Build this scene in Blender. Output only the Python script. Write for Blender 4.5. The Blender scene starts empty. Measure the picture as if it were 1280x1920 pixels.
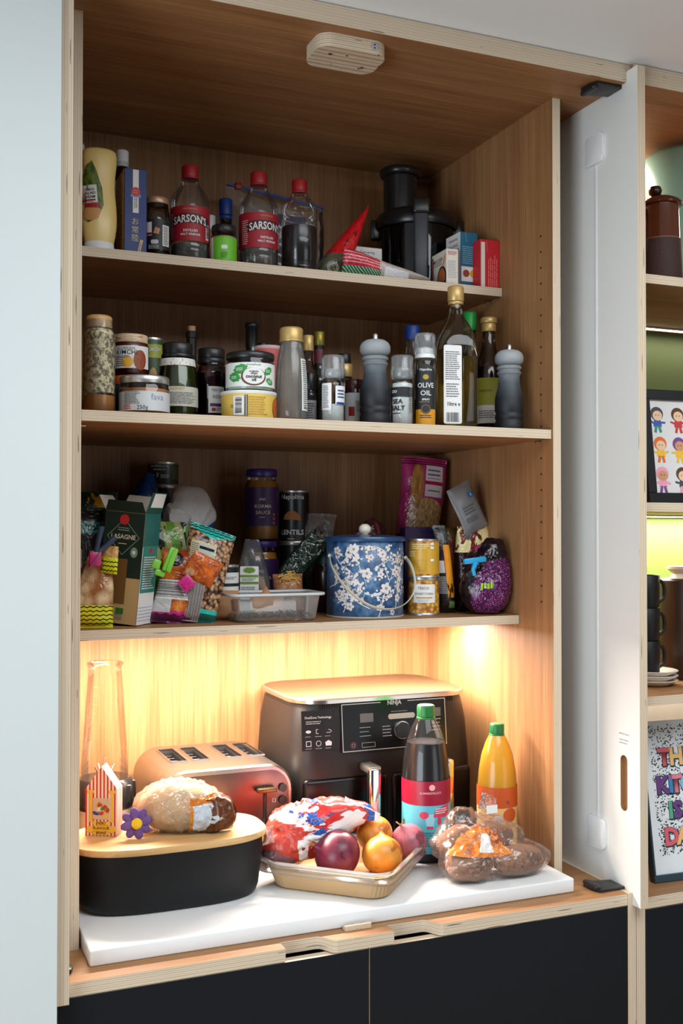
import bpy, bmesh, math, random
from mathutils import Vector, Matrix, noise
import numpy as np
SC = bpy.context.scene
COL = SC.collection
PI = math.pi

# ------------------------------------------------------------------ camera
CAM = (-0.2764, -1.7733, 0.6851); YAW, PITCH, ROLL, FPX = 0.3950, 0.0161, 0.0006, 1993.15
_f = Vector((math.sin(YAW)*math.cos(PITCH), math.cos(YAW)*math.cos(PITCH), math.sin(PITCH)))
_r = Vector((math.cos(YAW), -math.sin(YAW), 0)); _u = _r.cross(_f)
_r, _u = math.cos(ROLL)*_r + math.sin(ROLL)*_u, -math.sin(ROLL)*_r + math.cos(ROLL)*_u
camd = bpy.data.cameras.new('camera'); cam = bpy.data.objects.new('camera', camd); COL.objects.link(cam)
camd.sensor_fit = 'VERTICAL'; camd.sensor_height = 36; camd.lens = FPX/1920*36; camd.clip_start = .05
camd.dof.use_dof = True; camd.dof.focus_distance = 2.05; camd.dof.aperture_fstop = 6.3
cam.matrix_world = Matrix(((_r.x, _u.x, -_f.x, CAM[0]), (_r.y, _u.y, -_f.y, CAM[1]), (_r.z, _u.z, -_f.z, CAM[2]), (0, 0, 0, 1)))
SC.camera = cam
def at(u, v, y):
    """the point seen at photo pixel (u, v) that lies at depth y"""
    d = _f + _r*((u-640)/FPX) + _u*((960-v)/FPX)
    k = (y-CAM[1])/d.y
    return Vector(CAM) + d*k
def atz(u, v, z):
    d = _f + _r*((u-640)/FPX) + _u*((960-v)/FPX)
    return Vector(CAM) + d*((z-CAM[2])/d.z)
def ppm(x, y):
    """pixels per metre at a place in the room"""
    return FPX/((Vector((x, y, .7))-Vector(CAM)).dot(_f))
def face(x, y):
    """turn that makes a thing's front (-Y) look at where the photographer stood"""
    return math.atan2(CAM[0]-x, y-CAM[1])

# ------------------------------------------------------------------ world and large lights
W = bpy.data.worlds.new('room_light'); SC.world = W; W.use_nodes = True
W.node_tree.nodes['Background'].inputs[0].default_value = (.70, .84, 1.0, 1)
W.node_tree.nodes['Background'].inputs[1].default_value = .06
def area(name, loc, target, sx, sy, power, col):
    l = bpy.data.lights.new(name, 'AREA'); l.shape = 'RECTANGLE'; l.size = sx; l.size_y = sy; l.energy = power; l.color = col
    o = bpy.data.objects.new(name, l); COL.objects.link(o); o.location = loc
    o.rotation_euler = (Vector(target)-Vector(loc)).to_track_quat('-Z', 'Y').to_euler(); return o
area('window_light', (-2.5, -2.05, .10), (.5, -.1, .45), 1.9, 1.9, 78, (.80, .91, 1.0))
area('garden_door_light', (2.0, -3.2, .15), (.4, 0, .55), 1.4, 2.0, 14, (.88, .95, 1.0))
area('rooflight', (.75, -1.35, 1.574), (.75, -1.35, 0), 1.5, 1.0, 36, (.90, .96, 1.0))
SC.view_settings.view_transform = 'Standard'; SC.view_settings.look = 'None'
SC.view_settings.exposure = 0.0; SC.view_settings.gamma = 1.0; SC.view_settings.use_curve_mapping = False
SC.cycles.transparent_max_bounces = 18; SC.cycles.max_bounces = 8; SC.cycles.diffuse_bounces = 3
SC.cycles.glossy_bounces = 3; SC.cycles.transmission_bounces = 6; SC.cycles.caustics_reflective = False; SC.cycles.caustics_refractive = False
SC.cycles.sample_clamp_indirect = 4.0

# ------------------------------------------------------------------ colour and materials
def rgb(*c):
    if len(c) == 1:
        h = c[0].lstrip('#'); c = [int(h[i:i+2], 16) for i in (0, 2, 4)]
    return tuple(((x/255)/12.92 if x/255 <= .04045 else ((x/255+.055)/1.055)**2.4) for x in c)
MATS = {}
class G:
    """small node-graph helper"""
    def __init__(s, name):
        s.m = bpy.data.materials.new(name); s.m.use_nodes = True; s.t = s.m.node_tree; s.t.nodes.clear()
        s.out = s.t.nodes.new('ShaderNodeOutputMaterial')
    def n(s, typ, ins={}, **kw):
        x = s.t.nodes.new('ShaderNode'+typ)
        for k, v in kw.items(): setattr(x, k, v)
        for k, v in ins.items(): s.set(x.inputs[k], v)
        return x
    def set(s, sock, v):
        if isinstance(v, bpy.types.NodeSocket): s.t.links.new(v, sock)
        elif isinstance(v, (tuple, list)) and len(v) == 3 and sock.type == 'RGBA': sock.default_value = (*v, 1)
        else: sock.default_value = v
    def math(s, op, a, b=0.0, c=None):
        x = s.n('Math', operation=op); s.set(x.inputs[0], a); s.set(x.inputs[1], b)
        if c is not None: s.set(x.inputs[2], c)
        return x.outputs[0]
    def mix(s, f, a, b):
        x = s.n('Mix', data_type='RGBA'); s.set(x.inputs[0], f); s.set(x.inputs[6], a); s.set(x.inputs[7], b); return x.outputs[2]
    def coord(s, which='Object'): return s.n('TexCoord').outputs[which]
    def mapped(s, scale, which='Object', loc=(0, 0, 0), rot=(0, 0, 0)):
        return s.n('Mapping', {0: s.coord(which), 1: loc, 2: rot, 3: scale}).outputs[0]
    def noise(s, vec, scale, detail=3, rough=.55):
        return s.n('TexNoise', {'Vector': vec, 'Scale': scale, 'Detail': detail, 'Roughness': rough})
    def ramp(s, f, stops):
        x = s.n('ValToRGB'); s.set(x.inputs[0], f); e = x.color_ramp.elements
        e[0].position, e[0].color = stops[0][0], (*stops[0][1], 1); e[1].position, e[1].color = stops[-1][0], (*stops[-1][1], 1)
        for p, c in stops[1:-1]: k = e.new(p); k.color = (*c, 1)
        return x.outputs[0]
    def done(s, shader): s.t.links.new(shader, s.out.inputs[0]); return s.m
    def bsdf(s, **kw):
        b = s.n('BsdfPrincipled')
        for k, v in kw.items(): s.set(b.inputs[k.replace('_', ' ')], v)
        return b
def mat(name, col, rough=.5, metal=0, spec=.5, vary=.06, vscale=30, bump=0, bscale=60, coat=0, emit=0, sss=0):
    """plain painted / moulded surface with a little tonal variation"""
    if name in MATS: return MATS[name]
    g = G(name); nz = g.noise(g.coord(), vscale)
    dark = tuple(x*(1-vary) for x in col); lite = tuple(min(1, x*(1+vary)) for x in col)
    c = g.mix(nz.outputs[0], dark, lite)
    b = g.bsdf(Base_Color=c, Roughness=rough, Metallic=metal, Specular_IOR_Level=spec, Coat_Weight=coat)
    if emit: g.set(b.inputs['Emission Color'], col); b.inputs['Emission Strength'].default_value = emit
    if bump:
        n2 = g.noise(g.coord(), bscale, 4)
        g.set(b.inputs['Normal'], g.n('Bump', {'Strength': bump, 'Distance': .002, 'Height': n2.outputs[0]}).outputs[0])
    MATS[name] = g.done(b.outputs[0]); return MATS[name]
def film_bump(g, k):
    """sharp creases of crumpled film"""
    vo = g.n('TexVoronoi', {'Vector': g.n('Mapping', {0: g.n('Mix', {0: .25, 4: g.coord(), 5: g.noise(g.coord(), 18, 2).outputs[1]}, data_type='VECTOR').outputs[1], 3: (1, 1, 1)}).outputs[0], 'Scale': 34.0}, feature='DISTANCE_TO_EDGE')
    n2 = g.noise(g.coord(), 30, 3)
    h = g.math('ADD', g.math('MINIMUM', vo.outputs[0], .25), g.math('MULTIPLY', n2.outputs[0], .5))
    return g.n('Bump', {'Strength': k, 'Distance': .006, 'Height': h}).outputs[0]
def glass(name, tint=(.97, .98, .97), edge=.6, gloss=.9, rough=.03, haze=0.0, hazecol=(.8, .8, .8), crinkle=0):
    """thin-walled clear glass or plastic: tinted see-through wall with fresnel reflection; haze = milky scatter"""
    if name in MATS: return MATS[name]
    g = G(name); lw = g.n('LayerWeight', {0: .5})
    tcol = g.mix(g.math('POWER', lw.outputs['Facing'], 2.2), tint, tuple(x*edge for x in tint))
    tr = g.n('BsdfTransparent', {0: tcol}).outputs[0]
    gl = g.n('BsdfGlossy', {0: (1, 1, 1), 'Roughness': rough}).outputs[0]
    df = g.n('BsdfDiffuse', {0: hazecol}).outputs[0]
    nz = g.noise(g.coord(), 40)
    s1 = g.n('MixShader', {0: g.math('MULTIPLY', haze, g.math('ADD', nz.outputs[0], .5)), 1: tr, 2: df}).outputs[0]
    frn = g.n('Fresnel', {0: 1.45}); fr = frn.outputs[0]
    if crinkle: cr = film_bump(g, crinkle); g.set(frn.inputs[1], cr); g.set(gl.node.inputs['Normal'], cr)
    MATS[name] = g.done(g.n('MixShader', {0: g.math('MULTIPLY', fr, gloss), 1: s1, 2: gl}).outputs[0]); return MATS[name]
def wood(name, axis, light, dark, scale=1.0, rough=.5):
    """oak veneer; axis = the direction the grain runs"""
    if name in MATS: return MATS[name]
    g = G(name); st = [42*scale]*3; st[axis] = .8*scale
    fine = [330*scale]*3; fine[axis] = 7*scale
    a = g.noise(g.mapped(st), 1.0, 4, .6); b_ = g.noise(g.mapped(fine), 1.0, 2, .5)
    big = g.noise(g.mapped([x*.16 for x in st]), 1.0, 2)
    f = g.math('ADD', g.math('MULTIPLY', a.outputs[0], .45), g.math('ADD', g.math('MULTIPLY', b_.outputs[0], .40), g.math('MULTIPLY', big.outputs[0], .28)))
    c = g.ramp(f, [(.40, dark), (.58, tuple((x+y)/2 for x, y in zip(light, dark))), (.72, light)])
    b = g.bsdf(Base_Color=c, Roughness=rough, Specular_IOR_Level=.35)
    g.set(b.inputs['Normal'], g.n('Bump', {'Strength': .12, 'Distance': .0008, 'Height': b_.outputs[0]}).outputs[0])
    MATS[name] = g.done(b.outputs[0]); return MATS[name]
def plymat(name, light, dark, plies=6.5):
    """birch plywood edge; UV v runs across the board's thickness, u along it in metres"""
    if name in MATS: return MATS[name]
    g = G(name); uv = g.coord('UV'); sx = g.n('SeparateXYZ', {0: uv})
    wob = g.noise(g.n('Mapping', {0: uv, 3: (3, .6, 1)}).outputs[0], 1.0, 3)
    v = g.math('ADD', g.math('MULTIPLY', sx.outputs[1], plies), g.math('MULTIPLY', wob.outputs[0], .12))
    tri = g.math('ABSOLUTE', g.math('SUBTRACT', g.math('FRACT', v), .5))
    streak = g.noise(g.n('Mapping', {0: uv, 3: (3, 22, 1)}).outputs[0], 1.0, 4, .65)
    line = g.math('LESS_THAN', tri, g.math('MULTIPLY', streak.outputs[0], .26))
    alt = g.math('GREATER_THAN', g.math('FRACT', g.math('MULTIPLY', v, .5)), .5)
    base = g.mix(g.math('MULTIPLY', alt, .45), light, tuple(x*.62+y*.38 for x, y in zip(light, dark)))
    base = g.mix(g.math('MULTIPLY', streak.outputs[0], .35), base, dark)
    c = g.mix(g.math('MULTIPLY', line, .62), base, dark)
    knot = g.noise(g.n('Mapping', {0: uv, 3: (11, 7.0, 1), 1: (3.3, 1.2, 0)}).outputs[0], 1.0, 1)
    c = g.mix(g.math('GREATER_THAN', knot.outputs[0], .735), c, tuple(x*.25 for x in dark))
    MATS[name] = g.done(g.bsdf(Base_Color=c, Roughness=.62).outputs[0]); return MATS[name]
def mask(g, sx, m):
    u, v = sx
    k = m[0]
    if k == 'rect':
        a = g.math('MULTIPLY', g.math('GREATER_THAN', u, m[1]), g.math('LESS_THAN', u, m[3]))
        b = g.math('MULTIPLY', g.math('GREATER_THAN', v, m[2]), g.math('LESS_THAN', v, m[4]))
        return g.math('MULTIPLY', a, b)
    if k == 'ell':
        a = g.math('POWER', g.math('DIVIDE', g.math('SUBTRACT', u, m[1]), m[3]), 2.0)
        b = g.math('POWER', g.math('DIVIDE', g.math('SUBTRACT', v, m[2]), m[4]), 2.0)
        return g.math('LESS_THAN', g.math('ADD', a, b), 1.0)
    if k in ('zig', 'zigabove', 'zigbelow'):
        tri = g.math('PINGPONG', g.math('MULTIPLY', u, m[3]), .5)
        d = g.math('SUBTRACT', v, g.math('ADD', m[1], g.math('MULTIPLY', tri, m[2])))
        if k == 'zig': return g.math('LESS_THAN', g.math('ABSOLUTE', d), m[4])
        return g.math('GREATER_THAN' if k == 'zigabove' else 'LESS_THAN', d, 0.0)
    if k == 'noise':
        vec = g.n('CombineXYZ', {0: u, 1: v}).outputs[0]
        return g.math('GREATER_THAN', g.noise(vec, m[1], 4).outputs[0], m[2])
    if k == 'stripes':
        return g.math('LESS_THAN', g.math('FRACT', g.math('MULTIPLY', (u, v)[m[1]], m[2])), m[3])
    if k == 'bars':
        vec = g.n('CombineXYZ', {(0, 1)[m[1]]: g.math('MULTIPLY', (u, v)[m[1]], m[2])}).outputs[0]
        return g.math('GREATER_THAN', g.noise(vec, 1.0, 3, .8).outputs[0], .5)
    if k == 'diag':
        return g.math('LESS_THAN', g.math('FRACT', g.math('ADD', g.math('MULTIPLY', u, m[1]), g.math('MULTIPLY', v, m[2]))), m[3])
    if k == 'spots':
        vec = g.n('CombineXYZ', {0: g.math('MULTIPLY', u, m[1]), 1: g.math('MULTIPLY', v, m[2])}).outputs[0]
        return g.math('LESS_THAN', g.n('TexVoronoi', {'Vector': vec, 'Scale': 1.0}).outputs[0], m[3])
    if k == 'and': return g.math('MULTIPLY', mask(g, sx, m[1]), mask(g, sx, m[2]))
    if k == 'not': return g.math('SUBTRACT', 1.0, mask(g, sx, m[1]))
def colour(g, sx, c):
    if not isinstance(c[0], str): return c
    k = c[0]; sc = c[3] if isinstance(c[3], tuple) else (c[3], c[3])
    vec = g.n('CombineXYZ', {0: g.math('MULTIPLY', sx[0], sc[0]), 1: g.math('MULTIPLY', sx[1], sc[1])}).outputs[0]
    if k == 'noise': return g.ramp(g.noise(vec, 1.0, 4).outputs[0], [(.35, c[1]), (.65, c[2])])
    if k == 'cells':
        vo = g.n('TexVoronoi', {'Vector': vec, 'Scale': 1.0})
        return g.ramp(vo.outputs[0], [(.05, c[2]), (.75, c[1])])
    if k == 'edge':
        vo = g.n('TexVoronoi', {'Vector': vec, 'Scale': 1.0}, feature='DISTANCE_TO_EDGE')
        return g.ramp(vo.outputs[0], [(.03, c[1]), (.22, c[2])])
def prn(name, base, layers, rough=.4, bump=0, metal=0, spec=.5, coat=0, film=0):
    """printed surface: flat print zones in UV space on paper, card, tin or film (film = how see-through the base is)"""
    if name in MATS: return MATS[name]
    g = G(name); s = g.n('SeparateXYZ', {0: g.coord('UV')}); sx = (s.outputs[0], s.outputs[1])
    c = colour(g, sx, base); op = None
    for m, col in layers:
        k = mask(g, sx, m)
        c = g.mix(k, c, colour(g, sx, col))
        if film: op = k if op is None else g.math('MAXIMUM', op, k)
    b = g.bsdf(Base_Color=c, Roughness=rough, Metallic=metal, Specular_IOR_Level=spec, Coat_Weight=coat)
    if bump: crb = film_bump(g, bump); g.set(b.inputs['Normal'], crb)
    sh = b.outputs[0]
    if film:
        tr = g.n('BsdfTransparent', {0: (.95, .95, .95)}).outputs[0]
        gl = g.n('BsdfGlossy', {0: (1, 1, 1), 'Roughness': .12}).outputs[0]
        fz = g.n('Fresnel', {0: 1.5})
        if bump: g.set(fz.inputs[1], crb); g.set(gl.node.inputs['Normal'], crb)
        clear = g.n('MixShader', {0: g.math('ADD', g.math('MULTIPLY', fz.outputs[0], .6), .03), 1: tr, 2: gl}).outputs[0]
        if op is None: op = 0.0
        sh = g.n('MixShader', {0: g.math('MAXIMUM', op, 1-film), 1: clear, 2: sh}).outputs[0]
    MATS[name] = g.done(sh); return MATS[name]

# ------------------------------------------------------------------ mesh helpers
def fin(name, bm, m, parent=None, smooth=None, label=None, recalc=True):
    if recalc: bmesh.ops.recalc_face_normals(bm, faces=bm.faces)
    me = bpy.data.meshes.new(name); bm.to_mesh(me); bm.free()
    return ob(name, me, m, parent, smooth, label)
def ob(name, me, m, parent=None, smooth=None, label=None):
    for x in (m if isinstance(m, (list, tuple)) else [m]): me.materials.append(x)
    o = bpy.data.objects.new(name, me); COL.objects.link(o)
    if parent is not None: o.parent = parent
    if smooth is not None:
        me.shade_smooth()
        if smooth < 180: me.set_sharp_from_angle(angle=math.radians(smooth))
    if label: o['label'] = label
    return o
def tag(o, label, cat, group=None):
    o['label'] = label; o['category'] = cat
    if group: o['group'] = group
    return o
def thing(name, label, cat, loc=(0, 0, 0), rz=0, group=None, rot=None):
    o = bpy.data.objects.new(name, None); COL.objects.link(o); o.empty_display_size = .03
    o.location = loc; o.rotation_euler = rot if rot else (0, 0, rz)
    return tag(o, label, cat, group)
def struct(o): o['kind'] = 'structure'; return o
def stuff(o): o['kind'] = 'stuff'; return o
def uvl(bm): return bm.loops.layers.uv.verify()
def lathe(prof, seg=36, cap=True, bm=None, a0=0, a1=1, sx=1, sy=1, squash=None):
    """surface of revolution; u = turn fraction with .5 at the front, v = 0..1 up the profile"""
    bm = bm or bmesh.new(); L = uvl(bm); full = (a1-a0) > .999
    n = len(prof); z0, z1 = min(p[1] for p in prof), max(p[1] for p in prof); rings = []
    cols = seg if full else seg+1
    for r, z in prof:
        ring = []
        for i in range(cols):
            a = -PI/2 + (a0+(a1-a0)*i/seg-.5)*2*PI; c, s_ = math.cos(a), math.sin(a)
            if squash: c = math.copysign(abs(c)**squash, c); s_ = math.copysign(abs(s_)**squash, s_)
            ring.append(bm.verts.new((r*sx*c, r*sy*s_, z)))
        rings.append(ring)
    for j in range(n-1):
        for i in range(seg):
            i2 = (i+1) % cols
            f = bm.faces.new((rings[j][i], rings[j][i2], rings[j+1][i2], rings[j+1][i]))
            us = (a0+(a1-a0)*i/seg, a0+(a1-a0)*(i+1)/seg); vs = ((prof[j][1]-z0)/max(1e-6, z1-z0), (prof[j+1][1]-z0)/max(1e-6, z1-z0))
            for lp, q in zip(f.loops, ((us[0], vs[0]), (us[1], vs[0]), (us[1], vs[1]), (us[0], vs[1]))): lp[L].uv = q
    if cap and full:
        for ring, p in ((rings[0], prof[0]), (rings[-1], prof[-1])):
            if p[0] > 1e-5:
                f = bm.faces.new(ring if ring is rings[-1] else ring[::-1])
                for lp in f.loops: lp[L].uv = (.5+lp.vert.co.x/p[0]*.5, .5+lp.vert.co.y/p[0]*.5)
    if not full or True: bmesh.ops.remove_doubles(bm, verts=bm.verts, dist=1e-6)
    return bm
def box(x0, x1, y0, y1, z0, z1, bev=0, seg=2, bm=None):
    own = bm is None; bm = bm or bmesh.new(); L = uvl(bm)
    v = [bm.verts.new((x, y, z)) for z in (z0, z1) for y in (y0, y1) for x in (x0, x1)]
    fs = []
    for idx in ((0, 1, 5, 4), (1, 3, 7, 5), (3, 2, 6, 7), (2, 0, 4, 6), (4, 5, 7, 6), (2, 3, 1, 0)):
        f = bm.faces.new([v[i] for i in idx]); fs.append(f)
        for lp, q in zip(f.loops, ((0, 0), (1, 0), (1, 1), (0, 1))): lp[L].uv = q
    if bev: bmesh.ops.bevel(bm, geom=list({e for f in fs for e in f.edges}), offset=bev, segments=seg, profile=.5, affect='EDGES')
    return bm
def prism(pts, z0, z1, bm=None, bev=0, taper=1.0, seg=2):
    """outline (x, y) extruded in z"""
    bm = bm or bmesh.new(); L = uvl(bm); n = len(pts)
    cx = sum(p[0] for p in pts)/n; cy = sum(p[1] for p in pts)/n
    a = [bm.verts.new((x, y, z0)) for x, y in pts]; b = [bm.verts.new((cx+(x-cx)*taper, cy+(y-cy)*taper, z1)) for x, y in pts]
    lo = bm.faces.new(a[::-1]); hi = bm.faces.new(b); s = 0
    xs = [p[0] for p in pts]; ys = [p[1] for p in pts]
    for f in (lo, hi):
        for lp in f.loops:
            lp[L].uv = ((lp.vert.co.x-min(xs))/(max(xs)-min(xs)), (lp.vert.co.y-min(ys))/(max(ys)-min(ys)))
    for i in range(n):
        j = (i+1) % n; f = bm.faces.new((a[i], a[j], b[j], b[i])); d = math.dist(pts[i], pts[j])
        for lp, q in zip(f.loops, ((s, 0), (s+d, 0), (s+d, 1), (s, 1))): lp[L].uv = q
        s += d
    if bev: bmesh.ops.bevel(bm, geom=list(set(hi.edges) | set(lo.edges)), offset=bev, segments=seg, profile=.5, affect='EDGES')
    return bm
def rrect(x0, x1, y0, y1, r, n=6):
    p = []
    for cx, cy, a in ((x1-r, y0+r, -PI/2), (x1-r, y1-r, 0), (x0+r, y1-r, PI/2), (x0+r, y0+r, PI)):
        for k in range(n+1): t = a+PI/2*k/n; p.append((cx+r*math.cos(t), cy+r*math.sin(t)))
    return p
def superell(a, b, e=4, n=48): return [(a*math.copysign(abs(math.cos(t))**(2/e), math.cos(t)), b*math.copysign(abs(math.sin(t))**(2/e), math.sin(t))) for t in [2*PI*k/n for k in range(n)]]
def tube(pts, r, seg=8, closed=False, bm=None, flat=None, ref=None):
    """round (or flat = (half-width, half-thickness)) section swept along points"""
    bm = bm or bmesh.new(); P_ = [Vector(p) for p in pts]; n = len(P_); rings = []
    prev = None
    for i in range(n):
        t = (P_[(i+1) % n]-P_[i-1]) if closed else (P_[min(i+1, n-1)]-P_[max(i-1, 0)])
        t.normalize()
        if prev is None:
            a = Vector(ref) if ref else (Vector((0, 0, 1)) if abs(t.z) < .9 else Vector((1, 0, 0)))
        else: a = prev
        a = (a-t*a.dot(t)).normalized(); b = t.cross(a); prev = a
        rr = r[i] if isinstance(r, (list, tuple)) else r
        ring = []
        for k in range(seg):
            th = 2*PI*k/seg
            if flat: q = P_[i]+a*(flat[0]*math.cos(th))+b*(flat[1]*math.sin(th))
            else: q = P_[i]+(a*math.cos(th)+b*math.sin(th))*rr
            ring.append(bm.verts.new(q))
        rings.append(ring)
    m = n if closed else n-1
    for i in range(m):
        A, B = rings[i], rings[(i+1) % n]
        for k in range(seg): bm.faces.new((A[k], A[(k+1) % seg], B[(k+1) % seg], B[k]))
    if not closed: bm.faces.new(rings[0][::-1]); bm.faces.new(rings[-1])
    return bm
def smoothpath(pts, n=6):
    P_ = [Vector(p) for p in pts]; out = []
    for i in range(len(P_)-1):
        p0, p1, p2, p3 = P_[max(i-1, 0)], P_[i], P_[i+1], P_[min(i+2, len(P_)-1)]
        for k in range(n):
            t = k/n; out.append(.5*((2*p1)+(p2-p0)*t+(2*p0-5*p1+4*p2-p3)*t*t+(3*p1-p0-3*p2+p3)*t**3))
    return out+[P_[-1]]
def blob(rx, ry, rz, amp=.06, freq=2.0, seed=0, sub=4, fn=None):
    bm = bmesh.new(); bmesh.ops.create_icosphere(bm, subdivisions=sub, radius=1)
    for v in bm.verts:
        d = v.co.normalized(); k = 1+amp*noise.fractal(d*freq+Vector((seed*7.1, seed*3.3, seed)), 1.0, 2.0, 3)
        v.co = Vector((d.x*rx, d.y*ry, d.z*rz))*k
        if fn: v.co = fn(v.co, d)
    return bm
def pillow(w, h, t, nx=26, ny=34, wr=.006, seed=0, seam=.03, p=2.5, warp=None, wf=14, edge=0.0):
    """a filled bag: two sheets sealed round the edge; front is -Y; UV 0..1 across the front and the back"""
    bm = bmesh.new(); L = uvl(bm); g = {}
    sd = Vector((seed*3.7, seed*1.9, seed*5.3))
    for sgn in (-1, 1):
        for j in range(ny+1):
            for i in range(nx+1):
                u, v = i/nx, j/ny
                eu = max(0, 1-abs(2*u-1)**p); vv = min(1, max(0, (v-seam)/(1-2*seam))); ev = max(0, 1-abs(2*vv-1)**(p+1))
                th = t/2*(eu**.5)*(ev**.5)
                x, z = (u-.5)*w, v*h
                q = Vector((x, z, sgn*.03))*wf+sd
                k = noise.noise(q)*wr+abs(noise.noise(q*2.1))*wr*.8
                bor = min(u, 1-u, v, 1-v)
                y = sgn*th + k*min(1, bor*8+.15)
                x2 = x*(1-edge*eu*0)+noise.noise(Vector((0, z, 1))*9+sd)*wr*1.2*(1 if abs(u-.5) > .3 else .3)
                z2 = z+noise.noise(Vector((x, 2, 1))*9+sd)*wr*.8
                if bor < 1e-6 and sgn == 1: g[(1, i, j)] = g[(-1, i, j)]; continue
                if bor < 1e-6: y = k*.6
                co = Vector((x2, y, z2))
                if warp: co = warp(co, u, v)
                g[(sgn, i, j)] = bm.verts.new(co)
    for sgn in (-1, 1):
        for j in range(ny):
            for i in range(nx):
                q = [g[(sgn, i, j)], g[(sgn, i+1, j)], g[(sgn, i+1, j+1)], g[(sgn, i, j+1)]]; uvq = [(i/nx, j/ny), ((i+1)/nx, j/ny), ((i+1)/nx, (j+1)/ny), (i/nx, (j+1)/ny)]
                if sgn == 1: q = q[::-1]; uvq = uvq[::-1]
                try: f = bm.faces.new(q)
                except ValueError: continue
                for lp, qq in zip(f.loops, uvq): lp[L].uv = qq
    return bm
def wrapfilm(ells, margin=.006, crinkle=.006, seed=0, sub=5, zmin=.0008, center=None, freq=26, soft=18, fn=None, hug=.0):
    """thin film drawn round a heap of ellipsoids [(centre, radii)], resting on z = 0"""
    bm = bmesh.new(); bmesh.ops.create_icosphere(bm, subdivisions=sub, radius=1); L = uvl(bm)
    C0 = Vector(center) if center else sum((Vector(e[0]) for e in ells), Vector())/len(ells)
    sd = Vector((seed*2.3, seed*5.1, seed*.7))
    dirs = np.array([v.co.normalized()[:] for v in bm.verts]); k_ = np.arange(900)+.5
    th, ph = np.arccos(1-2*k_/900), PI*(1+5**.5)*k_
    nrm = np.stack([np.cos(ph)*np.sin(th), np.sin(ph)*np.sin(th), np.cos(th)], 1)
    hsup = np.max([nrm@np.array((Vector(c)-C0)[:])+np.sqrt(((nrm*np.array(r))**2).sum(1)) for c, r in ells], 0)
    dn = dirs@nrm.T; hull = np.where(dn > .02, hsup/np.maximum(dn, .02), 9).min(1)      # the tight skin round the whole heap
    ex = np.zeros(len(dirs))                                                            # and how far the things themselves reach
    for c, r in ells:
        o = -np.array((Vector(c)-C0)[:])/np.array(r); q = dirs/np.array(r); A_, B_, C_ = (q*q).sum(1), (q*o).sum(1), (o*o).sum()-1; D_ = B_*B_-A_*C_
        ex = np.maximum(ex, np.where(D_ > 0, (-B_+np.sqrt(np.maximum(D_, 0)))/A_, 0))
    rad_ = hull*(1-hug)+np.maximum(ex, hull*.7)*hug
    for i_, v in enumerate(bm.verts):
        d = v.co.normalized(); s = float(rad_[i_])+margin
        q = d*freq*.25+sd; k = abs(noise.noise(q))*1.6+abs(noise.noise(q*2.3))*.9-.7
        co = C0+d*(s+crinkle*k)
        if fn: co = fn(co, d)
        co.z = max(co.z, zmin+abs(noise.noise(co*40))*.001); v.co = co
    for f in bm.faces:
        for lp in f.loops:
            d = (lp.vert.co-C0).normalized(); lp[L].uv = (.5+math.atan2(d.x, -d.y)/(2*PI), .5+math.asin(max(-1, min(1, d.z)))/PI)
    return bm

def facetbag(ells, jit=.010, seed=0, zmin=.0008):
    """stiff crumpled bag: broad flat facets meeting in sharp creases"""
    bm = wrapfilm(ells, .002, .0, seed, 5, zmin); R_ = random.Random(seed)
    C0 = sum((Vector(e[0]) for e in ells), Vector())/len(ells)
    cs = [Vector((R_.gauss(0, 1), R_.gauss(0, 1), R_.gauss(0, 1))).normalized() for _ in range(46)]; hs_ = [R_.uniform(-1, 1) for _ in cs]; tl = [Vector((R_.uniform(-1, 1), R_.uniform(-1, 1), R_.uniform(-1, 1))) for _ in cs]
    for v in bm.verts:
        d = (v.co-C0).normalized(); w = sorted(((d-c).length, k) for k, c in enumerate(cs))[:3]
        s_ = sum(1/(a+.02)**7 for a, _ in w); h = sum((hs_[k]+3.5*(d-cs[k]).dot(tl[k]))/(a+.02)**7 for a, k in w)/s_
        v.co += d*jit*h; v.co.z = max(v.co.z, zmin)
    return bm

# ------------------------------------------------------------------ lettering
def textmesh(body, size=.01, bold=0.0, align='CENTER', space=1.0, sx=1.0, depth=0.0):
    cu = bpy.data.curves.new('t', 'FONT'); cu.body = body; cu.size = size; cu.align_x = align; cu.align_y = 'CENTER'
    cu.offset = bold*size; cu.space_character = space; cu.resolution_u = 2; cu.extrude = depth
    o = bpy.data.objects.new('t', cu); me = bpy.data.meshes.new_from_object(o)
    bpy.data.objects.remove(o); bpy.data.curves.remove(cu)
    bm = bmesh.new(); bm.from_mesh(me); bpy.data.meshes.remove(me)
    if sx != 1:
        for v in bm.verts: v.co.x *= sx
    return bm
def lines(w, h, n, seed=0, thick=.45, ragged=.25):
    """rows of unreadable small print as thin bars, centred"""
    bm = bmesh.new(); R = random.Random(seed); p = h/n
    for k in range(n):
        x = -w/2; y = h/2-p*(k+.5); end = w/2-R.random()*w*ragged
        while x < end:
            l = min(end-x, R.uniform(.08, .3)*w)
            vs = [bm.verts.new(q) for q in ((x, y-p*thick/2, 0), (x+l, y-p*thick/2, 0), (x+l, y+p*thick/2, 0), (x, y+p*thick/2, 0))]; bm.faces.new(vs); x += l+w*.025
    return bm
def barcode(w, h, n=22, seed=0):
    bm = bmesh.new(); R = random.Random(seed); x = -w/2
    while x < w/2:
        l = R.choice((.6, 1, 1.6))*w/n/1.6; l = min(l, w/2-x)
        vs = [bm.verts.new(q) for q in ((x, -h/2, 0), (x+l, -h/2, 0), (x+l, h/2, 0), (x, h/2, 0))]; bm.faces.new(vs); x += l+R.choice((.6, 1, 1.4))*w/n/1.6
    return bm
def shape2(pts):
    bm = bmesh.new(); bm.faces.new([bm.verts.new((x, y, 0)) for x, y in pts]); return bm
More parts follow.
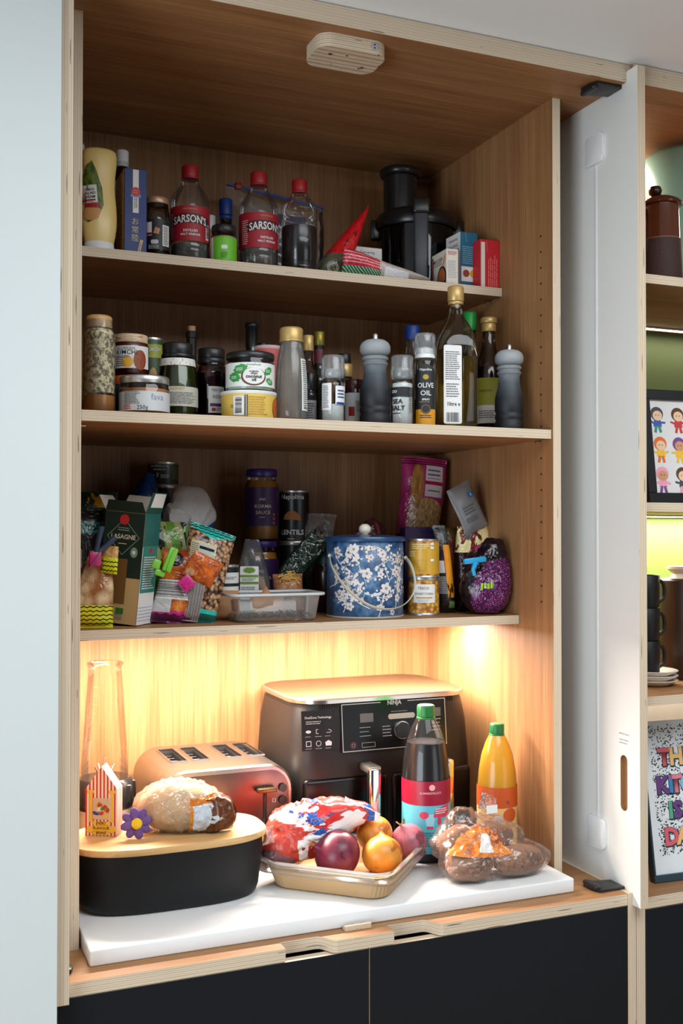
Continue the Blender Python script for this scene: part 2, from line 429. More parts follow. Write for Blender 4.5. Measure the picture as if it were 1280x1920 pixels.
def rect2(w, h): return shape2([(-w/2, -h/2), (w/2, -h/2), (w/2, h/2), (-w/2, h/2)])
def disc2(rx, ry=None, n=24): ry = ry or rx; return shape2([(rx*math.cos(2*PI*k/n), ry*math.sin(2*PI*k/n)) for k in range(n)])
def ring2(rx, ry, w, n=28):
    bm = bmesh.new(); a = [bm.verts.new((rx*math.cos(2*PI*k/n), ry*math.sin(2*PI*k/n), 0)) for k in range(n)]
    b = [bm.verts.new(((rx-w)*math.cos(2*PI*k/n), (ry-w)*math.sin(2*PI*k/n), 0)) for k in range(n)]
    for k in range(n): bm.faces.new((a[k], a[(k+1) % n], b[(k+1) % n], b[k]))
    return bm
def frame2(w, h, t):
    bm = bmesh.new()
    a = [bm.verts.new(q) for q in ((-w/2, -h/2, 0), (w/2, -h/2, 0), (w/2, h/2, 0), (-w/2, h/2, 0))]
    b = [bm.verts.new(q) for q in ((-w/2+t, -h/2+t, 0), (w/2-t, -h/2+t, 0), (w/2-t, h/2-t, 0), (-w/2+t, h/2-t, 0))]
    for k in range(4): bm.faces.new((a[k], a[(k+1) % 4], b[(k+1) % 4], b[k]))
    return bm
def xf(bm, dx=0, dy=0, rot=0, s=1):
    c, n = math.cos(rot), math.sin(rot)
    for v in bm.verts: x, y = v.co.x*s, v.co.y*s; v.co.x, v.co.y = x*c-y*n+dx, x*n+y*c+dy
    return bm
def flat(bm, x, y, z, dirn='-y'):
    """lay a 2-D print on an upright face: dirn = the way the face looks"""
    for v in bm.verts:
        a, b, c = v.co
        if dirn == '-y': v.co = (x+a, y-c, z+b)
        elif dirn == '-x': v.co = (x-c, y-a, z+b)
        elif dirn == '+z': v.co = (x+a, y+b, z+c)
    return bm
def curl(bm, r, z, ang=0, off=.0006, rz=None, sub=True):
    """bend a 2-D print round an upright cylinder of radius r (or r(z)) at height z, centred on angle ang from the front"""
    if sub:
        step = r*.22 if not rz else .006
        xs = [v.co.x for v in bm.verts]
        if xs:
            x = math.ceil(min(xs)/step)*step
            while x < max(xs):
                bmesh.ops.bisect_plane(bm, geom=list(bm.verts)+list(bm.edges)+list(bm.faces), plane_co=(x, 0, 0), plane_no=(1, 0, 0)); x += step
    for v in bm.verts:
        zz = z+v.co.y; rr = (rz(zz) if rz else r)+off+v.co.z; t = -PI/2+ang+v.co.x/(rz(zz) if rz else r)
        v.co = (rr*math.cos(t), rr*math.sin(t), zz)
    return bm
def rad(prof, z):
    for (r0, z0), (r1, z1) in zip(prof, prof[1:]):
        if min(z0, z1)-1e-9 <= z <= max(z0, z1)+1e-9 and abs(z1-z0) > 1e-9: return r0+(r1-r0)*(z-z0)/(z1-z0)
    return prof[0][0]
INK = mat('black_ink', (.012, .012, .014), .6, vary=0); WHITE_INK = mat('white_ink', (.78, .78, .76), .6, vary=0)
GREY_INK = mat('grey_ink', (.16, .16, .17), .6, vary=0)

# ================================================================== the setting
OAK_L, OAK_D = rgb(176, 130, 86), rgb(130, 88, 54)
oak_v = wood('oak_veneer_upright', 2, OAK_L, OAK_D); oak_h = wood('oak_veneer_crosswise', 0, OAK_L, OAK_D)
PLY_L, PLY_D = rgb(232, 216, 190), rgb(150, 116, 88)
ply = plymat('birch_ply_edge', PLY_L, PLY_D); ply2 = plymat('birch_ply_edge_double', PLY_L, PLY_D, 13)
white_wall = mat('white_plaster', rgb(204, 209, 208), .8, vary=.02, vscale=4, bump=.05, bscale=200)
W0, H0, D0, T0 = .9152, 1.5412, .5381, .018
YF = -.126
struct(tag(fin('wall_left', box(-2.2, -.0565, -.162, .60, -.9, 1.577), white_wall), 'pale white plaster wall to the left of the cabinet', 'wall'))
struct(tag(fin('wall_back', box(-2.2, 3.2, .60, .66, -.9, 1.577), white_wall), 'white wall behind the cabinets', 'wall'))
struct(tag(fin('ceiling', box(-2.2, 3.2, -3.2, .66, 1.577, 1.66), mat('ceiling_paint', rgb(236, 242, 246), .85, vary=.02, vscale=3)), 'white ceiling above the cabinet', 'ceiling'))
struct(tag(fin('floor', box(-2.2, 3.2, -3.2, .66, -.96, -.9), wood('floor_oak', 0, rgb(190, 160, 125), rgb(150, 118, 84))), 'pale wooden floor below the cabinets', 'floor'))

def board(name, x0, x1, y0, y1, z0, z1, thin, wm, parent, edge=None, bev=.0008):
    bm = bmesh.new(); L = uvl(bm)
    lo, hi = (x0, y0, z0), (x1, y1, z1)
    v = [bm.verts.new((x, y, z)) for z in (z0, z1) for y in (y0, y1) for x in (x0, x1)]
    for idx, ax in (((0, 1, 5, 4), 1), ((1, 3, 7, 5), 0), ((3, 2, 6, 7), 1), ((2, 0, 4, 6), 0), ((4, 5, 7, 6), 2), ((2, 3, 1, 0), 2)):
        f = bm.faces.new([v[i] for i in idx])
        if ax != thin:
            f.material_index = 1; ln = 3-thin-ax
            for lp in f.loops: c = lp.vert.co; lp[L].uv = (c[ln]+x0*3.1+z0*1.7, (c[thin]-lo[thin])/(hi[thin]-lo[thin]))
    return fin(name, bm, [wm, edge or ply], parent, label=None)

# ------------------------------------------------------------------ the pantry cabinet
cab = thing('pantry_cabinet', 'tall open oak and plywood pantry cabinet with folded white doors and black lower drawers', 'cabinet', (0, 0, 0))
board('side_panel', -T0, 0, 0, D0, 0, H0, 0, oak_v, cab)
rp = board('side_panel', W0, W0+T0, 0, D0, 0, H0, 0, oak_v, cab)
board('back_panel', -T0, 1.0, D0, D0+.012, -.02, H0, 1, oak_v, cab)
board('top_board', -.0545, 1.004, -.116, D0+.012, H0, H0+.034, 2, oak_h, cab, ply2)
board('top_board', 1.0045, 1.0134, -.116, .30, 1.5632, H0+.034, 2, oak_h, cab)
# base board with two finger notches in its front edge
def notch(x0, x1, d, r=.012, r2=.012):
    p = [(x0, YF), (x0, YF+d-.001)]
    for k in range(1, 7): a = PI-PI/2*k/6; p.append((x1-.03+r*0, YF+d)) if False else None
    return [(x0, YF), (x0, YF+d), (x1-.022, YF+d), (x1-.016, YF+d-.002), (x1-.012, YF+d-.007), (x1-.006, YF+.012), (x1-.001, YF+.003), (x1+.006, YF)]
pts = [(-.0545, YF)]+notch(.312, .398, .030)+notch(.508, .597, .030)+[(.993, YF), (.993, D0), (-.0545, D0)]
bm = prism(pts, -.021, 0); bm.faces.ensure_lookup_table()
for i, f in enumerate(bm.faces): f.material_index = 0 if abs(f.normal.z) > .9 or i < 2 else 1
fin('base_board', bm, [oak_h, ply], cab)
# pin holes down the front of the right panel
bm = bmesh.new()
for k in range(-2, 24):
    z = 1.2117-.032*k
    if abs(z-.8597) < .008 or z < .53: continue
    for y in (.0417, .45):
        m = Matrix.Translation((W0-.0004, y, z)) @ Matrix.Rotation(PI/2, 4, 'Y')
        bmesh.ops.create_cone(bm, cap_ends=True, segments=10, radius1=.0022, radius2=.0022, depth=.001, matrix=m)
stuff(fin('pin_hole', bm, mat('hole_dark', (.02, .012, .008), .9), rp, label='dark shelf pin holes in two columns'))
# doors
doorwhite = mat('door_white_laminate', rgb(230, 231, 227), .42, vary=.012, vscale=6)
def door(x0, x1, y0, y1, z0, z1, lam):
    d = board('door', x0, x1, y0, y1, z0, z1, 0, doorwhite, cab); d['label'] = 'white laminate folding door with plywood edge'
    return d
door(-.0545, -.0372, -.150, -.02, -.0215, 1.562, 0)
# right door with a through finger slot
dx0, dx1, dy0, dy1, dz0, dz1 = 1.0049, 1.0229, -.1485, .46, -.0225, 1.562
def slot_outline(cy, hw, z0, z1, n=10):
    o = [(cy+hw*math.cos(PI+PI*k/n), z0+hw+hw*math.sin(PI+PI*k/n)) for k in range(n+1)]
    return o+[(cy+hw*math.cos(PI*k/n), z1-hw+hw*math.sin(PI*k/n)) for k in range(n+1)]
def slotted_door():
    bm = bmesh.new(); L = uvl(bm); S = slot_outline(-.1010, .0105, .148, .254)
    O = [(dy0, dz0), (dy1, dz0), (dy1, dz1), (dy0, dz1)]
    lay = []
    for x in (dx0, dx1):
        o = [bm.verts.new((x, y, z)) for y, z in O]; s = [bm.verts.new((x, y, z)) for y, z in S]; lay.append((o, s))
        eo = [bm.edges.new((o[i], o[(i+1) % 4])) for i in range(4)]; es = [bm.edges.new((s[i], s[(i+1) % len(s)])) for i in range(len(s))]
        bmesh.ops.triangle_fill(bm, edges=eo+es, use_beauty=True)
    for (A, B) in ((lay[0][0], lay[1][0]), (lay[0][1], lay[1][1])):
        for i in range(len(A)):
            j = (i+1) % len(A); f = bm.faces.new((A[i], A[j], B[j], B[i])); f.material_index = 1 if len(A) == 4 else 2
            for lp in f.loops: c = lp.vert.co; lp[L].uv = (c.z if abs(A[i].co.z-A[j].co.z) > .01 else c.y, (c.x-dx0)/(dx1-dx0))
    return bm
dr = fin('door', slotted_door(), [doorwhite, ply, oak_v], cab, label='white laminate pocket door with oval finger slot')
plate = mat('fitting_white', rgb(232, 234, 233), .35, vary=0)
for zc in (1.443, .087):
    bm = prism(rrect(-.030, .028, -.030, .030, .010), 0, .006, bev=.0025)
    for v in bm.verts: a, b, c = v.co; v.co = (dx0-c, -.019-a, zc+b)
    fin('straightener_cover', bm, plate, dr, 40)
fin('straightener_rail', box(dx0-.0016, dx0, -.0225, -.0155, .117, 1.413, .0006), plate, dr, 40)
fin('sticker', box(dx0-.0006, dx0, -.121, -.085, .268, .300), mat('sticker_white', rgb(236, 236, 233), .5), dr)
fin('lettering', flat(textmesh('IMPORTANT!', .0054, .0), dx0-.0008, -.103, .294, '-x'), GREY_INK, dr)
fin('fine_print', flat(lines(.030, .012, 2, 4), dx0-.0008, -.103, .280, '-x'), mat('faint_ink', rgb(170, 172, 175), .7), dr)
# black hinge blocks at the pocket
hb = mat('hinge_black', (.012, .012, .013), .35)
for z0, z1 in ((0, .006), (H0-.008, H0)):
    o = rrect(.946, 1.003, -.105, -.060, .006)
    fin('hinge_plate', prism([(.9405, -.060), (.9405, -.085), (.949, -.103), (1.004, -.103), (1.004, -.060), (.955, -.048)], z0, z1, bev=.0015), hb, cab, 40)
    fin('hinge_roller', prism(rrect(.939, .954, -.101, -.056, .006), z1 if z0 == 0 else z0-.006, z1+.006 if z0 == 0 else z0, bev=.002), hb, cab, 40)
fin('hinge_plate', prism([(-.037, -.094), (-.026, -.094), (-.022, -.083), (-.030, -.050), (-.037, -.047)], 0, .008, bev=.0015), hb, cab, 40)
# wooden door catch under the top board
ct = bmesh.new(); pr = prism(rrect(.386, .516, -.090, -.001, .026), H0-.024, H0)
for f in pr.faces: f.material_index = 0 if abs(f.normal.z) > .9 else 1
catch = fin('door_catch', pr, [oak_h, ply], cab, label='rounded plywood block on the underside of the top board')
def ycyl(x, y, z, r, d, seg=20):
    bm = bmesh.new(); bmesh.ops.create_cone(bm, cap_ends=True, segments=seg, radius1=r, radius2=r, depth=d, matrix=Matrix.Translation((x, y, z)) @ Matrix.Rotation(PI/2, 4, 'X')); return bm
def zcyl(x, y, z, r, d, seg=16, r2=None, bm=None):
    bm = bm or bmesh.new(); bmesh.ops.create_cone(bm, cap_ends=True, segments=seg, radius1=r, radius2=r if r2 is None else r2, depth=d, matrix=Matrix.Translation((x, y, z))); return bm
steel = mat('bright_steel', (.62, .62, .63), .25, metal=1, vary=.03)
mg = fin('magnet', ycyl(.487, -.0905, H0-.012, .0065, .003), mat('magnet_zinc', rgb(190, 195, 205), .4, metal=.6), catch)
for dz in (-.0028, .0028): fin('magnet_hole', ycyl(.487, -.0922, H0-.012+dz, .0014, .001, 10), INK, mg)
for x, y in ((.415, -.062), (.488, -.032)): fin('screw', zcyl(x, y, H0-.0245, .0035, .003), steel, catch)
# shelf pins
for x, y, z in ((W0, .0417, .8597), (W0, .45, .8597), (W0, .235, 1.1795), (0, .0417, .8597), (W0, .45, 1.1795)):
    s = -1 if x > .5 else 1
    bm = bmesh.new(); bmesh.ops.create_cone(bm, cap_ends=True, segments=12, radius1=.0026, radius2=.0026, depth=.014, matrix=Matrix.Translation((x+s*.007, y, z)) @ Matrix.Rotation(PI/2, 4, 'Y'))
    fin('shelf_pin', bm, steel, cab, 40)
# little catch block on the base board
sp = fin('strike_block', box(.430, .479, -.0965, -.0835, 0, .009, .0008), [ply], cab)
for x in (.446, .463): fin('screw', zcyl(x, -.090, .0095, .0025, .0016, 10), steel, sp)
# black drawer fronts below, with thin plywood edges
blk = mat('black_laminate', rgb(15, 21, 26), .5, spec=.25, vary=.05, vscale=3)
for x0, x1 in ((-.0545, .4607), (.4627, .9925)):
    d = board('drawer_front', x0, x1, YF+.0005, YF+.018, -.80, -.0225, 1, blk, cab); d['label'] = 'matt black drawer front'
board('divider', .994, 1.0125, -.1255, D0, -.90, 0, 0, oak_v, cab)
board('plinth', -.0545, .993, -.05, -.03, -.90, -.81, 1, blk, cab)
board('bottom_board', -.0545, .993, -.10, D0, -.81, -.80, 2, oak_h, cab)

# ------------------------------------------------------------------ loose shelves and worktop
SH = {}
for k, (yf, z, lab) in enumerate(((.1902, 1.2015, 'topmost oak shelf, set back, carrying vinegar bottles and a food processor'),
                                 (.0051, .8819, 'middle oak shelf reaching the cabinet front, carrying jars, oils and pepper mills'),
                                 (.1251, .5068, 'lowest oak shelf above the lit bay, carrying bags and the blue flowered tin'))):
    s = board('shelf', .001, W0-.001, yf, D0-.002, z-T0, z, 2, oak_h, None); tag(s, lab, 'shelf', 'oak shelves in the pantry'); SH[k+1] = z
bm = box(.0042, .906, -.0802, D0-.002, .0002, .0262, .003, 3)
tag(fin('worktop', bm, mat('white_quartz', rgb(232, 233, 232), .38, vary=.01), None, 40), 'white slab worktop at the bottom of the pantry', 'worktop')
ZW = .0262
def led(x0, x1, y, z, power, lab, col=(1.0, .86, .76), wid=.008, em=9):
    t = thing('led_strip', lab, 'light strip', ((x0+x1)/2, y, z))
    L = (x1-x0)/2
    fin('housing', box(-L, L, -.007, .007, -.004, 0), mat('alu_profile', (.55, .55, .55), .4, metal=1), t)
    fin('diffuser', box(-L, L, -.005, .005, -.0055, -.004), mat('led_diffuser_%d' % em, (1.0, .80, .48), emit=em), t)
    l = bpy.data.lights.new('led_light', 'AREA'); l.shape = 'RECTANGLE'; l.size = 2*L; l.size_y = wid; l.energy = power; l.color = col
    o = bpy.data.objects.new('led_light', l); COL.objects.link(o); o.parent = t; o.location = (0, 0, -.0065); return t
led(.02, .895, .315, .5068-T0, 27, 'warm light strip under the lowest oak shelf')

# ------------------------------------------------------------------ neighbouring display unit
dsp = thing('display_unit', 'open plywood display unit with green back to the right of the white door', 'shelving', (1.03, 0, 0))
def dboard(n, *a, **k):
    o = board(n, *a, **k); o.matrix_parent_inverse = Matrix.Translation((-1.03, 0, 0)); return o
X0, X1 = 1.0135, 1.95
dboard('side_panel', X0, X0+.020, -.1255, .30, -.90, H0+.034, 0, oak_v, dsp)
dboard('side_panel', X1, X1+.02, -.1255, .30, -.90, H0+.034, 0, oak_v, dsp)
dboard('top_board', X0+.020, X1, -.1255, .30, 1.5385, 1.575, 2, oak_h, dsp, edge=ply2)
for z in (1.1747, .7364, .3662): dboard('shelf', X0+.020, X1, -.1255, .288, z-.0175, z, 2, oak_h, dsp)
dboard('base_board', X0+.020, X1, -.1255, .30, -.034, -.0125, 2, oak_h, dsp)
green = mat('green_paint', rgb(112, 142, 60), .6, vary=.03, vscale=4)
for z0, z1, m in ((-.0125, .3487, mat('pale_back_paint', rgb(228, 222, 212), .6)), (.3662, .7189, green), (.7364, 1.1572, mat('shaded_green_paint', rgb(74, 92, 48), .6, vary=.03)), (1.1747, 1.5385, oak_v)):  # picture compartment: the same green, with its shade put into the colour
    o = fin('back_panel', box(X0+.02, X1, .29, .30, z0, z1), m, dsp); o.matrix_parent_inverse = Matrix.Translation((-1.03, 0, 0))
o = board('drawer_front', 1.036, 1.95, -.124, -.106, -.80, -.0365, 1, blk, dsp); o.matrix_parent_inverse = Matrix.Translation((-1.03, 0, 0))
led(1.045, 1.94, .235, 1.5385, 6.5, 'warm light strip at the back of the top display compartment')
led(1.045, 1.94, .235, 1.1572, 1.3, 'warm light strip above the framed cartoon picture')
led(1.045, 1.94, .235, .7189, 9, 'bright light strip above the black mugs', col=(1.0, .92, .78), em=14)
led(1.045, 1.94, .235, .3487, .8, 'faint light strip above the letter print', col=(1.0, .86, .66), em=4)

# ================================================================== jars, bottles, tins: shared makers
def spot(name, label, cat, u0, u1, vtop, y, zs, group=None, rot=0.0, tilt=None):
    """an upright round thing seen between columns u0..u1 with its top at row vtop, standing at depth y on a surface at zs"""
    uc = (u0+u1)/2; p = at(uc, vtop, y); r = (u1-u0)/2/ppm(p.x, y)
    t = thing(name, label, cat, (p.x, y, zs+.0004), face(p.x, y)+rot, group)
    return t, r, p.z-zs-.0004
def bprof(r, h, rn, hs, hn, foot=.004, n=8, bulge=1.0):
    """bottle outline: straight to hs, curved shoulder to neck radius rn at hn, neck to h"""
    p = [(0, 0), (r-foot, 0), (r, foot)]
    for k in range(n+1):
        s = k/n; e = .5-.5*math.cos(PI*s); e = e**bulge
        p.append((r+(rn-r)*e, hs+(hn-hs)*s))
    return p+[(rn, h)]
def patch(r, z0, z1, ang=0.0, half=1.0, off=.0006, seg=24, rz=None, nz=1):
    bm = bmesh.new(); L = uvl(bm); g = []
    for j in range(nz+1):
        z = z0+(z1-z0)*j/nz; rr = (rz(z) if rz else r)+off
        g.append([bm.verts.new((rr*math.cos(-PI/2+ang-half+2*half*i/seg), rr*math.sin(-PI/2+ang-half+2*half*i/seg), z)) for i in range(seg+1)])
    for j in range(nz):
        for i in range(seg):
            f = bm.faces.new((g[j][i], g[j][i+1], g[j+1][i+1], g[j+1][i]))
            for lp, q in zip(f.loops, ((i/seg, j/nz), ((i+1)/seg, j/nz), ((i+1)/seg, (j+1)/nz), (i/seg, (j+1)/nz))): lp[L].uv = q
    return bm
def lidbm(r, z0, z1, rnd=.0015, ridges=0, depth=.0006):
    bm = lathe([(0, z0), (r-.0004, z0), (r, z0+.0008), (r, z1-rnd), (r-rnd*.4, z1-rnd*.3), (r-rnd, z1), (0, z1)], 48 if ridges else 36)
    if ridges:
        for v in bm.verts:
            d = math.hypot(v.co.x, v.co.y)
            if d > r*.9 and z0+.0005 < v.co.z < z1-rnd*.5:
                a = math.atan2(v.co.y, v.co.x); k = 1-depth/r*(round(a/(2*PI)*48) % 2); v.co.x *= k; v.co.y *= k
    return bm
def part(name, bm, m, t, smooth=50, label=None): return fin(name, bm, m, t, smooth, label)
def label_on(t, r, z0, z1, m, ang=0, half=1.2, rz=None, nz=1, off=.0006, nm='label', lab=None): return part(nm, patch(r, z0, z1, ang, half, off, rz=rz, nz=nz), m, t, None if False else 60, lab)
def text_on(parent, body, size, r, z, m, ang=0, bold=.01, rz=None, sx=1.0, off=.0011, rot=0, arch=0, space=1.0):
    bm = textmesh(body, size, bold, sx=sx, space=space)
    if rot: xf(bm, rot=rot)
    if arch:
        for v in bm.verts: v.co.y -= arch*(v.co.x**2)
    return fin('lettering', curl(bm, r, z, ang, off, rz), m, parent)
def fine_on(parent, w, h, n, r, z, m, ang=0, seed=0, rz=None, off=.0011):
    return fin('fine_print', curl(lines(w, h, n, seed), r, z, ang, off, rz), m, parent)
def shape_on(parent, bm, r, z, m, ang=0, off=.0009, nm='print', rz=None): return fin(nm, curl(bm, r, z, ang, off, rz), m, parent)
clear = glass('clear_glass'); pet = glass('clear_plastic', (.97, .98, .97), .72, gloss=.6, rough=.05, haze=.012)
smoky = glass('dull_plastic', (.80, .80, .76), .5, rough=.1, haze=.16, hazecol=(.45, .43, .38))
BLACK = mat('black_plastic', (.012, .012, .013), .35); WHITE = mat('white_plastic', rgb(236, 236, 234), .4)
RED = mat('red_plastic', rgb(160, 26, 32), .4); GOLD = mat('gold_lacquer', rgb(196, 162, 100), .35, metal=.35, vary=.1)
PAPER = mat('white_paper', rgb(232, 230, 226), .6, vary=.02); BLUEP = mat('blue_plastic', rgb(24, 62, 140), .4)
SILVER = mat('silver_lid', rgb(205, 203, 198), .32, metal=.85); GREENP = mat('green_plastic', rgb(20, 150, 60), .4)
VIN = 'vinegar bottles on the topmost shelf'
Z1, Z2, Z3 = SH[1], SH[2], SH[3]

# ------------------------------------------------------------------ topmost shelf
# two clear vinegar bottles with red labels
def vinegar(u0, u1, vt, y, rot, lab, fill):
    t, r, h = spot('vinegar_bottle', lab, 'bottle', u0, u1, vt, y, Z1, VIN, rot)
    pr = bprof(r, h*.90, r*.40, h*.60, h*.875, bulge=1.35); pr[3:3] = [(r, h*.20), (r*.985, h*.205), (r*.985, h*.56)]
    part('bottle', lathe(pr, 40, cap=False), pet, t)
    part('vinegar', lathe([(0, .002), (r*.97-.004, .002), (r*.97, .006), (r*.96, h*fill), (0, h*fill)], 32), glass('vinegar_clear', (.72, .76, .74), .7, haze=.10, hazecol=(.55, .53, .5)), t)
    c = part('cap', lidbm(r*.43, h*.885, h, .002, ridges=1), RED, t); part('cap_ring', lathe([(r*.44, h*.868), (r*.45, h*.872), (r*.45, h*.88), (r*.44, h*.883)], 32, cap=False), RED, t)
    red = mat('vinegar_label_red', rgb(160, 26, 40), .5)
    l = label_on(t, r, h*.205, h*.555, red, 0, 2.0)
    # dark pointed banner with the maker's name arched across it
    n = 20; ban = [(-.030+.060*k/n, .0042-4.2*(-.030+.060*k/n)**2+.0055) for k in range(n+1)]+[(.030-.060*k/n, .0042-4.2*(.030-.060*k/n)**2-.0065) for k in range(n+1)]
    s_ = r*1.35/.032; ban = [(x*s_*.86, y_*s_) for x, y_ in ban]
    shape_on(l, shape2(ban), r, h*.40, mat('vinegar_banner', rgb(70, 14, 26), .5), nm='banner')
    text_on(l, "SARSON'S", .0172*s_/1.35, r, h*.405+.003, WHITE_INK, 0, .02, sx=.76, arch=5.0/s_)
    text_on(l, 'DISTILLED', .0062, r, h*.305, WHITE_INK, .02, .02)
    text_on(l, 'MALT VINEGAR', .0058, r, h*.268, WHITE_INK, .02, .02, sx=.95)
    text_on(l, 'CRAFT BREWED', .0038, r, h*.52, mat('gold_ink', rgb(205, 165, 90), .5), 0, 0)
    bc = fin('barcode', curl(rect2(.010, .030), r, h*.31, 1.02, .0009), PAPER, l)
    fin('bars', curl(xf(barcode(.024, .007, 20, 3), rot=PI/2), r, h*.31, 1.02, .0014), INK, bc)
    fine_on(l, .017, .05, 12, r, h*.36, mat('pink_ink', rgb(225, 170, 170), .6), -1.15, 7)
    return t
vinegar(320, 393, 313, .262, .0, 'clear vinegar bottle with red cap and label beside the dark gold-lidded jar', .19)
vinegar(448, 522, 325, .262, .42, 'clear vinegar bottle with red cap whose name is turned half round, beside the dark bottle', .21)
# soy-dark malt vinegar without a label
t, r, h = spot('dark_vinegar_bottle', 'ribbed clear bottle half full of black liquid with a red cap', 'bottle', 527, 595, 339, .262, Z1, None)
pr = bprof(r, h*.90, r*.40, h*.68, h*.88, bulge=1.3); pr[3:3] = [(r, h*.12), (r*.965, h*.13), (r, h*.14), (r, h*.60), (r*.965, h*.61), (r, h*.62), (r*.965, h*.645), (r, h*.655)]
part('bottle', lathe(pr, 40, cap=False), pet, t)
part('dark_liquid', lathe([(0, .002), (r*.96-.003, .002), (r*.96, .006), (r*.96, h*.50), (0, h*.50)], 36), mat('black_vinegar', (.010, .007, .006), .2), t)
part('cap', lidbm(r*.42, h*.885, h, .002, ridges=1), RED, t); part('cap_ring', lathe([(r*.43, h*.862), (r*.44, h*.866), (r*.44, h*.876), (r*.43, h*.88)], 32, cap=False), RED, t)
# small bottle with blue cap and the green-labelled jar in front of it
t, r, h = spot('sauce_bottle', 'small brown sauce bottle with blue cap and orange label behind the green-labelled jar', 'bottle', 399, 447, 374, .345, Z1)
part('bottle', lathe(bprof(r, h*.84, r*.48, h*.42, h*.72), 32, cap=False), glass('brown_glass', (.45, .22, .12), .5), t)
part('sauce', lathe([(0, .003), (r*.93, .003), (r*.93, h*.36), (0, h*.36)], 28), mat('brown_sauce', rgb(90, 34, 20), .4), t)
label_on(t, r, h*.10, h*.40, mat('orange_label', rgb(200, 84, 30), .5), 0, 2.6)
part('cap', lidbm(r*.52, h*.80, h, .003, ridges=1), BLUEP, t); part('cap_ring', lathe([(r*.5, h*.74), (r*.53, h*.75), (r*.53, h*.785), (r*.5, h*.79)], 28, cap=False), BLUEP, t)
t, r, h = spot('relish_jar', 'small jar with black lid and bright green label between the vinegar bottles', 'jar', 395, 444, 425, .235, Z1)
part('jar', lathe(bprof(r, h*.86, r*.90, h*.68, h*.80), 32, cap=False), clear, t)
part('relish', lathe([(0, .003), (r*.95, .003), (r*.95, h*.70), (0, h*.72)], 28), mat('pale_relish', rgb(150, 130, 90), .5), t)
part('lid', lidbm(r*.93, h*.83, h, .002), BLACK, t)
l = label_on(t, r, h*.06, h*.66, mat('bright_green_label', rgb(108, 190, 40), .5), .25, 1.1); label_on(t, r, h*.06, h*.66, PAPER, -1.15, .28)
shape_on(l, xf(shape2(rrect(-.006, .006, -.004, .004, .003)), 0, 0), r, h*.40, WHITE_INK, .05); fine_on(l, .014, .012, 4, r, h*.2, mat('dark_green_ink', rgb(40, 90, 20)), .05, 3)
t, r, h = spot('spice_jar', 'tiny jar with white lid just showing between vinegar bottle and green-labelled jar', 'jar', 384, 404, 405, .36, Z1)
part('jar', lathe(bprof(r, h*.8, r*.9, h*.66, h*.78), 24), mat('orange_spice', rgb(170, 84, 40), .4), t); part('lid', lidbm(r, h*.78, h), WHITE, t)
# dark jar with gold lid
t, r, h = spot('spread_jar', 'dark glass jar with gold lid and black and white label beside the blue grain box', 'jar', 270, 318.5, 373, .245, Z1, rot=.25)
part('jar', lathe(bprof(r, h*.90, r*.88, h*.70, h*.86), 36, cap=False), glass('jar_glass_dark', (.5, .45, .38), .5), t)
part('contents', lathe([(0, .003), (r*.95, .003), (r*.95, h*.62), (0, h*.62)], 32), mat('dark_spread', rgb(30, 18, 12), .4), t)
part('lid', lidbm(r*.90, h*.895, h, .002), mat('rose_gold', rgb(190, 150, 120), .35, metal=.5), t)
l = label_on(t, r, h*.13, h*.62, mat('black_label', rgb(26, 26, 28), .5), -.2, 1.35)
shape_on(l, rect2(.016, .040), r, h*.36, PAPER, .50, nm='nutrition_panel'); fine_on(l, .013, .036, 12, r, h*.36, GREY_INK, .50, 2, off=.0014)
shape_on(l, rect2(.018, .026), r, h*.46, PAPER, -1.0, nm='name_panel'); shape_on(l, rect2(.018, .005), r, h*.38, RED, -1.0, off=.0013, nm='red_band')
shape_on(l, xf(shape2([(-.006, -.006), (.004, -.008), (.007, .002), (-.002, .006)]), 0, 0), r, h*.44, mat('fudge_print', rgb(186, 130, 90)), -.28, nm='picture')
shape_on(l, shape2(rrect(-.007, .007, -.004, .004, .003)), r, h*.25, mat('badge_grey', rgb(200, 200, 205)), -.42, nm='badge')
fine_on(l, .024, .008, 3, r, h*.17, mat('light_ink', rgb(180, 180, 180)), -.42, 5)
# brown-glass bottle with white cap behind the grain box, and one more cap behind
t, r, h = spot('condiment_bottle', 'dark bottle with ribbed white cap behind the blue grain box', 'bottle', 210, 248, 283, .36, Z1)
part('bottle', lathe(bprof(r, h*.90, r*.62, h*.74, h*.86), 32, cap=False), mat('dark_sauce_glass', rgb(34, 22, 16), .15), t)
label_on(t, r, h*.25, h*.73, mat('pale_blue_label', rgb(150, 170, 175), .5), 0, 2.8)
part('cap', lidbm(r*.64, h*.86, h, .003, ridges=1), WHITE, t)
t, r, h = spot('mayonnaise_bottle', 'bottle of which only a white cap shows at the left end above the salad cream', 'bottle', 128, 161, 270, .38, Z1)
part('bottle', lathe(bprof(r, h*.88, r*.6, h*.7, h*.84), 28), mat('cream_bottle', rgb(225, 215, 180), .4), t); part('cap', lidbm(r*.85, h*.85, h, .003), WHITE, t)
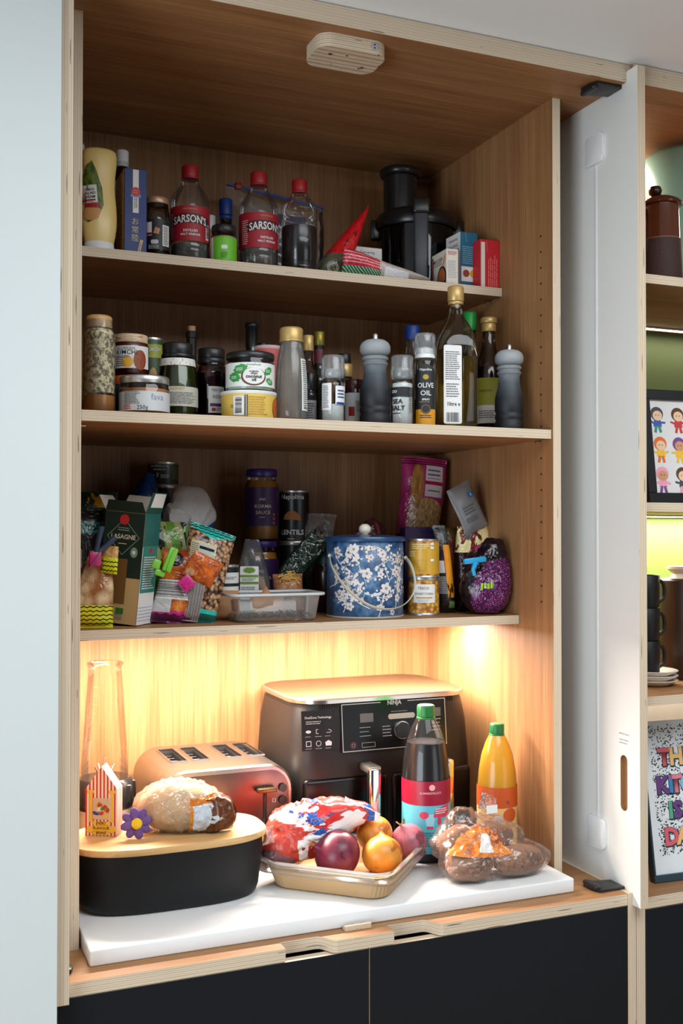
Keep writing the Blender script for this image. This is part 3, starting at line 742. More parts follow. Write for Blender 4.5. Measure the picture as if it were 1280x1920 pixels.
# salad cream: wide squeezy bottle standing on its cap
p = at(186.5, 281, .245); k = ppm(p.x, .245); hh = p.z-Z1
t = thing('salad_cream_bottle', 'pale yellow squeezy salad cream bottle standing on its white cap', 'bottle', (p.x, .245, Z1+.0004), face(p.x, .245)+.12)
hw = 33/k; cream = mat('salad_cream_plastic', rgb(236, 206, 130), .28, vary=.02)
sil = [(.82, .10), (.92, .18), (.99, .27), (1.0, .35), (.97, .45), (.91, .55), (.87, .64), (.89, .74), (.96, .84), (.985, .92), (.93, .975), (.78, .995), (.45, 1.0), (0, 1.0)]
bm = lathe([(0, hh*.10)]+[(hw*a, hh*b) for a, b in sil], 44, sy=.55); part('body', bm, cream, t, 60)
part('cap', lathe([(0, 0), (hw*.80, 0), (hw*.86, .003), (hw*.84, hh*.10), (hw*.80, hh*.115), (0, hh*.115)], 40, sy=.58), WHITE, t)
def cream_rz(z): return rad([(hw*a, hh*b) for a, b in sil], z)
def on_oval(bm, z, dx=0, off=.0012):
    for v in bm.verts:
        x, zz = v.co.x+dx, z+v.co.y; rr = cream_rz(zz); q = max(0, 1-(x/rr)**2); v.co = (x, -.55*rr*math.sqrt(q)-off-v.co.z, zz)
    return bm
def dense(bm, c=4):
    bmesh.ops.triangulate(bm, faces=bm.faces); bmesh.ops.subdivide_edges(bm, edges=bm.edges, cuts=c, use_grid_fill=True); return bm
drop = [(-.030, -.035), (-.012, -.052), (.006, -.044), (.016, -.020), (.013, .010), (.002, .040), (-.006, .056), (-.016, .048), (-.026, .020)]
g_ = prn('salad_label_print', ('noise', rgb(40, 66, 26), rgb(120, 140, 60), 6), [(('ell', .5, .12, .45, .12), rgb(205, 150, 90)), (('rect', .1, .22, .8, .30), rgb(170, 30, 30))])
bm = dense(shape2([(x*1.0-.002, y_*hh/.185) for x, y_ in drop]), 6); L_ = uvl(bm)
for f in bm.faces:
    for lp in f.loops: lp[L_].uv = ((lp.vert.co.x+.03)/.046, (lp.vert.co.y+.052)/.108)
l = fin('label', on_oval(bm, hh*.56, -.008), g_, t)
fin('name_panel', on_oval(xf(dense(rect2(.026, .034), 3), rot=.08), hh*.55, -.019, .0016), PAPER, l)
fin('lettering', on_oval(xf(textmesh('SALAD', .0074, .01), rot=.08), hh*.555, -.020, .002), INK, l); fin('lettering', on_oval(xf(textmesh('CREAM', .0072, .01), rot=.08), hh*.518, -.021, .002), INK, l)
fin('lettering', on_oval(xf(textmesh('TESCO', .0052, .03), rot=.08), hh*.59, -.019, .002), INK, l)
fin('red_band', on_oval(xf(dense(rect2(.024, .003), 3), rot=.1), hh*.488, -.021, .002), RED, l); fin('fine_print', on_oval(xf(lines(.020, .006, 2, 3), rot=.1), hh*.465, -.021, .002), GREY_INK, l)

# ------------------------------------------------------------------ middle shelf
G2 = None
# smeared bottle at the left end
t, r, h = spot('peanut_sauce_bottle', 'clear bottle smeared inside with peanut sauce, tan cap, at left end of middle shelf', 'bottle', 155, 217, 593, .058, Z2)
pr = [(0, 0), (r-.004, 0), (r, .004), (r*.98, h*.3), (r*.97, h*.78), (r*1.0, h*.81), (r*.97, h*.835), (r*.80, h*.865), (r*.74, h*.885), (r*.74, h*.93)]
part('bottle', lathe(pr, 40, cap=False), clear, t)
g = G('peanut_smear'); nz = g.noise(g.mapped((1, 1, .8)), 150, 5, .7)
mk = g.ramp(nz.outputs[0], [(.475, (0, 0, 0)), (.515, (1, 1, 1))])
sm = g.n('MixShader', {0: mk, 1: g.n('MixShader', {0: .7, 1: g.n('BsdfTransparent', {0: (.7, .67, .6)}).outputs[0], 2: g.n('BsdfDiffuse', {0: rgb(150, 138, 118)}).outputs[0]}).outputs[0], 2: g.bsdf(Base_Color=rgb(228, 208, 168), Roughness=.6).outputs[0]})
MATS['peanut_smear'] = g.done(sm.outputs[0])
part('sauce_smears', lathe([(r*.95, h*.20), (r*.94, h*.78), (r*.95, h*.81), (r*.76, h*.86)], 40, cap=False), MATS['peanut_smear'], t)
part('sauce', lathe([(0, .003), (r*.95, .003), (r*.95, h*.175), (0, h*.18)], 32), mat('peanut_sauce', rgb(196, 128, 60), .35), t)
part('cap', lidbm(r*.78, h*.875, h, .004), mat('tan_cap', rgb(200, 158, 96), .4), t)
part('neck_film', lathe([(r*.80, h*.865), (r*.79, h*.90), (r*.785, h*.955)], 30, cap=False), glass('neck_film', (.95, .93, .88), .7, haze=.1), t)
# orange-lidded jar under the kimchi
t, r, h = spot('low_jar', 'dark jar with orange lid underneath the kimchi jar', 'jar', 212, 272, 707, .145, Z2)
part('jar', lathe(bprof(r, h*.86, r*.95, h*.7, h*.8), 32), mat('jar_teal_dark', rgb(38, 52, 58), .2), t); part('lid', lidbm(r*.97, h*.80, h, .002), mat('orange_lid', rgb(226, 104, 34), .4), t)
zk = Z2+h+.0006; hk = h
t, r, h = spot('kimchi_jar', 'glass jar of red kimchi with cream label and spotted pale lid', 'jar', 213, 279, 630, .145, zk-.0004, rot=-.1)
part('jar', lathe(bprof(r, h*.86, r*.92, h*.70, h*.82), 36, cap=False), clear, t)
part('kimchi', lathe([(0, .003), (r*.96, .003), (r*.96, h*.7), (r*.88, h*.80), (0, h*.80)], 32), mat('kimchi_red', rgb(104, 28, 16), .35, vary=.5, vscale=90), t)
part('lid', lidbm(r*.93, h*.80, h, .002), prn('kimchi_lid', rgb(222, 196, 160), [(('noise', 9, .6), rgb(170, 60, 40))], .5), t)
l = label_on(t, r, h*.16, h*.70, PAPER, -.05, 1.35, lab='cream label')
text_on(l, 'KOREAN', .0078, r, h*.63, GREY_INK, -.18, .0); text_on(l, 'KIMCHI', .0108, r, h*.535, INK, -.16, .012, space=1.08)
fine_on(l, .03, .005, 2, r, h*.44, GREY_INK, -.3, 6)
shape_on(l, disc2(.011, .010), r, h*.31, mat('yellow_print', rgb(238, 176, 60)), -.12, nm='yellow_blob'); fine_on(l, .02, .018, 5, r, h*.32, GREY_INK, -.52, 8)
shape_on(l, disc2(.0125, .018), r, h*.36, mat('kimchi_photo', rgb(150, 66, 30), .5, vary=.8, vscale=200), .62, nm='picture')
# peach tin behind
t, r, h = spot('fruit_tin', 'green and yellow fruit tin standing behind the kimchi jar', 'tin', 262, 307, 637, .30, Z2)
pr_ = prn('fruit_tin_print', rgb(62, 86, 50), [(('rect', 0, .78, 1, .93), rgb(170, 175, 60)), (('ell', .52, .45, .07, .22), rgb(190, 150, 90)), (('ell', .46, .40, .05, .16), rgb(130, 60, 50))], .4)
part('tin', lathe([(0, 0), (r, 0), (r, h), (r*.95, h), (r*.95, h-.003), (0, h-.003)], 36), pr_, t); part('rim', lathe([(r, h-.004), (r*1.02, h-.002), (r*1.0, h+.0008), (r*.96, h)], 32, cap=False), SILVER, t)
text_on(t, 'PEACH', .010, r, h*.87, WHITE_INK, .1, .02)
# shallow jar with silver lid
t, r, h = spot('fava_jar', 'squat jar with silver lid and pale grey label reading 250g', 'jar', 223.5, 317.5, 708, .062, Z2, rot=.05)
part('jar', lathe([(0, 0), (r*.94, 0), (r, .006), (r, h*.66), (r*.97, h*.72), (r*.97, h*.80)], 44, cap=False), clear, t)
part('spread', lathe([(0, .003), (r*.93, .003), (r*.965, .007), (r*.965, h*.66), (0, h*.66)], 40), mat('orange_spread', rgb(196, 124, 68), .4), t)
part('lid', lidbm(r*.985, h*.80, h, .0025), SILVER, t)
l = label_on(t, r, h*.07, h*.57, mat('silver_label', rgb(206, 208, 208), .45), 0, 1.45)
fine_on(l, .030, .022, 8, r, h*.40, GREY_INK, -.55, 3); text_on(l, '250g', .0098, r, h*.145, INK, -.12, 0); text_on(l, 'fava', .0155, r, h*.42, mat('label_blue_grey', rgb(130, 150, 170)), .48, 0)
shape_on(l, rect2(.022, .012), r, h*.17, mat('cream_panel', rgb(236, 224, 214)), -.72, nm='panel'); fine_on(l, .018, .009, 3, r, h*.17, mat('red_ink', rgb(170, 60, 60)), -.72, 2, off=.0014)
# mint-green jar with black lid
t, r, h = spot('mint_sauce_jar', 'rounded jar of dark green sauce with black lid and fruit-patterned neck band', 'jar', 294, 372, 645, .138, Z2)
pr = [(0, 0), (r*.90, 0), (r*.97, .005), (r, h*.16), (r*1.0, h*.38), (r*.93, h*.55), (r*.86, h*.68), (r*.82, h*.76), (r*.74, h*.80), (r*.66, h*.83), (r*.66, h*.88)]
part('jar', lathe(pr, 40, cap=False), glass('jar_glass_green', (.75, .82, .66), .6), t)
part('sauce', lathe([(0, .003)]+[(a*.96, b) for a, b in pr[1:8]]+[(0, h*.75)], 36), mat('mint_sauce', rgb(52, 58, 22), .25, vary=.4, vscale=60), t)
part('lid', lidbm(r*.73, h*.855, h, .003), BLACK, t); part('lid_skirt', lidbm(r*.78, h*.81, h*.855, .001), BLACK, t)
b = part('neck_band', lathe([(r*.885, h*.695), (r*.835, h*.790)], 40, cap=False), prn('fruit_band', rgb(232, 230, 224), [(('spots', 60, 1.2, .22), rgb(200, 60, 40)), (('and', ('spots', 43, 1.5, .22), ('rect', 0, 0, 1, 1)), rgb(230, 170, 50)), (('spots', 71, 1.1, .18), rgb(60, 110, 50))]), t)
l = label_on(t, r, h*.17, h*.42, mat('newsprint_label', rgb(206, 204, 190), .6), .25, 1.05, rz=lambda z: rad(pr, z), nz=6)
fine_on(l, .052, .022, 8, r, h*.275, GREY_INK, .25, 11, rz=lambda z: rad(pr, z), off=.0012); text_on(l, 'HONEY', .0075, r, h*.39, mat('ochre_ink', rgb(200, 170, 80)), .0, .02, rz=lambda z: rad(pr, z), off=.0012)
# corked dark bottle
t, r, h = spot('corked_bottle', 'slim black bottle with a cork stopper behind the green sauce jar', 'bottle', 336, 382, 612, .27, Z2)
part('bottle', lathe(bprof(r, h*.95, r*.42, h*.40, h*.66), 32, cap=False), mat('black_glass', (.012, .012, .012), .08), t); part('neck_ring', lathe([(r*.42, h*.88), (r*.50, h*.885), (r*.50, h*.935), (r*.42, h*.94)], 28), mat('black_glass', (0, 0, 0)), t)
part('cork', lathe([(0, h*.90), (r*.30, h*.90), (r*.33, h), (0, h)], 20), mat('cork', rgb(186, 140, 100), .8, vary=.2, vscale=300), t)
# beetroot jars
t, r, h = spot('beetroot_jar', 'dark jar of sliced beetroot with black lid and white label', 'jar', 366, 426, 655, .165, Z2, rot=.2)
pr = bprof(r, h*.88, r*.80, h*.66, h*.80)
part('jar', lathe(pr, 36, cap=False), glass('jar_glass_violet', (.55, .42, .45), .5), t); part('beetroot', lathe([(0, .003), (r*.95, .003), (r*.95, h*.66), (0, h*.68)], 32), mat('beetroot', rgb(66, 12, 26), .25, vary=.4, vscale=60), t)
part('lid', lidbm(r*.84, h*.87, h, .003), BLACK, t); part('lid_skirt', lidbm(r*.86, h*.80, h*.865, .001), BLACK, t)
l = label_on(t, r, h*.13, h*.48, PAPER, .15, .52); shape_on(l, rect2(.026, .006), r, h*.235, mat('purple_print', rgb(84, 40, 90)), .17, nm='purple_band')
text_on(l, 'RED', .0085, r, h*.34, GREY_INK, .15, .01); text_on(l, 'TESCO', .0068, r, h*.43, GREY_INK, .15, .01); fine_on(l, .02, .007, 2, r, h*.18, GREY_INK, .15, 4)
shape_on(l, rect2(.006, .006), r, h*.175, mat('flag_red', rgb(170, 40, 60)), -.05, nm='flag', off=.0013)
t, r, h = spot('pickle_jar', 'short jar with a wide black lid tucked behind the beetroot jar', 'jar', 398, 440, 690, .255, Z2)
part('jar', lathe(bprof(r, h*.84, r*.92, h*.66, h*.8), 28), mat('dark_pickle', rgb(40, 12, 16), .2), t); part('lid', lidbm(r*.98, h*.80, h, .003), BLACK, t)
# yellow tub with the coconut oil jar standing on it
t, r, h = spot('yellow_tub', 'round yellow tub with barcode underneath the coconut oil jar', 'tub', 414.5, 517.5, 738, .066, Z2)
ytub = lathe([(0, 0), (r*.97, 0), (r*.985, .004), (r*.995, h*.86), (r, h*.90), (r, h), (r*.95, h), (r*.95, h-.002), (0, h-.002)], 44)
part('tub', ytub, mat('yellow_print_tub', rgb(232, 196, 92), .45), t); part('lid_rim', lathe([(r*1.0, h*.88), (r*1.02, h*.90), (r*1.02, h+.0004), (r*.95, h+.0004)], 44, cap=False), WHITE, t)
shape_on(t, rect2(.020, .034), r, h*.44, PAPER, -.36, nm='barcode_panel'); fin('barcode', curl(xf(barcode(.028, .012, 20, 5), rot=PI/2), r, h*.46, -.36, .0016), INK, t)
for a in (-.115, -.055): shape_on(t, rect2(.0018, .038), r, h*.44, INK, a, off=.0013, nm='stripe')
shape_on(t, rect2(.0028, .038), r, h*.44, WHITE_INK, -.085, off=.0012, nm='stripe')
tub_h = h
fine_on(t, .036, .034, 8, r, h*.45, mat('ochre_print', rgb(196, 150, 60)), .36, 9); shape_on(t, disc2(.013, .018), r, h*.42, mat('curry_photo', rgb(200, 96, 30), .5, vary=.6, vscale=120), 1.28, nm='picture')
ring = shape_on(t, ring2(.003, .003, .0008, 14), r, h*.42, INK, -.62, nm='recycling_mark', off=.0013)
t, r, h = spot('coconut_oil_jar', 'glass jar of white coconut oil with black lid and leafy label', 'jar', 423.5, 514.5, 664, .066, Z2+tub_h+.0008, rot=.02)
pr = [(0, 0), (r*.94, 0), (r, .006), (r*1.0, h*.55), (r*.99, h*.70), (r*.95, h*.78), (r*.94, h*.86)]
part('jar', lathe(pr, 44, cap=False), clear, t); part('coconut_oil', lathe([(0, .003), (r*.93, .003), (r*.965, .008), (r*.965, h*.68), (0, h*.69)], 40), mat('coconut_white', rgb(206, 222, 200), .4), t)
part('lid', lidbm(r*1.0, h*.84, h, .003), BLACK, t)
l = label_on(t, r, h*.10, h*.70, mat('glossy_label', rgb(234, 236, 232), .35), 0, 1.5)
leafg = mat('leaf_green', rgb(52, 150, 62), .5)
def leaf(w, hh_): return shape2([(w*math.cos(a)*(1+.12*math.cos(9*a)), hh_*math.sin(a)*(1+.10*math.sin(7*a))) for a in [2*PI*k/40 for k in range(40)]])
for a, z, w, q in ((-.44, .53, .0135, .3), (-.70, .33, .0125, -.2), (.78, .50, .010, .6), (.86, .24, .009, -.4)):
    lf = shape_on(l, xf(leaf(w, w*.62), rot=q), r, h*z, leafg, a, nm='leaf_print'); fine_on(lf, w*1.1, .006, 2, r, h*z, WHITE_INK, a, 5, off=.0013)
shape_on(l, disc2(.0228, .0165), r, h*.345, mat('coconut_brown', rgb(104, 62, 40)), .12, nm='oval'); shape_on(l, disc2(.0195, .0150), r, h*.365, PAPER, .13, off=.0013, nm='oval_centre')
for s_, sz, z, bo in (('organic', .0056, .475, .01), ('virgin', .0056, .42, .01), ('coconut', .0085, .345, .03), ('oil', .0080, .262, .03)): text_on(l, s_, sz, r, h*z, INK, .13, bo, off=.0018)
text_on(l, 'grovefresh', .0062, r, h*.645, GREY_INK, .12, 0)
# black-necked bottle and pink tin behind
t, r, h = spot('black_wine_bottle', 'black-capsuled wine bottle behind the coconut oil jar', 'bottle', 441, 503, 606, .36, Z2)
part('bottle', lathe(bprof(r, h*.9, r*.36, h*.52, h*.74), 32, cap=False), mat('black_glass', (0, 0, 0)), t); part('capsule', lathe([(r*.38, h*.78), (r*.38, h*.955), (r*.42, h*.96), (r*.42, h*.985), (r*.36, h), (0, h)], 24), BLACK, t)
t, r, h = spot('pink_tin', 'round pink cardboard tin behind the gold-capped squeezy bottle', 'tin', 477, 529, 651, .20, Z2)
part('drum', lathe([(0, 0), (r, 0), (r, h*.965), (0, h*.965)], 36), mat('pink_card', rgb(206, 96, 92), .5), t); part('rim', lathe([(r, h*.955), (r*1.03, h*.96), (r*1.03, h), (r*.96, h), (0, h*.99)], 36), mat('pink_rim', rgb(226, 190, 186), .4), t)
fine_on(t, .02, .05, 8, r, h*.72, WHITE_INK, .0, 2)
t, r, h = spot('capped_bottle', 'bottle with a small black cap peeping out behind the pink tin', 'bottle', 478, 508, 643, .262, Z2)
part('bottle', lathe(bprof(r, h*.9, r*.6, h*.7, h*.85), 24), mat('black_glass', (0, 0, 0)), t); part('cap', lidbm(r*.64, h*.88, h, .002), BLACK, t)
# honey bottle
t, r, h = spot('honey_bottle', 'nearly empty squeezy honey bottle with gold cap and white side label', 'bottle', 516, 576, 615, .068, Z2, rot=.05)
pr = [(0, 0), (r*.93, 0), (r, .005), (r*1.0, h*.12), (r*.99, h*.40), (r*.90, h*.62), (r*.76, h*.76), (r*.68, h*.82), (r*.68, h*.87)]
part('bottle', lathe(pr, 40, cap=False), glass('dull_honey_plastic', (.82, .82, .78), .6, rough=.15, haze=.2, hazecol=(.5, .48, .44)), t)
part('honey', lathe([(0, .002), (r*.93, .002), (r*.96, .006), (r*.96, h*.035), (0, h*.035)], 32), mat('honey', rgb(140, 60, 20), .3), t)
part('cap', lidbm(r*.74, h*.865, h, .004, ridges=1), GOLD, t); part('cap_ring', lidbm(r*.76, h*.845, h*.868, .001), GOLD, t)
l = label_on(t, r, h*.11, h*.66, PAPER, 1.02, .36, rz=lambda z: rad(pr, z), nz=8); fine_on(l, .014, .085, 22, r, h*.40, GREY_INK, 1.02, 6, rz=lambda z: rad(pr, z), off=.0012)
text_on(l, '680g', .006, r, h*.14, INK, 1.0, .01, rz=lambda z: rad(pr, z))
# slim vinegars and the small dark bottle
t, r, h = spot('slim_vinegar_bottle', 'slim dark bottle with gold cap between the honey bottle and the clear salt grinder', 'bottle', 558, 597, 629, .17, Z2)
part('bottle', lathe(bprof(r, h*.92, r*.46, h*.56, h*.74), 28, cap=False), glass('grey_glass', (.55, .52, .5), .5), t); part('contents', lathe([(0, .003), (r*.93, .003), (r*.93, h*.55), (0, h*.56)], 24), mat('brown_vinegar', rgb(48, 26, 18), .2), t)
part('cap', lidbm(r*.52, h*.83, h, .002), GOLD, t)
t, r, h = spot('extract_bottle', 'short bottle with black cap and grey label in front of the slim gold-capped bottle', 'bottle', 570, 593, 699, .10, Z2)
part('bottle', lathe(bprof(r, h*.70, r*.8, h*.55, h*.68), 24), mat('dark_extract', rgb(40, 34, 36), .15), t); part('cap', lidbm(r*.98, h*.66, h, .002), BLACK, t); l = label_on(t, r, h*.06, h*.46, mat('grey_label', rgb(150, 148, 150), .5), 0, 1.3); fine_on(l, .014, .03, 7, r, h*.26, INK, 0, 3)
t, r, h = spot('balsamic_bottle', 'thin dark bottle with gold cap and plum neck label', 'bottle', 583, 614, 622, .25, Z2)
part('bottle', lathe(bprof(r, h*.92, r*.60, h*.5, h*.66), 28, cap=False), mat('green_black_glass', rgb(22, 34, 20), .1), t); part('cap', lidbm(r*.62, h*.86, h, .002), mat('olive_gold', rgb(150, 130, 50), .35, metal=.5), t); label_on(t, r*.60, h*.68, h*.82, mat('plum_label', rgb(104, 36, 52), .5), 0, 2.6)
# clear salt grinder
t, r, h = spot('salt_grinder', 'clear grinder jar of pale salt with a clear cap, white labels', 'grinder', 602, 646, 668, .058, Z2, 'salt grinders on the middle shelf', .1)
part('jar', lathe([(0, 0), (r*.92, 0), (r, .003), (r, h*.55), (r*.93, h*.62), (r*.80, h*.66), (r*.80, h*.70)], 36, cap=False), clear, t)
part('salt', lathe([(0, .002), (r*.93, .003), (r*.93, h*.27), (0, h*.25)], 28), mat('salt_white', rgb(232, 234, 230), .8, vary=.1, vscale=400), t)
part('grinder_cap', lathe([(r*.86, h*.66), (r*.98, h*.67), (r*1.04, h*.70), (r*1.04, h*.80), (r*.98, h*.84), (r*1.0, h*.97), (r*.92, h), (0, h)], 36, cap=False), glass('frosted_cap', (.95, .96, .96), .65, rough=.12, haze=.14, hazecol=(.8, .82, .83)), t)
part('grinder_core', lathe([(r*.6, h*.66), (r*.7, h*.70), (r*.7, h*.80), (0, h*.83)], 24), glass('frosted_core', (.8, .82, .82), .7, haze=.4, hazecol=(.7, .7, .72)), t)
l = label_on(t, r, h*.18, h*.58, PAPER, -.72, .50); fine_on(l, .014, .042, 14, r, h*.38, GREY_INK, -.72, 2)
l = label_on(t, r, h*.26, h*.54, PAPER, .66, .55); shape_on(l, rect2(.020, .0045), r, h*.28, BLUEP, .66, nm='blue_band'); fine_on(l, .016, .018, 3, r, h*.42, BLUEP, .66, 7)
# dark jar with gold collar and the small red-labelled jar
t, r, h = spot('marmite_jar', 'round dark brown jar with black and gold lid behind the salt grinder', 'jar', 626, 664, 664, .22, Z2)
part('jar', lathe([(0, 0), (r*.9, 0), (r, h*.1), (r, h*.5), (r*.8, h*.66), (r*.66, h*.72)], 32), mat('brown_black_glass', rgb(26, 14, 10), .1), t); part('collar', lidbm(r*.86, h*.70, h*.87, .002), GOLD, t); part('lid', lidbm(r*.66, h*.87, h, .002), BLACK, t); label_on(t, r, h*.35, h*.5, mat('green_strip', rgb(60, 90, 50), .5), 0, 2)
t, r, h = spot('chutney_jar', 'small jar with dark red lid and red badge, left of a pepper mill', 'jar', 646, 684, 713, .145, Z2)
part('jar', lathe(bprof(r, h*.84, r*.93, h*.72, h*.82), 28), mat('chutney_brown', rgb(54, 26, 20), .2), t); part('lid', lidbm(r*.97, h*.80, h, .002), mat('maroon_lid', rgb(70, 26, 24), .3), t); l = label_on(t, r, h*.10, h*.72, mat('silver_label', rgb(200, 200, 200)), 0, 1.4); shape_on(l, rect2(.012, .018), r, h*.34, RED, -.32, nm='red_badge'); fine_on(l, .014, .022, 7, r, h*.45, GREY_INK, .45, 2)
# pepper mills
def ombre(name, z0, z1):
    g = G(name); s = g.n('SeparateXYZ', {0: g.coord()}); f = g.math('DIVIDE', g.math('SUBTRACT', s.outputs[2], z0), z1-z0)
    c = g.ramp(f, [(.0, rgb(15, 16, 20)), (.36, rgb(24, 28, 34)), (.54, rgb(70, 78, 84)), (.70, rgb(132, 138, 141)), (1, rgb(176, 180, 182))])
    return g.done(g.bsdf(Base_Color=c, Roughness=.55).outputs[0])
def mill(u0, u1, vt, y, lab):
    t, r, h = spot('pepper_mill', lab, 'pepper mill', u0, u1, vt, y, Z2, 'graded grey pepper mills')
    m_ = ombre('ombre_lacquer', 0, .18) if 'ombre_lacquer' not in MATS else MATS['ombre_lacquer']; MATS['ombre_lacquer'] = m_
    b = [(0, 0), (.96, 0), (1.0, .02), (1.0, .10), (.93, .12), (.93, .13), (.99, .15), (.99, .18), (.93, .20), (.93, .21), (.99, .23), (1.0, .30), (.98, .38), (.90, .44), (.80, .50), (.74, .56), (.72, .62), (.76, .645), (.84, .66), (.84, .675), (.74, .69), (.74, .70), (.84, .715), (.86, .735), (.78, .75), (.70, .755), (0, .755)]
    part('body', lathe([(r*a, h*z) for a, z in b], 44, cap=False), m_, t, 35)
    k = [(0, .757), (.66, .757), (.86, .770), (.98, .80), (1.0, .835), (.97, .868), (.86, .900), (.64, .926), (.34, .938), (0, .940)]
    part('knob', lathe([(r*a, h*z) for a, z in k], 44, cap=False), m_, t, 60)
    part('finial', lathe([(0, h*.90), (r*.20, h*.90), (r*.20, h*.985), (r*.15, h), (0, h)], 20), steel, t)
mill(674, 732, 626, .07, 'larger-looking pepper mill fading from grey to black between grinder jar and sea salt')
mill(927, 981, 646, .075, 'pepper mill fading from grey to black at the right end of the middle shelf')
# sea salt
t, r, h = spot('sea_salt_jar', 'clear grinder of white sea salt with a black band label', 'grinder', 733, 774, 668, .052, Z2, 'salt grinders on the middle shelf')
part('jar', lathe([(0, 0), (r*.92, 0), (r, .003), (r, h*.52), (r*1.0, h*.60), (r*.82, h*.66), (r*.80, h*.70)], 36, cap=False), clear, t)
part('salt', lathe([(0, .002), (r*.93, .003), (r*.95, h*.6), (0, h*.64)], 28), mat('salt_white', rgb(216, 222, 214)), t)
part('grinder_cap', lathe([(r*.86, h*.66), (r*.98, h*.67), (r*1.08, h*.70), (r*1.08, h*.80), (r*1.0, h*.83), (r*1.03, h*.97), (r*.94, h), (0, h)], 36, cap=False), MATS['frosted_cap'], t)
part('grinder_core', lathe([(r*.6, h*.66), (r*.75, h*.70), (r*.75, h*.82), (0, h*.85)], 24), mat('core_dark', rgb(120, 122, 120), .4), t)
l = label_on(t, r, h*.40, h*.54, INK, -.15, 1.3, nm='black_band'); text_on(l, 'CIO', .007, r, h*.475, WHITE_INK, -.75, .02)
text_on(t, 'SEA', .0125, r, h*.33, INK, -.45, .02); text_on(t, 'SALT', .0125, r, h*.235, INK, -.42, .02); fine_on(t, .020, .004, 1, r, h*.165, INK, -.55, 1); fine_on(t, .008, .05, 12, r, h*.36, GREY_INK, .9, 5)
# blue-capped bottle behind
t, r, h = spot('blue_cap_bottle', 'clear plastic bottle with blue cap behind the sea salt', 'bottle', 740, 806, 611, .27, Z2)
part('bottle', lathe(bprof(r, h*.9, r*.38, h*.5, h*.82), 32, cap=False), pet, t); part('contents', lathe([(0, .003), (r*.95, .003), (r*.95, h*.46), (0, h*.46)], 28), mat('amber_content', rgb(120, 60, 26), .3), t); part('cap', lidbm(r*.42, h*.87, h, .003, ridges=1), BLUEP, t); label_on(t, r, h*.15, h*.44, mat('black_label', (0, 0, 0)), 0, 2.4)
# olive oil spray
t, r, h = spot('oil_spray_bottle', 'slim olive oil spray bottle with clear cap and black label', 'bottle', 775.5, 817, 627, .062, Z2)
pr = [(0, 0), (r*.93, 0), (r, .004), (r, h*.68), (r*.93, h*.73), (r*.72, h*.77), (r*.62, h*.80)]
part('bottle', lathe(pr, 36, cap=False), glass('oil_bottle_plastic', (.86, .86, .74), .55), t); part('oil', lathe([(0, .003), (r*.94, .003), (r*.94, h*.30), (0, h*.30)], 28), mat('olive_oil', rgb(170, 130, 20), .15), t)
part('nozzle_collar', lathe([(r*.9, h*.735), (r*.92, h*.76), (r*.80, h*.80), (r*.75, h*.84), (r*.4, h*.86), (.0, h*.86)], 28), WHITE, t)
part('cap', lathe([(r*.93, h*.78), (r*.97, h*.80), (r*.97, h*.965), (r*.90, h), (0, h)], 32, cap=False), MATS['frosted_cap'], t)
l = part('label', curl(shape2([(-r*1.02, -h*.33), (r*1.02, -h*.33), (r*1.02, h*.18)]+[(r*1.02*math.cos(PI*k/10), h*.18+h*.14*math.sin(PI*k/10)) for k in range(1, 10)]+[(-r*1.02, h*.18)]), r, h*.345, .08, .0006), mat('black_label', (0, 0, 0)), t)
shape_on(l, rect2(r*2.0, h*.165), r, h*.10, mat('amber_band', rgb(216, 148, 20), .5), .08, nm='amber_band'); shape_on(l, disc2(.0095), r, h*.185, INK, .08, off=.0013, nm='seal'); shape_on(l, ring2(.008, .008, .0008), r, h*.185, mat('dull_gold_ink', rgb(150, 120, 60)), .08, off=.0016, nm='seal_ring')
text_on(l, 'OLIVE', .0132, r, h*.435, WHITE_INK, .08, .01, sx=.92); text_on(l, 'OIL', .0132, r, h*.352, WHITE_INK, .08, .01); text_on(l, 'SPRAY', .0052, r, h*.285, WHITE_INK, .08, .02); text_on(l, 'Napolina', .0066, r, h*.605, WHITE_INK, .08, .01)
shape_on(l, disc2(.0055, .005), r, h*.525, mat('olive_print', rgb(170, 150, 50)), .08, nm='olive_print'); fine_on(l, .022, .008, 2, r, h*.105, INK, .08, 3, off=.0013); fine_on(l, .026, .003, 1, r, h*.26, mat('dull_gold_ink', (0, 0, 0)), .08, 2)
# big square olive oil bottle
p = at(854, 538, .085); k = ppm(p.x, .085); hh = p.z-Z2; w_ = 38.5/k
t = thing('olive_oil_bottle', 'tall square-shouldered bottle of olive oil with gold cap and white back label', 'bottle', (p.x, .085, Z2+.0004), face(p.x, .085)+.30)
def sqbottle(s, prof, e):
    bm = bmesh.new(); rings = []
    for rr, z, q in prof:
        rings.append([bm.verts.new((x*rr*s, y_*rr*s, z)) for x, y_ in superell(1, .92 if q > 3 else 1, q, 48)])
    for a, b_ in zip(rings, rings[1:]):
        for i in range(48): bm.faces.new((a[i], a[(i+1) % 48], b_[(i+1) % 48], b_[i]))
    bm.faces.new(rings[0][::-1]); return bm
sp_ = [(.86, 0, 6), (.90, hh*.01, 6), (.90, hh*.56, 6), (.885, hh*.61, 5), (.82, hh*.66, 4), (.66, hh*.72, 3), (.48, hh*.765, 2.4), (.36, hh*.80, 2), (.31, hh*.85, 2), (.30, hh*.90, 2)]
part('bottle', sqbottle(w_, sp_, 6), glass('olive_glass', (.86, .85, .74), .5), t, 40)
part('oil', sqbottle(w_*.93, [(a, z+.003, q) for a, z, q in sp_ if z < hh*.5]+[(.90, hh*.50, 6), (.02, hh*.502, 6)], 6), glass('oil_deep', (.80, .68, .34), .6, haze=.22, hazecol=rgb(150, 118, 50)), t, 40)
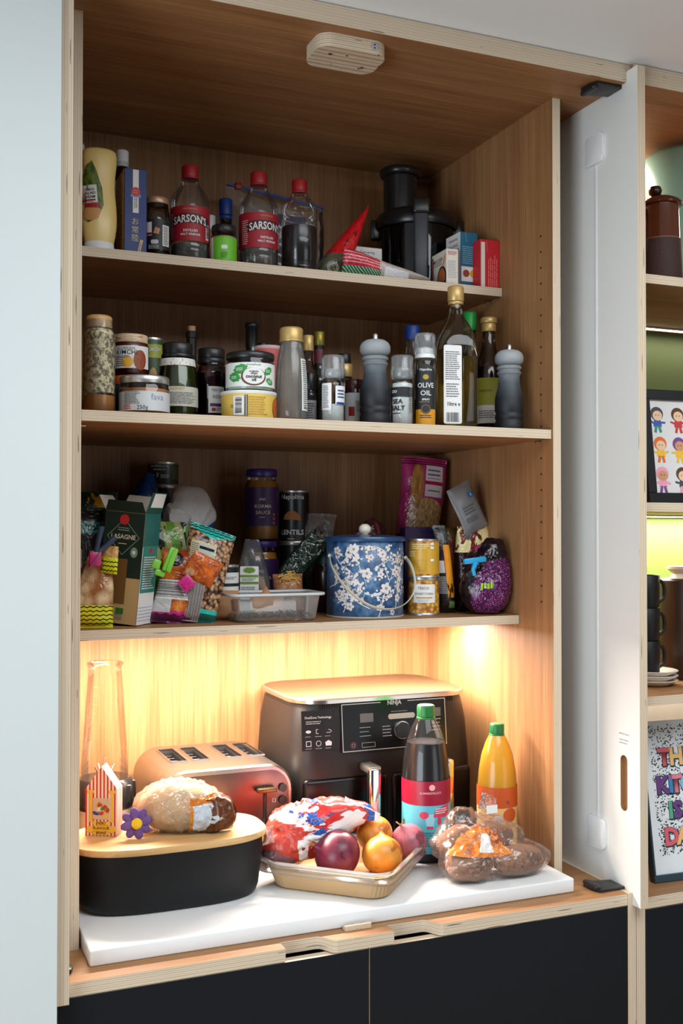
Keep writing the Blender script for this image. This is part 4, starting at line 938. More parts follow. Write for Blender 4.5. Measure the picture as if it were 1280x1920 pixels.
part('pourer', lathe([(0, hh*.855), (w_*.27, hh*.855), (w_*.27, hh*.885), (0, hh*.89)], 20), mat('pourer_amber', rgb(150, 110, 70), .4), t)
part('cap', lidbm(w_*.40, hh*.895, hh, .003), GOLD, t); part('cap_ring', lidbm(w_*.37, hh*.872, hh*.893, .001), GOLD, t)
yl = -.92*.90*w_-.0006
l = fin('label', flat(shape2(rrect(-w_*.86, w_*.04, -hh*.27, hh*.27, .004)), 0, yl, hh*.30), PAPER, t)
fin('fine_print', flat(lines(w_*.74, hh*.20, 14, 3), -w_*.41, yl-.0005, hh*.43), GREY_INK, l); fin('fine_print', flat(lines(w_*.66, hh*.10, 6, 8), -w_*.41, yl-.0005, hh*.26), GREY_INK, l)
fin('lettering', flat(textmesh('1litre e', .0105, .015, sx=.9), -w_*.38, yl-.0005, hh*.165), INK, l); fin('barcode', flat(barcode(w_*.62, hh*.065, 24, 2), -w_*.41, yl-.0005, hh*.075), INK, l)
arch = [(w_*.14, hh*.03), (w_*.80, hh*.03), (w_*.80, hh*.48)]+[(w_*.45+w_*.35*math.cos(PI*k_/12), hh*.48+hh*.09*math.sin(PI*k_/12)) for k_ in range(1, 12)]+[(w_*.14, hh*.48)]
fin('moulded_arch', tube([(x, yl+.0004, z) for x, z in arch], .0011, 6, closed=True), glass('olive_glass', (0, 0, 0)), t, 60)
# green-capped and gold-capped bottles
t, r, h = spot('green_cap_bottle', 'tall clear bottle with bright green cap behind the olive oil', 'bottle', 862, 899, 586, .25, Z2)
part('bottle', lathe(bprof(r, h*.92, r*.60, h*.5, h*.78), 32, cap=False), glass('grey_glass', (0, 0, 0)), t); part('contents', lathe([(0, .003), (r*.94, .003), (r*.94, h*.45), (0, h*.45)], 28), mat('brown_vinegar', (0, 0, 0)), t); part('cap', lidbm(r*.70, h*.85, h, .003, ridges=1), GREENP, t)
t, r, h = spot('wine_vinegar_bottle', 'dark red vinegar bottle with gold cap and green and white label', 'bottle', 891, 941, 596, .185, Z2)
pr = bprof(r, h*.93, r*.46, h*.50, h*.86, bulge=.8)
part('bottle', lathe(pr, 32, cap=False), glass('wine_glass', (.62, .56, .52), .5), t); part('vinegar', lathe([(0, .003), (r*.94, .003), (r*.94, h*.52), (r*.84, h*.58), (0, h*.58)], 28), mat('red_vinegar', rgb(48, 16, 14), .15), t)
part('cap', lidbm(r*.62, h*.95, h, .003), GOLD, t); part('cap_skirt', lidbm(r*.54, h*.88, h*.95, .001), GOLD, t)
l = label_on(t, r, h*.25, h*.48, mat('olive_label', rgb(170, 170, 60), .5), 0, 1.8); l2 = label_on(t, r, h*.10, h*.25, PAPER, 0, 1.8); fine_on(l2, .04, .018, 4, r, h*.175, GREY_INK, -.1, 4); text_on(l, 'VINEGAR', .007, r, h*.37, mat('olive_ink', rgb(110, 110, 30)), -.3, .02)

# ================================================================== cartons, bags and the food processor on the topmost shelf
def carton(name, label, u0, u1, vt, y, zs, d, m, side=None, group=None, cat='carton', rz=0):
    """upright card box; its front face spans columns u0..u1 at depth y, d deep"""
    a, b = at(u0, vt, y), at(u1, vt, y); w = b.x-a.x; h = at((u0+u1)/2, vt, y).z-zs
    t = thing(name, label, cat, ((a.x+b.x)/2, y+d/2, zs+.0004), rz, group)
    bm = box(-w/2, w/2, -d/2, d/2, 0, h, .0008, 1)
    fin('carton', bm, m, t)
    return t, w, h, d
def fl(parent, nm, bm, x, y, z, m, dirn='-y'): return fin(nm, flat(bm, x, y, z, dirn), m, parent)
navy = mat('navy_card', rgb(28, 54, 118), .5, vary=.03)
t, w, h, d = carton('grain_box', 'narrow navy blue grain box with white strip and Japanese lettering', 233.5, 275.5, 317, .222, Z1, .085, navy)
gm = prn('grain_photo', ('cells', rgb(150, 100, 52), rgb(245, 212, 150), (26, 60)), [])
bm = rect2(d*.985, h*.99); L_ = uvl(bm)
for f in bm.faces:
    for lp in f.loops: lp[L_].uv = (lp.vert.co.x/d+.5, lp.vert.co.y/h+.5)
fl(t, 'grain_window', bm, -w/2-.0004, 0, h/2, gm, '-x')
yf = -d/2-.0004
l = fl(t, 'strip', rect2(w*.26, h*.50), 0, yf, h*.74, PAPER); fl(l, 'fine_print', xf(lines(h*.15, w*.16, 2, 2), rot=-PI/2), 0, yf-.0004, h*.59, GREY_INK)
fl(t, 'seal_ribbon', shape2([(-w*.24, -.004), (w*.24, -.004), (w*.19, .003), (-w*.19, .003)]), 0, yf-.0004, h*.695, mat('ribbon_blue', rgb(120, 140, 205)))
fl(t, 'seal', disc2(w*.20), 0, yf-.0006, h*.735, mat('seal_red', rgb(196, 44, 40))); fl(t, 'seal_print', lines(w*.26, .008, 2, 4), 0, yf-.001, h*.735, mat('seal_gold', rgb(220, 140, 90)))
gi = mat('pale_gold_ink', rgb(196, 180, 140))
for k, ch in enumerate('お常陸'): fl(t, 'lettering', textmesh(ch, .0145, .005), -.001, yf-.0004, h*(.385-.095*k), gi)
fl(t, 'gold_tag', xf(rect2(.0055, .028), rot=-.22), w*.20, yf-.0004, h*.10, mat('gold_paper', rgb(196, 164, 84), .4)); fl(t, 'fine_print', xf(lines(.02, .003, 1, 8), rot=PI/2-.22), w*.20, yf-.0008, h*.10, GREY_INK)
# cartons at the right end
cream = mat('cream_card', rgb(222, 212, 198), .55, vary=.03); teal = mat('teal_card', rgb(16, 96, 128), .5); redc = mat('red_card', rgb(196, 28, 40), .5)
t, w, h, d = carton('tofu_carton', 'tall teal drinks-style tofu carton with white side', 863, 895, 436, .232, Z1, .064, teal)
xs = -w/2-.0004
sd = fl(t, 'white_side', rect2(d, h*.995), xs, 0, h/2, PAPER, '-x'); fl(sd, 'lettering', textmesh('Clearspring', .0085, .0), xs-.0004, 0, h*.90, INK, '-x'); fl(sd, 'lettering', textmesh('ORGANIC', .0105, .0), xs-.0004, 0, h*.79, GREY_INK, '-x'); fl(sd, 'lettering', textmesh('TOFU', .019, .02), xs-.0004, 0, h*.67, INK, '-x')
fl(sd, 'picture', disc2(.012, .016), xs-.0004, -.012, h*.30, mat('bowl_black', rgb(30, 30, 34)), '-x')
pp = fl(t, 'recipe_panel', rect2(w*.92, h*.26), 0, -d/2-.0004, h*.27, PAPER); fl(pp, 'picture', disc2(w*.19), -w*.18, -d/2-.0008, h*.28, mat('stew_photo', rgb(150, 60, 40), .5, vary=.7, vscale=300)); fl(pp, 'picture', disc2(w*.19), w*.22, -d/2-.0008, h*.28, mat('curry_yellow_photo', rgb(220, 170, 40), .5, vary=.7, vscale=300))
fl(t, 'fine_print', lines(w*.8, h*.32, 9, 5), 0, -d/2-.0004, h*.60, mat('pale_teal_ink', rgb(110, 170, 190))); fl(t, 'straw_crease', xf(rect2(.001, h*.16), rot=.15), -w*.18, -d/2-.0004, h*.91, mat('pale_teal_ink', (0, 0, 0)))
t, w, h, d = carton('red_carton', 'red drinks-style carton with a white stripe against the right panel', 900, 936, 450, .200, Z1, .055, redc)
fl(t, 'white_stripe', rect2(w*.20, h*.92), -w*.36, -d/2-.0004, h*.48, mat('cream_card', (0, 0, 0))); fl(t, 'fine_print', xf(lines(h*.70, w*.52, 5, 6), rot=PI/2), w*.14, -d/2-.0004, h*.38, mat('pale_red_ink', rgb(226, 110, 110))); fl(t, 'straw_crease', rect2(.001, h*.24), -w*.16, -d/2-.0004, h*.85, mat('pale_red_ink', (0, 0, 0)))
t, w, h, d = carton('miso_carton', 'small cream miso soup carton with a bowl picture, in front of the teal carton', 838.5, 860, 467, .200, Z1, .073, cream, rz=-.05)
xs = -w/2-.0004
fl(t, 'lettering', textmesh('MISO SOUP', .0105, .01, sx=.85), xs, .006, h*.76, INK, '-x'); fl(t, 'fine_print', lines(.04, .008, 2, 3), xs, .006, h*.66, GREY_INK, '-x'); fl(t, 'red_strip', rect2(.007, h*.62), xs, d*.42, h*.60, mat('dull_red', rgb(150, 60, 60)), '-x')
b = fl(t, 'bowl_picture', disc2(.022, .026), xs, -.014, h*.22, mat('soup_bowl', rgb(26, 22, 22)), '-x'); fl(b, 'soup_picture', disc2(.017, .020), xs-.0004, -.014, h*.24, mat('soup_photo', rgb(170, 96, 50), .5, vary=.6, vscale=200), '-x'); fl(t, 'orange_swirl', xf(disc2(.004, .016), rot=-.5), xs, -.024, h*.68, mat('orange_print', rgb(220, 150, 90)), '-x')
fl(t, 'fine_print', lines(w*.8, h*.12, 3, 3), 0, -d/2-.0004, h*.88, mat('red_ink', (0, 0, 0))); fl(t, 'fine_print', lines(w*.8, h*.50, 11, 9), 0, -d/2-.0004, h*.42, mat('faint_ink', (0, 0, 0)))
t, w, h, d = carton('white_tofu_carton', 'white tofu carton half hidden behind the red and green striped bag', 662, 716, 464, .31, Z1, .045, PAPER)
fl(t, 'lettering', textmesh('Clearspring', .0075, .0), -w*.02, -d/2-.0004, h*.88, INK); fl(t, 'lettering', textmesh('ORGANIC', .0100, .0), 0, -d/2-.0004, h*.72, GREY_INK); fl(t, 'lettering', textmesh('TOFU', .0185, .02), .001, -d/2-.0004, h*.52, INK)
# food processor
yc = .40; pc = at(782, 405, yc); k = ppm(pc.x, yc); rb = 79/k; hb_ = pc.z-Z1
fp = thing('food_processor', 'black food processor bowl with tall feed chute and grey handle in the shelf corner', 'food processor', (pc.x-.004, yc, Z1+.0004), face(pc.x, yc)+.10)
smoke = glass('smoky_bowl', (.10, .10, .11), .4, gloss=.9, haze=.10, hazecol=(.02, .02, .025))
part('bowl', lathe([(0, 0), (rb*.80, 0), (rb*.86, .004), (rb*.90, hb_*.5), (rb*.93, hb_*.86)], 48, cap=False), smoke, fp)
part('blade_hub', lathe([(0, .004), (.022, .004), (.016, hb_*.7), (.010, hb_*.85), (0, hb_*.85)], 24), BLACK, fp)
lid = part('lid', lathe([(rb*.97, hb_*.80), (rb*1.0, hb_*.82), (rb*1.0, hb_*.90), (rb*.94, hb_*.96), (rb*.80, hb_*1.0), (rb*.5, hb_*1.03), (0, hb_*1.03)], 48, cap=False), mat('processor_black', (.010, .010, .011), .28), fp)
htop = at(752, 313, yc-.02).z-Z1; cx = -30/k; rc = 31.5/k
def shift(bm, dx, dy): 
    for v in bm.verts: v.co.x += dx; v.co.y += dy
    return bm
part('feed_chute', shift(lathe([(rc*.98, hb_*.98), (rc*1.0, htop-.018)], 40, cap=False), cx, -.01), mat('processor_black', (0, 0, 0)), fp)
part('pusher', shift(lathe([(rc*1.0, htop-.02), (rc*1.14, htop-.017), (rc*1.22, htop-.012), (rc*1.22, htop-.004), (rc*1.12, htop), (0, htop)], 40), cx, -.01), mat('processor_black', (0, 0, 0)), fp)
hd = part('handle', box(-.016, .016, -rb*1.0-.030, -rb*1.0-.010, .004, hb_*.90, .006, 3), mat('handle_grey', rgb(58, 58, 66), .4), fp, 40)
part('handle_top', box(-.019, .019, -rb*1.0-.034, -rb*.86, hb_*.84, hb_*1.02, .006, 3), mat('processor_black', (0, 0, 0)), fp, 40); part('handle_foot', box(-.014, .014, -rb*1.0-.028, -rb*.84, .002, .022, .004, 2), mat('processor_black', (0, 0, 0)), fp, 40)
for s in (-1, 1): part('lid_latch', shift(box(-.010, .010, -.012, .012, hb_*.70, hb_*.92, .004, 2), s*rb*.98, -.01), mat('processor_black', (0, 0, 0)), fp, 40)
# red tea bag: peaked red wrapper over a clear bottom
p = at(626, 505, .285); k = ppm(p.x, .285); h_ = (508-348)/k
def lean(co, u, v):
    f = max(.03, 1-max(0, v-.22)/.78)**.85
    return Vector((co.x*f+.0+max(0, v-.18)*h_*.62, co.y*(.35+.65*f)+.02*v, co.z))
rt = thing('red_tea_bag', 'peaked red foil bag with dark roses over a clear bottom of dried flowers', 'bag', (p.x-.002, .285, Z1+.0004), 0)
part('contents', blob(.030, .022, .024, .18, 3, 4), prn('dried_flowers', ('cells', rgb(40, 40, 24), rgb(120, 116, 70), (9, 9)), []), rt).location = (0, 0, .024)
part('wrapper', pillow(66/k, h_, .05, 24, 36, .005, 3, warp=lean), prn('red_tea_print', rgb(120, 124, 100), [(('zigabove', .33, .02, 3), ('noise', rgb(196, 18, 26), rgb(214, 30, 36), 3)), (('and', ('noise', 9, .60), ('rect', .1, .36, .95, .9)), rgb(70, 10, 14))], .3, .2, film=.55), rt)
fin('seal_mark', flat(ring2(.0125, .0125, .0009), -.012, -.0275, .026), mat('seal_pale', rgb(190, 190, 180)), rt); fin('seal_mark', flat(ring2(.0095, .0095, .0007), -.012, -.0275, .026), mat('seal_pale', (0, 0, 0)), rt)
# striped flat bag lying along the edge
a, b = at(650, 515, .235), at(812, 528, .225)
sb = thing('striped_snack_bag', 'flat red and green striped bag with white label lying along the shelf edge', 'bag', ((a.x+b.x)/2, .245, Z1+.0004), -.04)
wd = b.x-a.x; 
def slump(co, u, v): return Vector((co.x, co.y-.018*(v-.5), max(.001, co.z*(1.0-.78*u**1.1)+.002)))
part('bag', pillow(wd, .062, .030, 40, 16, .005, 8, warp=slump, seam=.02), prn('striped_bag_print', rgb(190, 178, 166), [(('rect', 0, 0, .40, .5), rgb(30, 110, 66)), (('and', ('rect', 0, 0, .42, .5), ('diag', 30, 8, .32)), rgb(190, 205, 190)), (('rect', 0, .45, .38, 1), rgb(196, 30, 50)), (('and', ('rect', 0, .5, .45, 1), ('stripes', 1, 9, .25)), rgb(230, 180, 180)), (('rect', .44, .12, .72, .72), rgb(232, 230, 232)), (('and', ('rect', .74, .0, 1, .5), ('noise', 8, .5)), rgb(120, 70, 40))], .25, .35), sb)
# zip bag at the back
a, b = at(425, 343, .44), at(606, 388, .44)
zb = thing('zip_bag', 'clear zip bag with blue zipper standing behind the vinegar bottles', 'bag', ((a.x+b.x)/2, .44, Z1+.0004), 0)
ww = b.x-a.x; ha, hb2 = a.z-Z1, b.z-Z1
def slope(co, u, v): return Vector((co.x, co.y, co.z*(1+(hb2/ha-1)*u)))
part('film', pillow(ww, ha, .05, 24, 24, .006, 9, warp=slope), glass('bag_film', (.93, .93, .92), .8, rough=.12, haze=.10, hazecol=(.6, .6, .6)), zb)
part('zipper', tube([(-ww/2, -.002, ha-.004), (0, -.004, (ha+hb2)/2-.003), (ww/2, -.002, hb2-.004)], .003, 6), BLUEP, zb)
part('zip_slider', box(-ww*.42, -ww*.36, -.008, .004, ha-.012, ha+.002, .001), RED, zb)
part('packet', pillow(ww*.30, ha*.7, .03, 12, 12, .004, 2), mat('packet_orange', rgb(190, 90, 30), .4), zb).location = (-ww*.12, 0, .004)
part('packet', pillow(ww*.30, ha*.75, .03, 12, 12, .004, 5), mat('packet_blue', rgb(30, 50, 110), .4), zb).location = (ww*.16, 0, .004)

# ================================================================== lowest shelf
def bagthing(name, label, loc, rz=0, group=None, cat='bag', rot=None): return thing(name, label, cat, loc, rz, group, rot)
# lasagne box, leaning to the right, flaps open
kraft = mat('kraft_card', rgb(196, 160, 104), .7, vary=.04); inner = mat('card_inside', rgb(222, 214, 202), .7); dgreen = mat('lasagne_green', rgb(22, 44, 34), .45)
lw, ld, lh = .082, .060, .206
p = at(238, 1169, .165)
lb = thing('lasagne_box', 'open dark green and kraft lasagne box leaning with its flaps up', 'carton', (p.x+.004, .215, Z3+.005), rot=(0, math.radians(5.5), -math.radians(40)))
bm = bmesh.new()
for (x0, x1, y0, y1) in ((-lw/2, lw/2, -ld/2, -ld/2+.0008), (-lw/2, lw/2, ld/2-.0008, ld/2), (-lw/2, -lw/2+.0008, -ld/2, ld/2), (lw/2-.0008, lw/2, -ld/2, ld/2)): box(x0, x1, y0, y1, 0, lh, bm=bm)
box(-lw/2, lw/2, -ld/2, ld/2, 0, .0008, bm=bm)
fin('carton', bm, kraft, lb)
def flap(pts, m, nm='flap', th=.0008):
    bm = bmesh.new(); n = (Vector(pts[1])-Vector(pts[0])).cross(Vector(pts[2])-Vector(pts[0])).normalized()*th
    a = [bm.verts.new(q) for q in pts]; b = [bm.verts.new(Vector(q)+n) for q in pts]
    bm.faces.new(a); bm.faces.new(b[::-1])
    for i in range(len(pts)): bm.faces.new((a[i], a[(i+1) % len(pts)], b[(i+1) % len(pts)], b[i]))
    return fin(nm, bm, m, lb)
flap([(-lw/2, ld/2, lh), (lw/2, ld/2, lh), (lw/2-.004, ld/2+.016, lh+.030), (-lw/2+.004, ld/2+.016, lh+.030)], inner)
flap([(-lw/2, -ld/2, lh), (-lw/2, ld/2, lh), (-lw/2-.020, ld/2-.006, lh+.026), (-lw/2-.020, -ld/2+.006, lh+.026)], inner)
flap([(-lw/2, -ld/2, lh), (lw/2, -ld/2, lh), (lw/2-.006, -ld/2-.004, lh+.020), (-lw/2+.006, -ld/2-.004, lh+.020)], dgreen)
fr = flap([(lw/2, -ld/2, lh), (lw/2, ld/2, lh), (lw/2+.010, ld/2-.002, lh+.040), (lw/2+.010, -ld/2+.002, lh+.040)], mat('lasagne_green_flap', rgb(30, 78, 62), .4))
flap([(lw/2+.0046, -ld/2+.008, lh+.012), (lw/2+.0046, ld/2-.006, lh+.012), (lw/2+.0112, ld/2-.008, lh+.038), (lw/2+.0112, -ld/2+.010, lh+.038)], PAPER, 'price_sticker', .0006)
yf = -ld/2-.0004
g_ = fl(lb, 'green_panel', shape2([(-lw/2, lh*.38), (lw*.20, lh*.38), (lw*.20, lh*.34), (lw/2, lh*.34), (lw/2, lh*.5), (-lw/2, lh*.5)][:0] or [(-lw/2, -lh*.29), (lw*.5, -lh*.29), (lw/2, lh*.29), (-lw/2, lh*.29)]), 0, yf, lh*.705, dgreen)
fl(lb, 'window', rect2(lw*.52, lh*.40), -lw*.10, yf-.0004, lh*.38, mat('pasta_window', rgb(122, 86, 44), .15, vary=.15, vscale=50))
for s in (-1, 1):
    for q in (-1, 1):
        c = 1; e = lw*.40
        fl(g_, 'diamond_line', xf(rect2(e*1.42, .0012), s*e/2, lh*.775-lh*.705+q*e/2, -s*q*PI/4), 0, yf-.0004, lh*.705, mat('sage_ink', rgb(130, 150, 130)))
fl(g_, 'lettering', textmesh('LASAGNE', .0118, .02), 0, yf-.0005, lh*.775, mat('cream_ink', rgb(222, 206, 170))); fl(g_, 'fine_print', lines(.024, .008, 2, 3), 0, yf-.0005, lh*.845, mat('sage_ink', (0, 0, 0))); fl(g_, 'fine_print', lines(.018, .003, 1, 3), 0, yf-.0005, lh*.715, mat('cream_ink', (0, 0, 0)))
fl(g_, 'badge', disc2(.0095), 0, yf-.0008, lh*.93, mat('badge_red', rgb(200, 40, 44))); b = fl(g_, 'flag_badge', disc2(.0075, .0095), lw*.30, yf-.0006, lh*.645, mat('sage_ink', (0, 0, 0))); fl(b, 'flag', rect2(.006, .006), lw*.30, yf-.001, lh*.645, PAPER)
fl(lb, 'eco_mark', rect2(.016, .011), lw*.06, yf, lh*.115, mat('leaf_mark', rgb(60, 110, 40))); fl(lb, 'fine_print', lines(.018, .012, 4, 5), lw*.06, yf-.0002, lh*.06, GREY_INK)
def on_right(bm, y, z, off=.0004):
    for v in bm.verts: a, b_, c = v.co; v.co = (lw/2+off+c, y+a, z+b_)
    return bm
fin('white_side', on_right(rect2(ld*.99, lh*.99), 0, lh*.5), PAPER, lb)
tp = fin('teal_panel', on_right(rect2(ld*.99, lh*.30), 0, lh*.85, .0008), mat('foil_teal', rgb(44, 104, 98), .25, bump=.3, bscale=80), lb)
tq = fin('story_panel', on_right(shape2(rrect(-ld*.47, ld*.47, -lh*.21, lh*.21, .003)), 0, lh*.50, .001), mat('story_teal', rgb(40, 134, 122), .4), lb)
fin('fine_print', on_right(lines(ld*.78, lh*.30, 14, 3), 0, lh*.47, .0015), WHITE_INK, tq); fin('badge', on_right(disc2(.0055), 0, lh*.67, .0015), mat('badge_red', (0, 0, 0)), tq)
fin('bars', on_right(lines(ld*.95, .030, 5, 3, .2, .0), 0, lh*.10, .0008), mat('pale_blue_ink', rgb(150, 160, 200)), lb)
# bags crowded at the left end
zz = [(('zig', .05+.055*k, .035, 6, .008), rgb(24, 26, 20)) for k in range(5)]
p = at(178, 1184, .150)
nb = bagthing('nut_bag', 'clear bag of pale nuts with yellow zigzag base and folded neck at the front corner', (p.x-.001, .158, Z3+.0004), -.2)
def neck(co, u, v): f = 1-.55*max(0, (v-.45)/.55)**1.3; return Vector((co.x*f+.012*max(0, v-.4), co.y*f+.006*v, co.z))
nutm = prn('nut_print', ('cells', rgb(150, 92, 44), rgb(238, 214, 168), (3.2, 6)), [(('rect', 0, 0, 1, .30), ('noise', rgb(226, 200, 30), rgb(206, 216, 40), 2))]+zz, .18, .35)
part('bag', pillow(.068, .138, .036, 24, 34, .006, 11, warp=neck), nutm, nb)
fo = part('folded_neck', pillow(.030, .050, .010, 12, 14, .003, 4), prn('nut_fold_print', ('noise', rgb(180, 120, 60), rgb(226, 190, 130), 4), [(('rect', 0, 0, 1, .6), rgb(214, 220, 40))]+[(('zig', .1+.16*k, .08, 5, .022), rgb(24, 26, 20)) for k in range(3)], .2, .3), nb); fo.location = (.026, -.012, .098); fo.rotation_euler = (.1, .12, -.3)
clipm = mat('clip_magenta', rgb(170, 30, 96), .35); navyg = mat('clip_navy', rgb(44, 58, 78), .35)
p = at(176, 1045, .135)
bc = thing('bag_clip', 'magenta bag clip with two dark blue arms gripping the nut bag neck', 'clip', (p.x, .128, p.z))
part('jaw', box(-.010, .012, -.006, .004, -.016, .010, .003, 2), clipm, bc, 40)
for dx, dz in ((.012, .055), (.036, .036)): part('arm', tube([(.002, 0, .006), (dx*.6, -.002, dz*.6), (dx, -.002, dz)], [.0045, .005, .0055], 10), navyg, bc, 60)
part('spring', tube([(-.008, -.008, -.018), (.010, -.009, .014)], .0008, 6), steel, bc)
p = at(178, 1100, .215)
db = bagthing('date_bag', 'dark bag with a teal zigzag band behind the nut bag', (p.x-.014, .262, Z3+.0004), -.1)
part('bag', pillow(.074, at(178, 958, .262).z-Z3, .030, 20, 30, .004, 14), prn('date_bag_print', rgb(30, 18, 22), [(('rect', 0, .80, 1, .90), rgb(22, 110, 100)), (('zig', .83, .03, 8, .007), rgb(14, 20, 22)), (('zig', .86, .03, 8, .006), rgb(14, 20, 22)), (('rect', 0, .90, 1, 1), rgb(14, 16, 20)), (('rect', .1, .42, .45, .66), rgb(120, 112, 100)), (('rect', .3, .2, 1, .5), rgb(60, 14, 40))], .25, .25), db)
p = at(182, 1000, .285)
gb = bagthing('green_foil_bag', 'glossy dark green foil bag top above the teal zigzag band', (p.x-.004, .315, Z3+.0004), -.15)
part('bag', pillow(.100, at(182, 921, .315).z-Z3, .040, 20, 28, .007, 17), prn('green_foil_print', rgb(20, 62, 48), [(('and', ('rect', 0, .88, 1, 1), ('noise', 5, .58)), rgb(200, 150, 30)), (('rect', 0, .80, .12, 1), rgb(30, 96, 76))], .15, .4), gb)
# crumpled blue and white bags behind
p = at(268, 960, .36)
bb = bagthing('blue_flour_bag', 'glossy blue crumpled bag behind the lasagne box', (p.x+.004, .40, Z3+.0004))
hb_ = at(270, 893, .40).z-Z3
part('bag', facetbag([((-.004, 0, hb_*.30), (.052, .032, hb_*.30)), ((-.004, 0, hb_*.58), (.052, .032, hb_*.28)), ((.016, 0, hb_*.80), (.020, .02, hb_*.20))], .014, 3), prn('blue_bag_print', rgb(24, 66, 130), [(('rect', .50, .70, .60, .78), rgb(190, 186, 180)), (('noise', 5, .66), rgb(14, 40, 86))], .2, .3), bb, 20)
p = at(352, 990, .33)
wb = bagthing('white_crumpled_bag', 'crumpled white paper bag with a blue corner behind the walnut bag', (p.x, .345, Z3+.0004))
hw_ = at(355, 912, .345).z-Z3
part('bag', facetbag([((.008, 0, hw_*.35), (.040, .034, hw_*.35)), ((-.010, 0, hw_*.72), (.042, .035, hw_*.28)), ((.034, 0, hw_*.72), (.026, .025, hw_*.23))], .016, 7), prn('white_bag_print', ('noise', rgb(186, 184, 182), rgb(214, 212, 208), 3), [(('and', ('rect', .60, .3, .9, .74), ('zigbelow', .70, .05, 3)), rgb(30, 84, 150)), (('and', ('rect', .53, .60, .56, .64), ('stripes', 0, 160, .5)), rgb(60, 60, 60))], .45, .25), wb, 20)
# tins stacked upside down at the back
tinm = prn('tin_dark_print', rgb(40, 46, 48), [(('rect', .60, .30, .70, .85), rgb(66, 84, 50))], .35)
zt = at(305, 913, .47).z; t2, r, h = spot('dark_tin', 'dark printed tin standing upside down on another tin at the back left', 'tin', 276, 335, 868, .47, zt, 'dark tins stacked at the back')
def tin(t, r, h, m, rim=SILVER):
    part('tin', lathe([(0, .0015), (r*.95, .0015), (r*.97, 0), (r, .0015), (r*.985, .004), (r*.985, h-.004), (r, h-.0015), (r*.97, h), (r*.95, h-.002), (0, h-.002)], 40), m, t)
    part('rim', lathe([(r*.986, h-.0045), (r*1.012, h-.003), (r*1.012, h), (r*.96, h+.0004), (r*.95, h-.0014)], 40, cap=False), rim, t); part('base_rim', lathe([(r*.96, 0), (r*1.012, .0002), (r*1.012, .003), (r*.986, .0045)], 40, cap=False), rim, t)
tin(t2, r, h, tinm); text_on(t2, '400 g e', .0125, r, h*.42, WHITE_INK, -.15, .0, rot=PI); text_on(t2, 'BUTTERBEANS', .0060, r, h*.84, WHITE_INK, -.25, .01, rot=PI); text_on(t2, 'IN WATER', .0055, r, h*.70, WHITE_INK, -.25, .01, rot=PI)
t3 = thing('dark_tin', 'lower dark tin hidden under the upside-down tin at the back', 'tin', (t2.location.x, .47, Z3+.0004), 0, 'dark tins stacked at the back'); tin(t3, r, zt-Z3-.0004, tinm)
# green mango bag, apricot bag with clip, walnut bag
p = at(315, 1100, .265)
mb = bagthing('mango_bag', 'green and black patterned bag showing above the apricot bag', (p.x, .285, Z3+.0004), -.1)
part('bag', pillow(.080, at(310, 979, .285).z-Z3, .030, 20, 28, .004, 21), prn('mango_bag_print', rgb(110, 160, 50), [(('noise', 4, .55), rgb(30, 40, 24)), (('and', ('diag', 3, 2, .4), ('noise', 6, .45)), rgb(178, 176, 120))], .25, .3), mb)
apz = [(('rect', 0, .0, 1, .14), ('noise', rgb(60, 20, 56), rgb(120, 30, 90), 3)), (('zig', .13, .05, 6, .022), rgb(206, 40, 130)), (('rect', .0, .32, 1, .58), rgb(224, 222, 220)), (('and', ('rect', .0, .34, .95, .56), ('bars', 1, 90, 0)), rgb(40, 40, 44)), (('rect', 0, .14, .32, .32), rgb(196, 196, 194)), (('ell', .30, .86, .16, .10), rgb(30, 26, 28))]
p = at(328, 1170, .190)
ab = bagthing('apricot_bag', 'orange dried apricot bag with folded top and striped barcode band', (p.x+.006, .200, Z3+.0004), -.05, rot=(math.radians(-5), math.radians(7), -.1))
def fold(co, u, v):
    return Vector((co.x*(1-.12*v), co.y-.012*max(0, v-.6), co.z))
part('bag', pillow(.098, .140, .036, 26, 34, .006, 23, warp=fold, wf=20), prn('apricot_print', ('cells', rgb(150, 60, 16), rgb(238, 140, 40), (4, 5)), apz, .22, .35), ab)
fd = part('folded_top', pillow(.060, .052, .014, 16, 12, .004, 5), prn('apricot_fold_print', ('noise', rgb(160, 62, 20), rgb(226, 116, 34), 3), [(('ell', .2, .2, .15, .15), rgb(200, 150, 110))], .2, .4), ab); fd.location = (.022, -.022, .082); fd.rotation_euler = (.15, .35, 0)
tg = part('magenta_corner', pillow(.026, .026, .004, 8, 8, .001, 5), prn('magenta_zigzag', rgb(206, 40, 130), [(('spots', 5, 6, .25), rgb(40, 20, 40))], .3), ab); tg.location = (-.004, -.030, .066); tg.rotation_euler = (.1, .75, 0)
gm = mat('clip_green', rgb(122, 196, 60), .35)
p = at(316, 1050, .155)
gc = thing('green_clip', 'bright green plastic bag clip on the apricot bag', 'clip', (p.x, .150, p.z), rot=(0, .36, 0))
part('grip', box(-.0085, .0085, -.010, -.001, -.022, .024, .003, 2), gm, gc, 40); part('ridge', box(-.002, .002, -.0118, -.009, -.020, .022, .0008, 1), gm, gc, 40)
part('grip', box(-.028, -.012, -.004, .004, -.024, -.006, .003, 2), gm, gc, 40); part('hinge', box(-.018, .002, -.003, .006, -.034, -.022, .003, 2), gm, gc, 40)
p = at(372, 1169, .175)
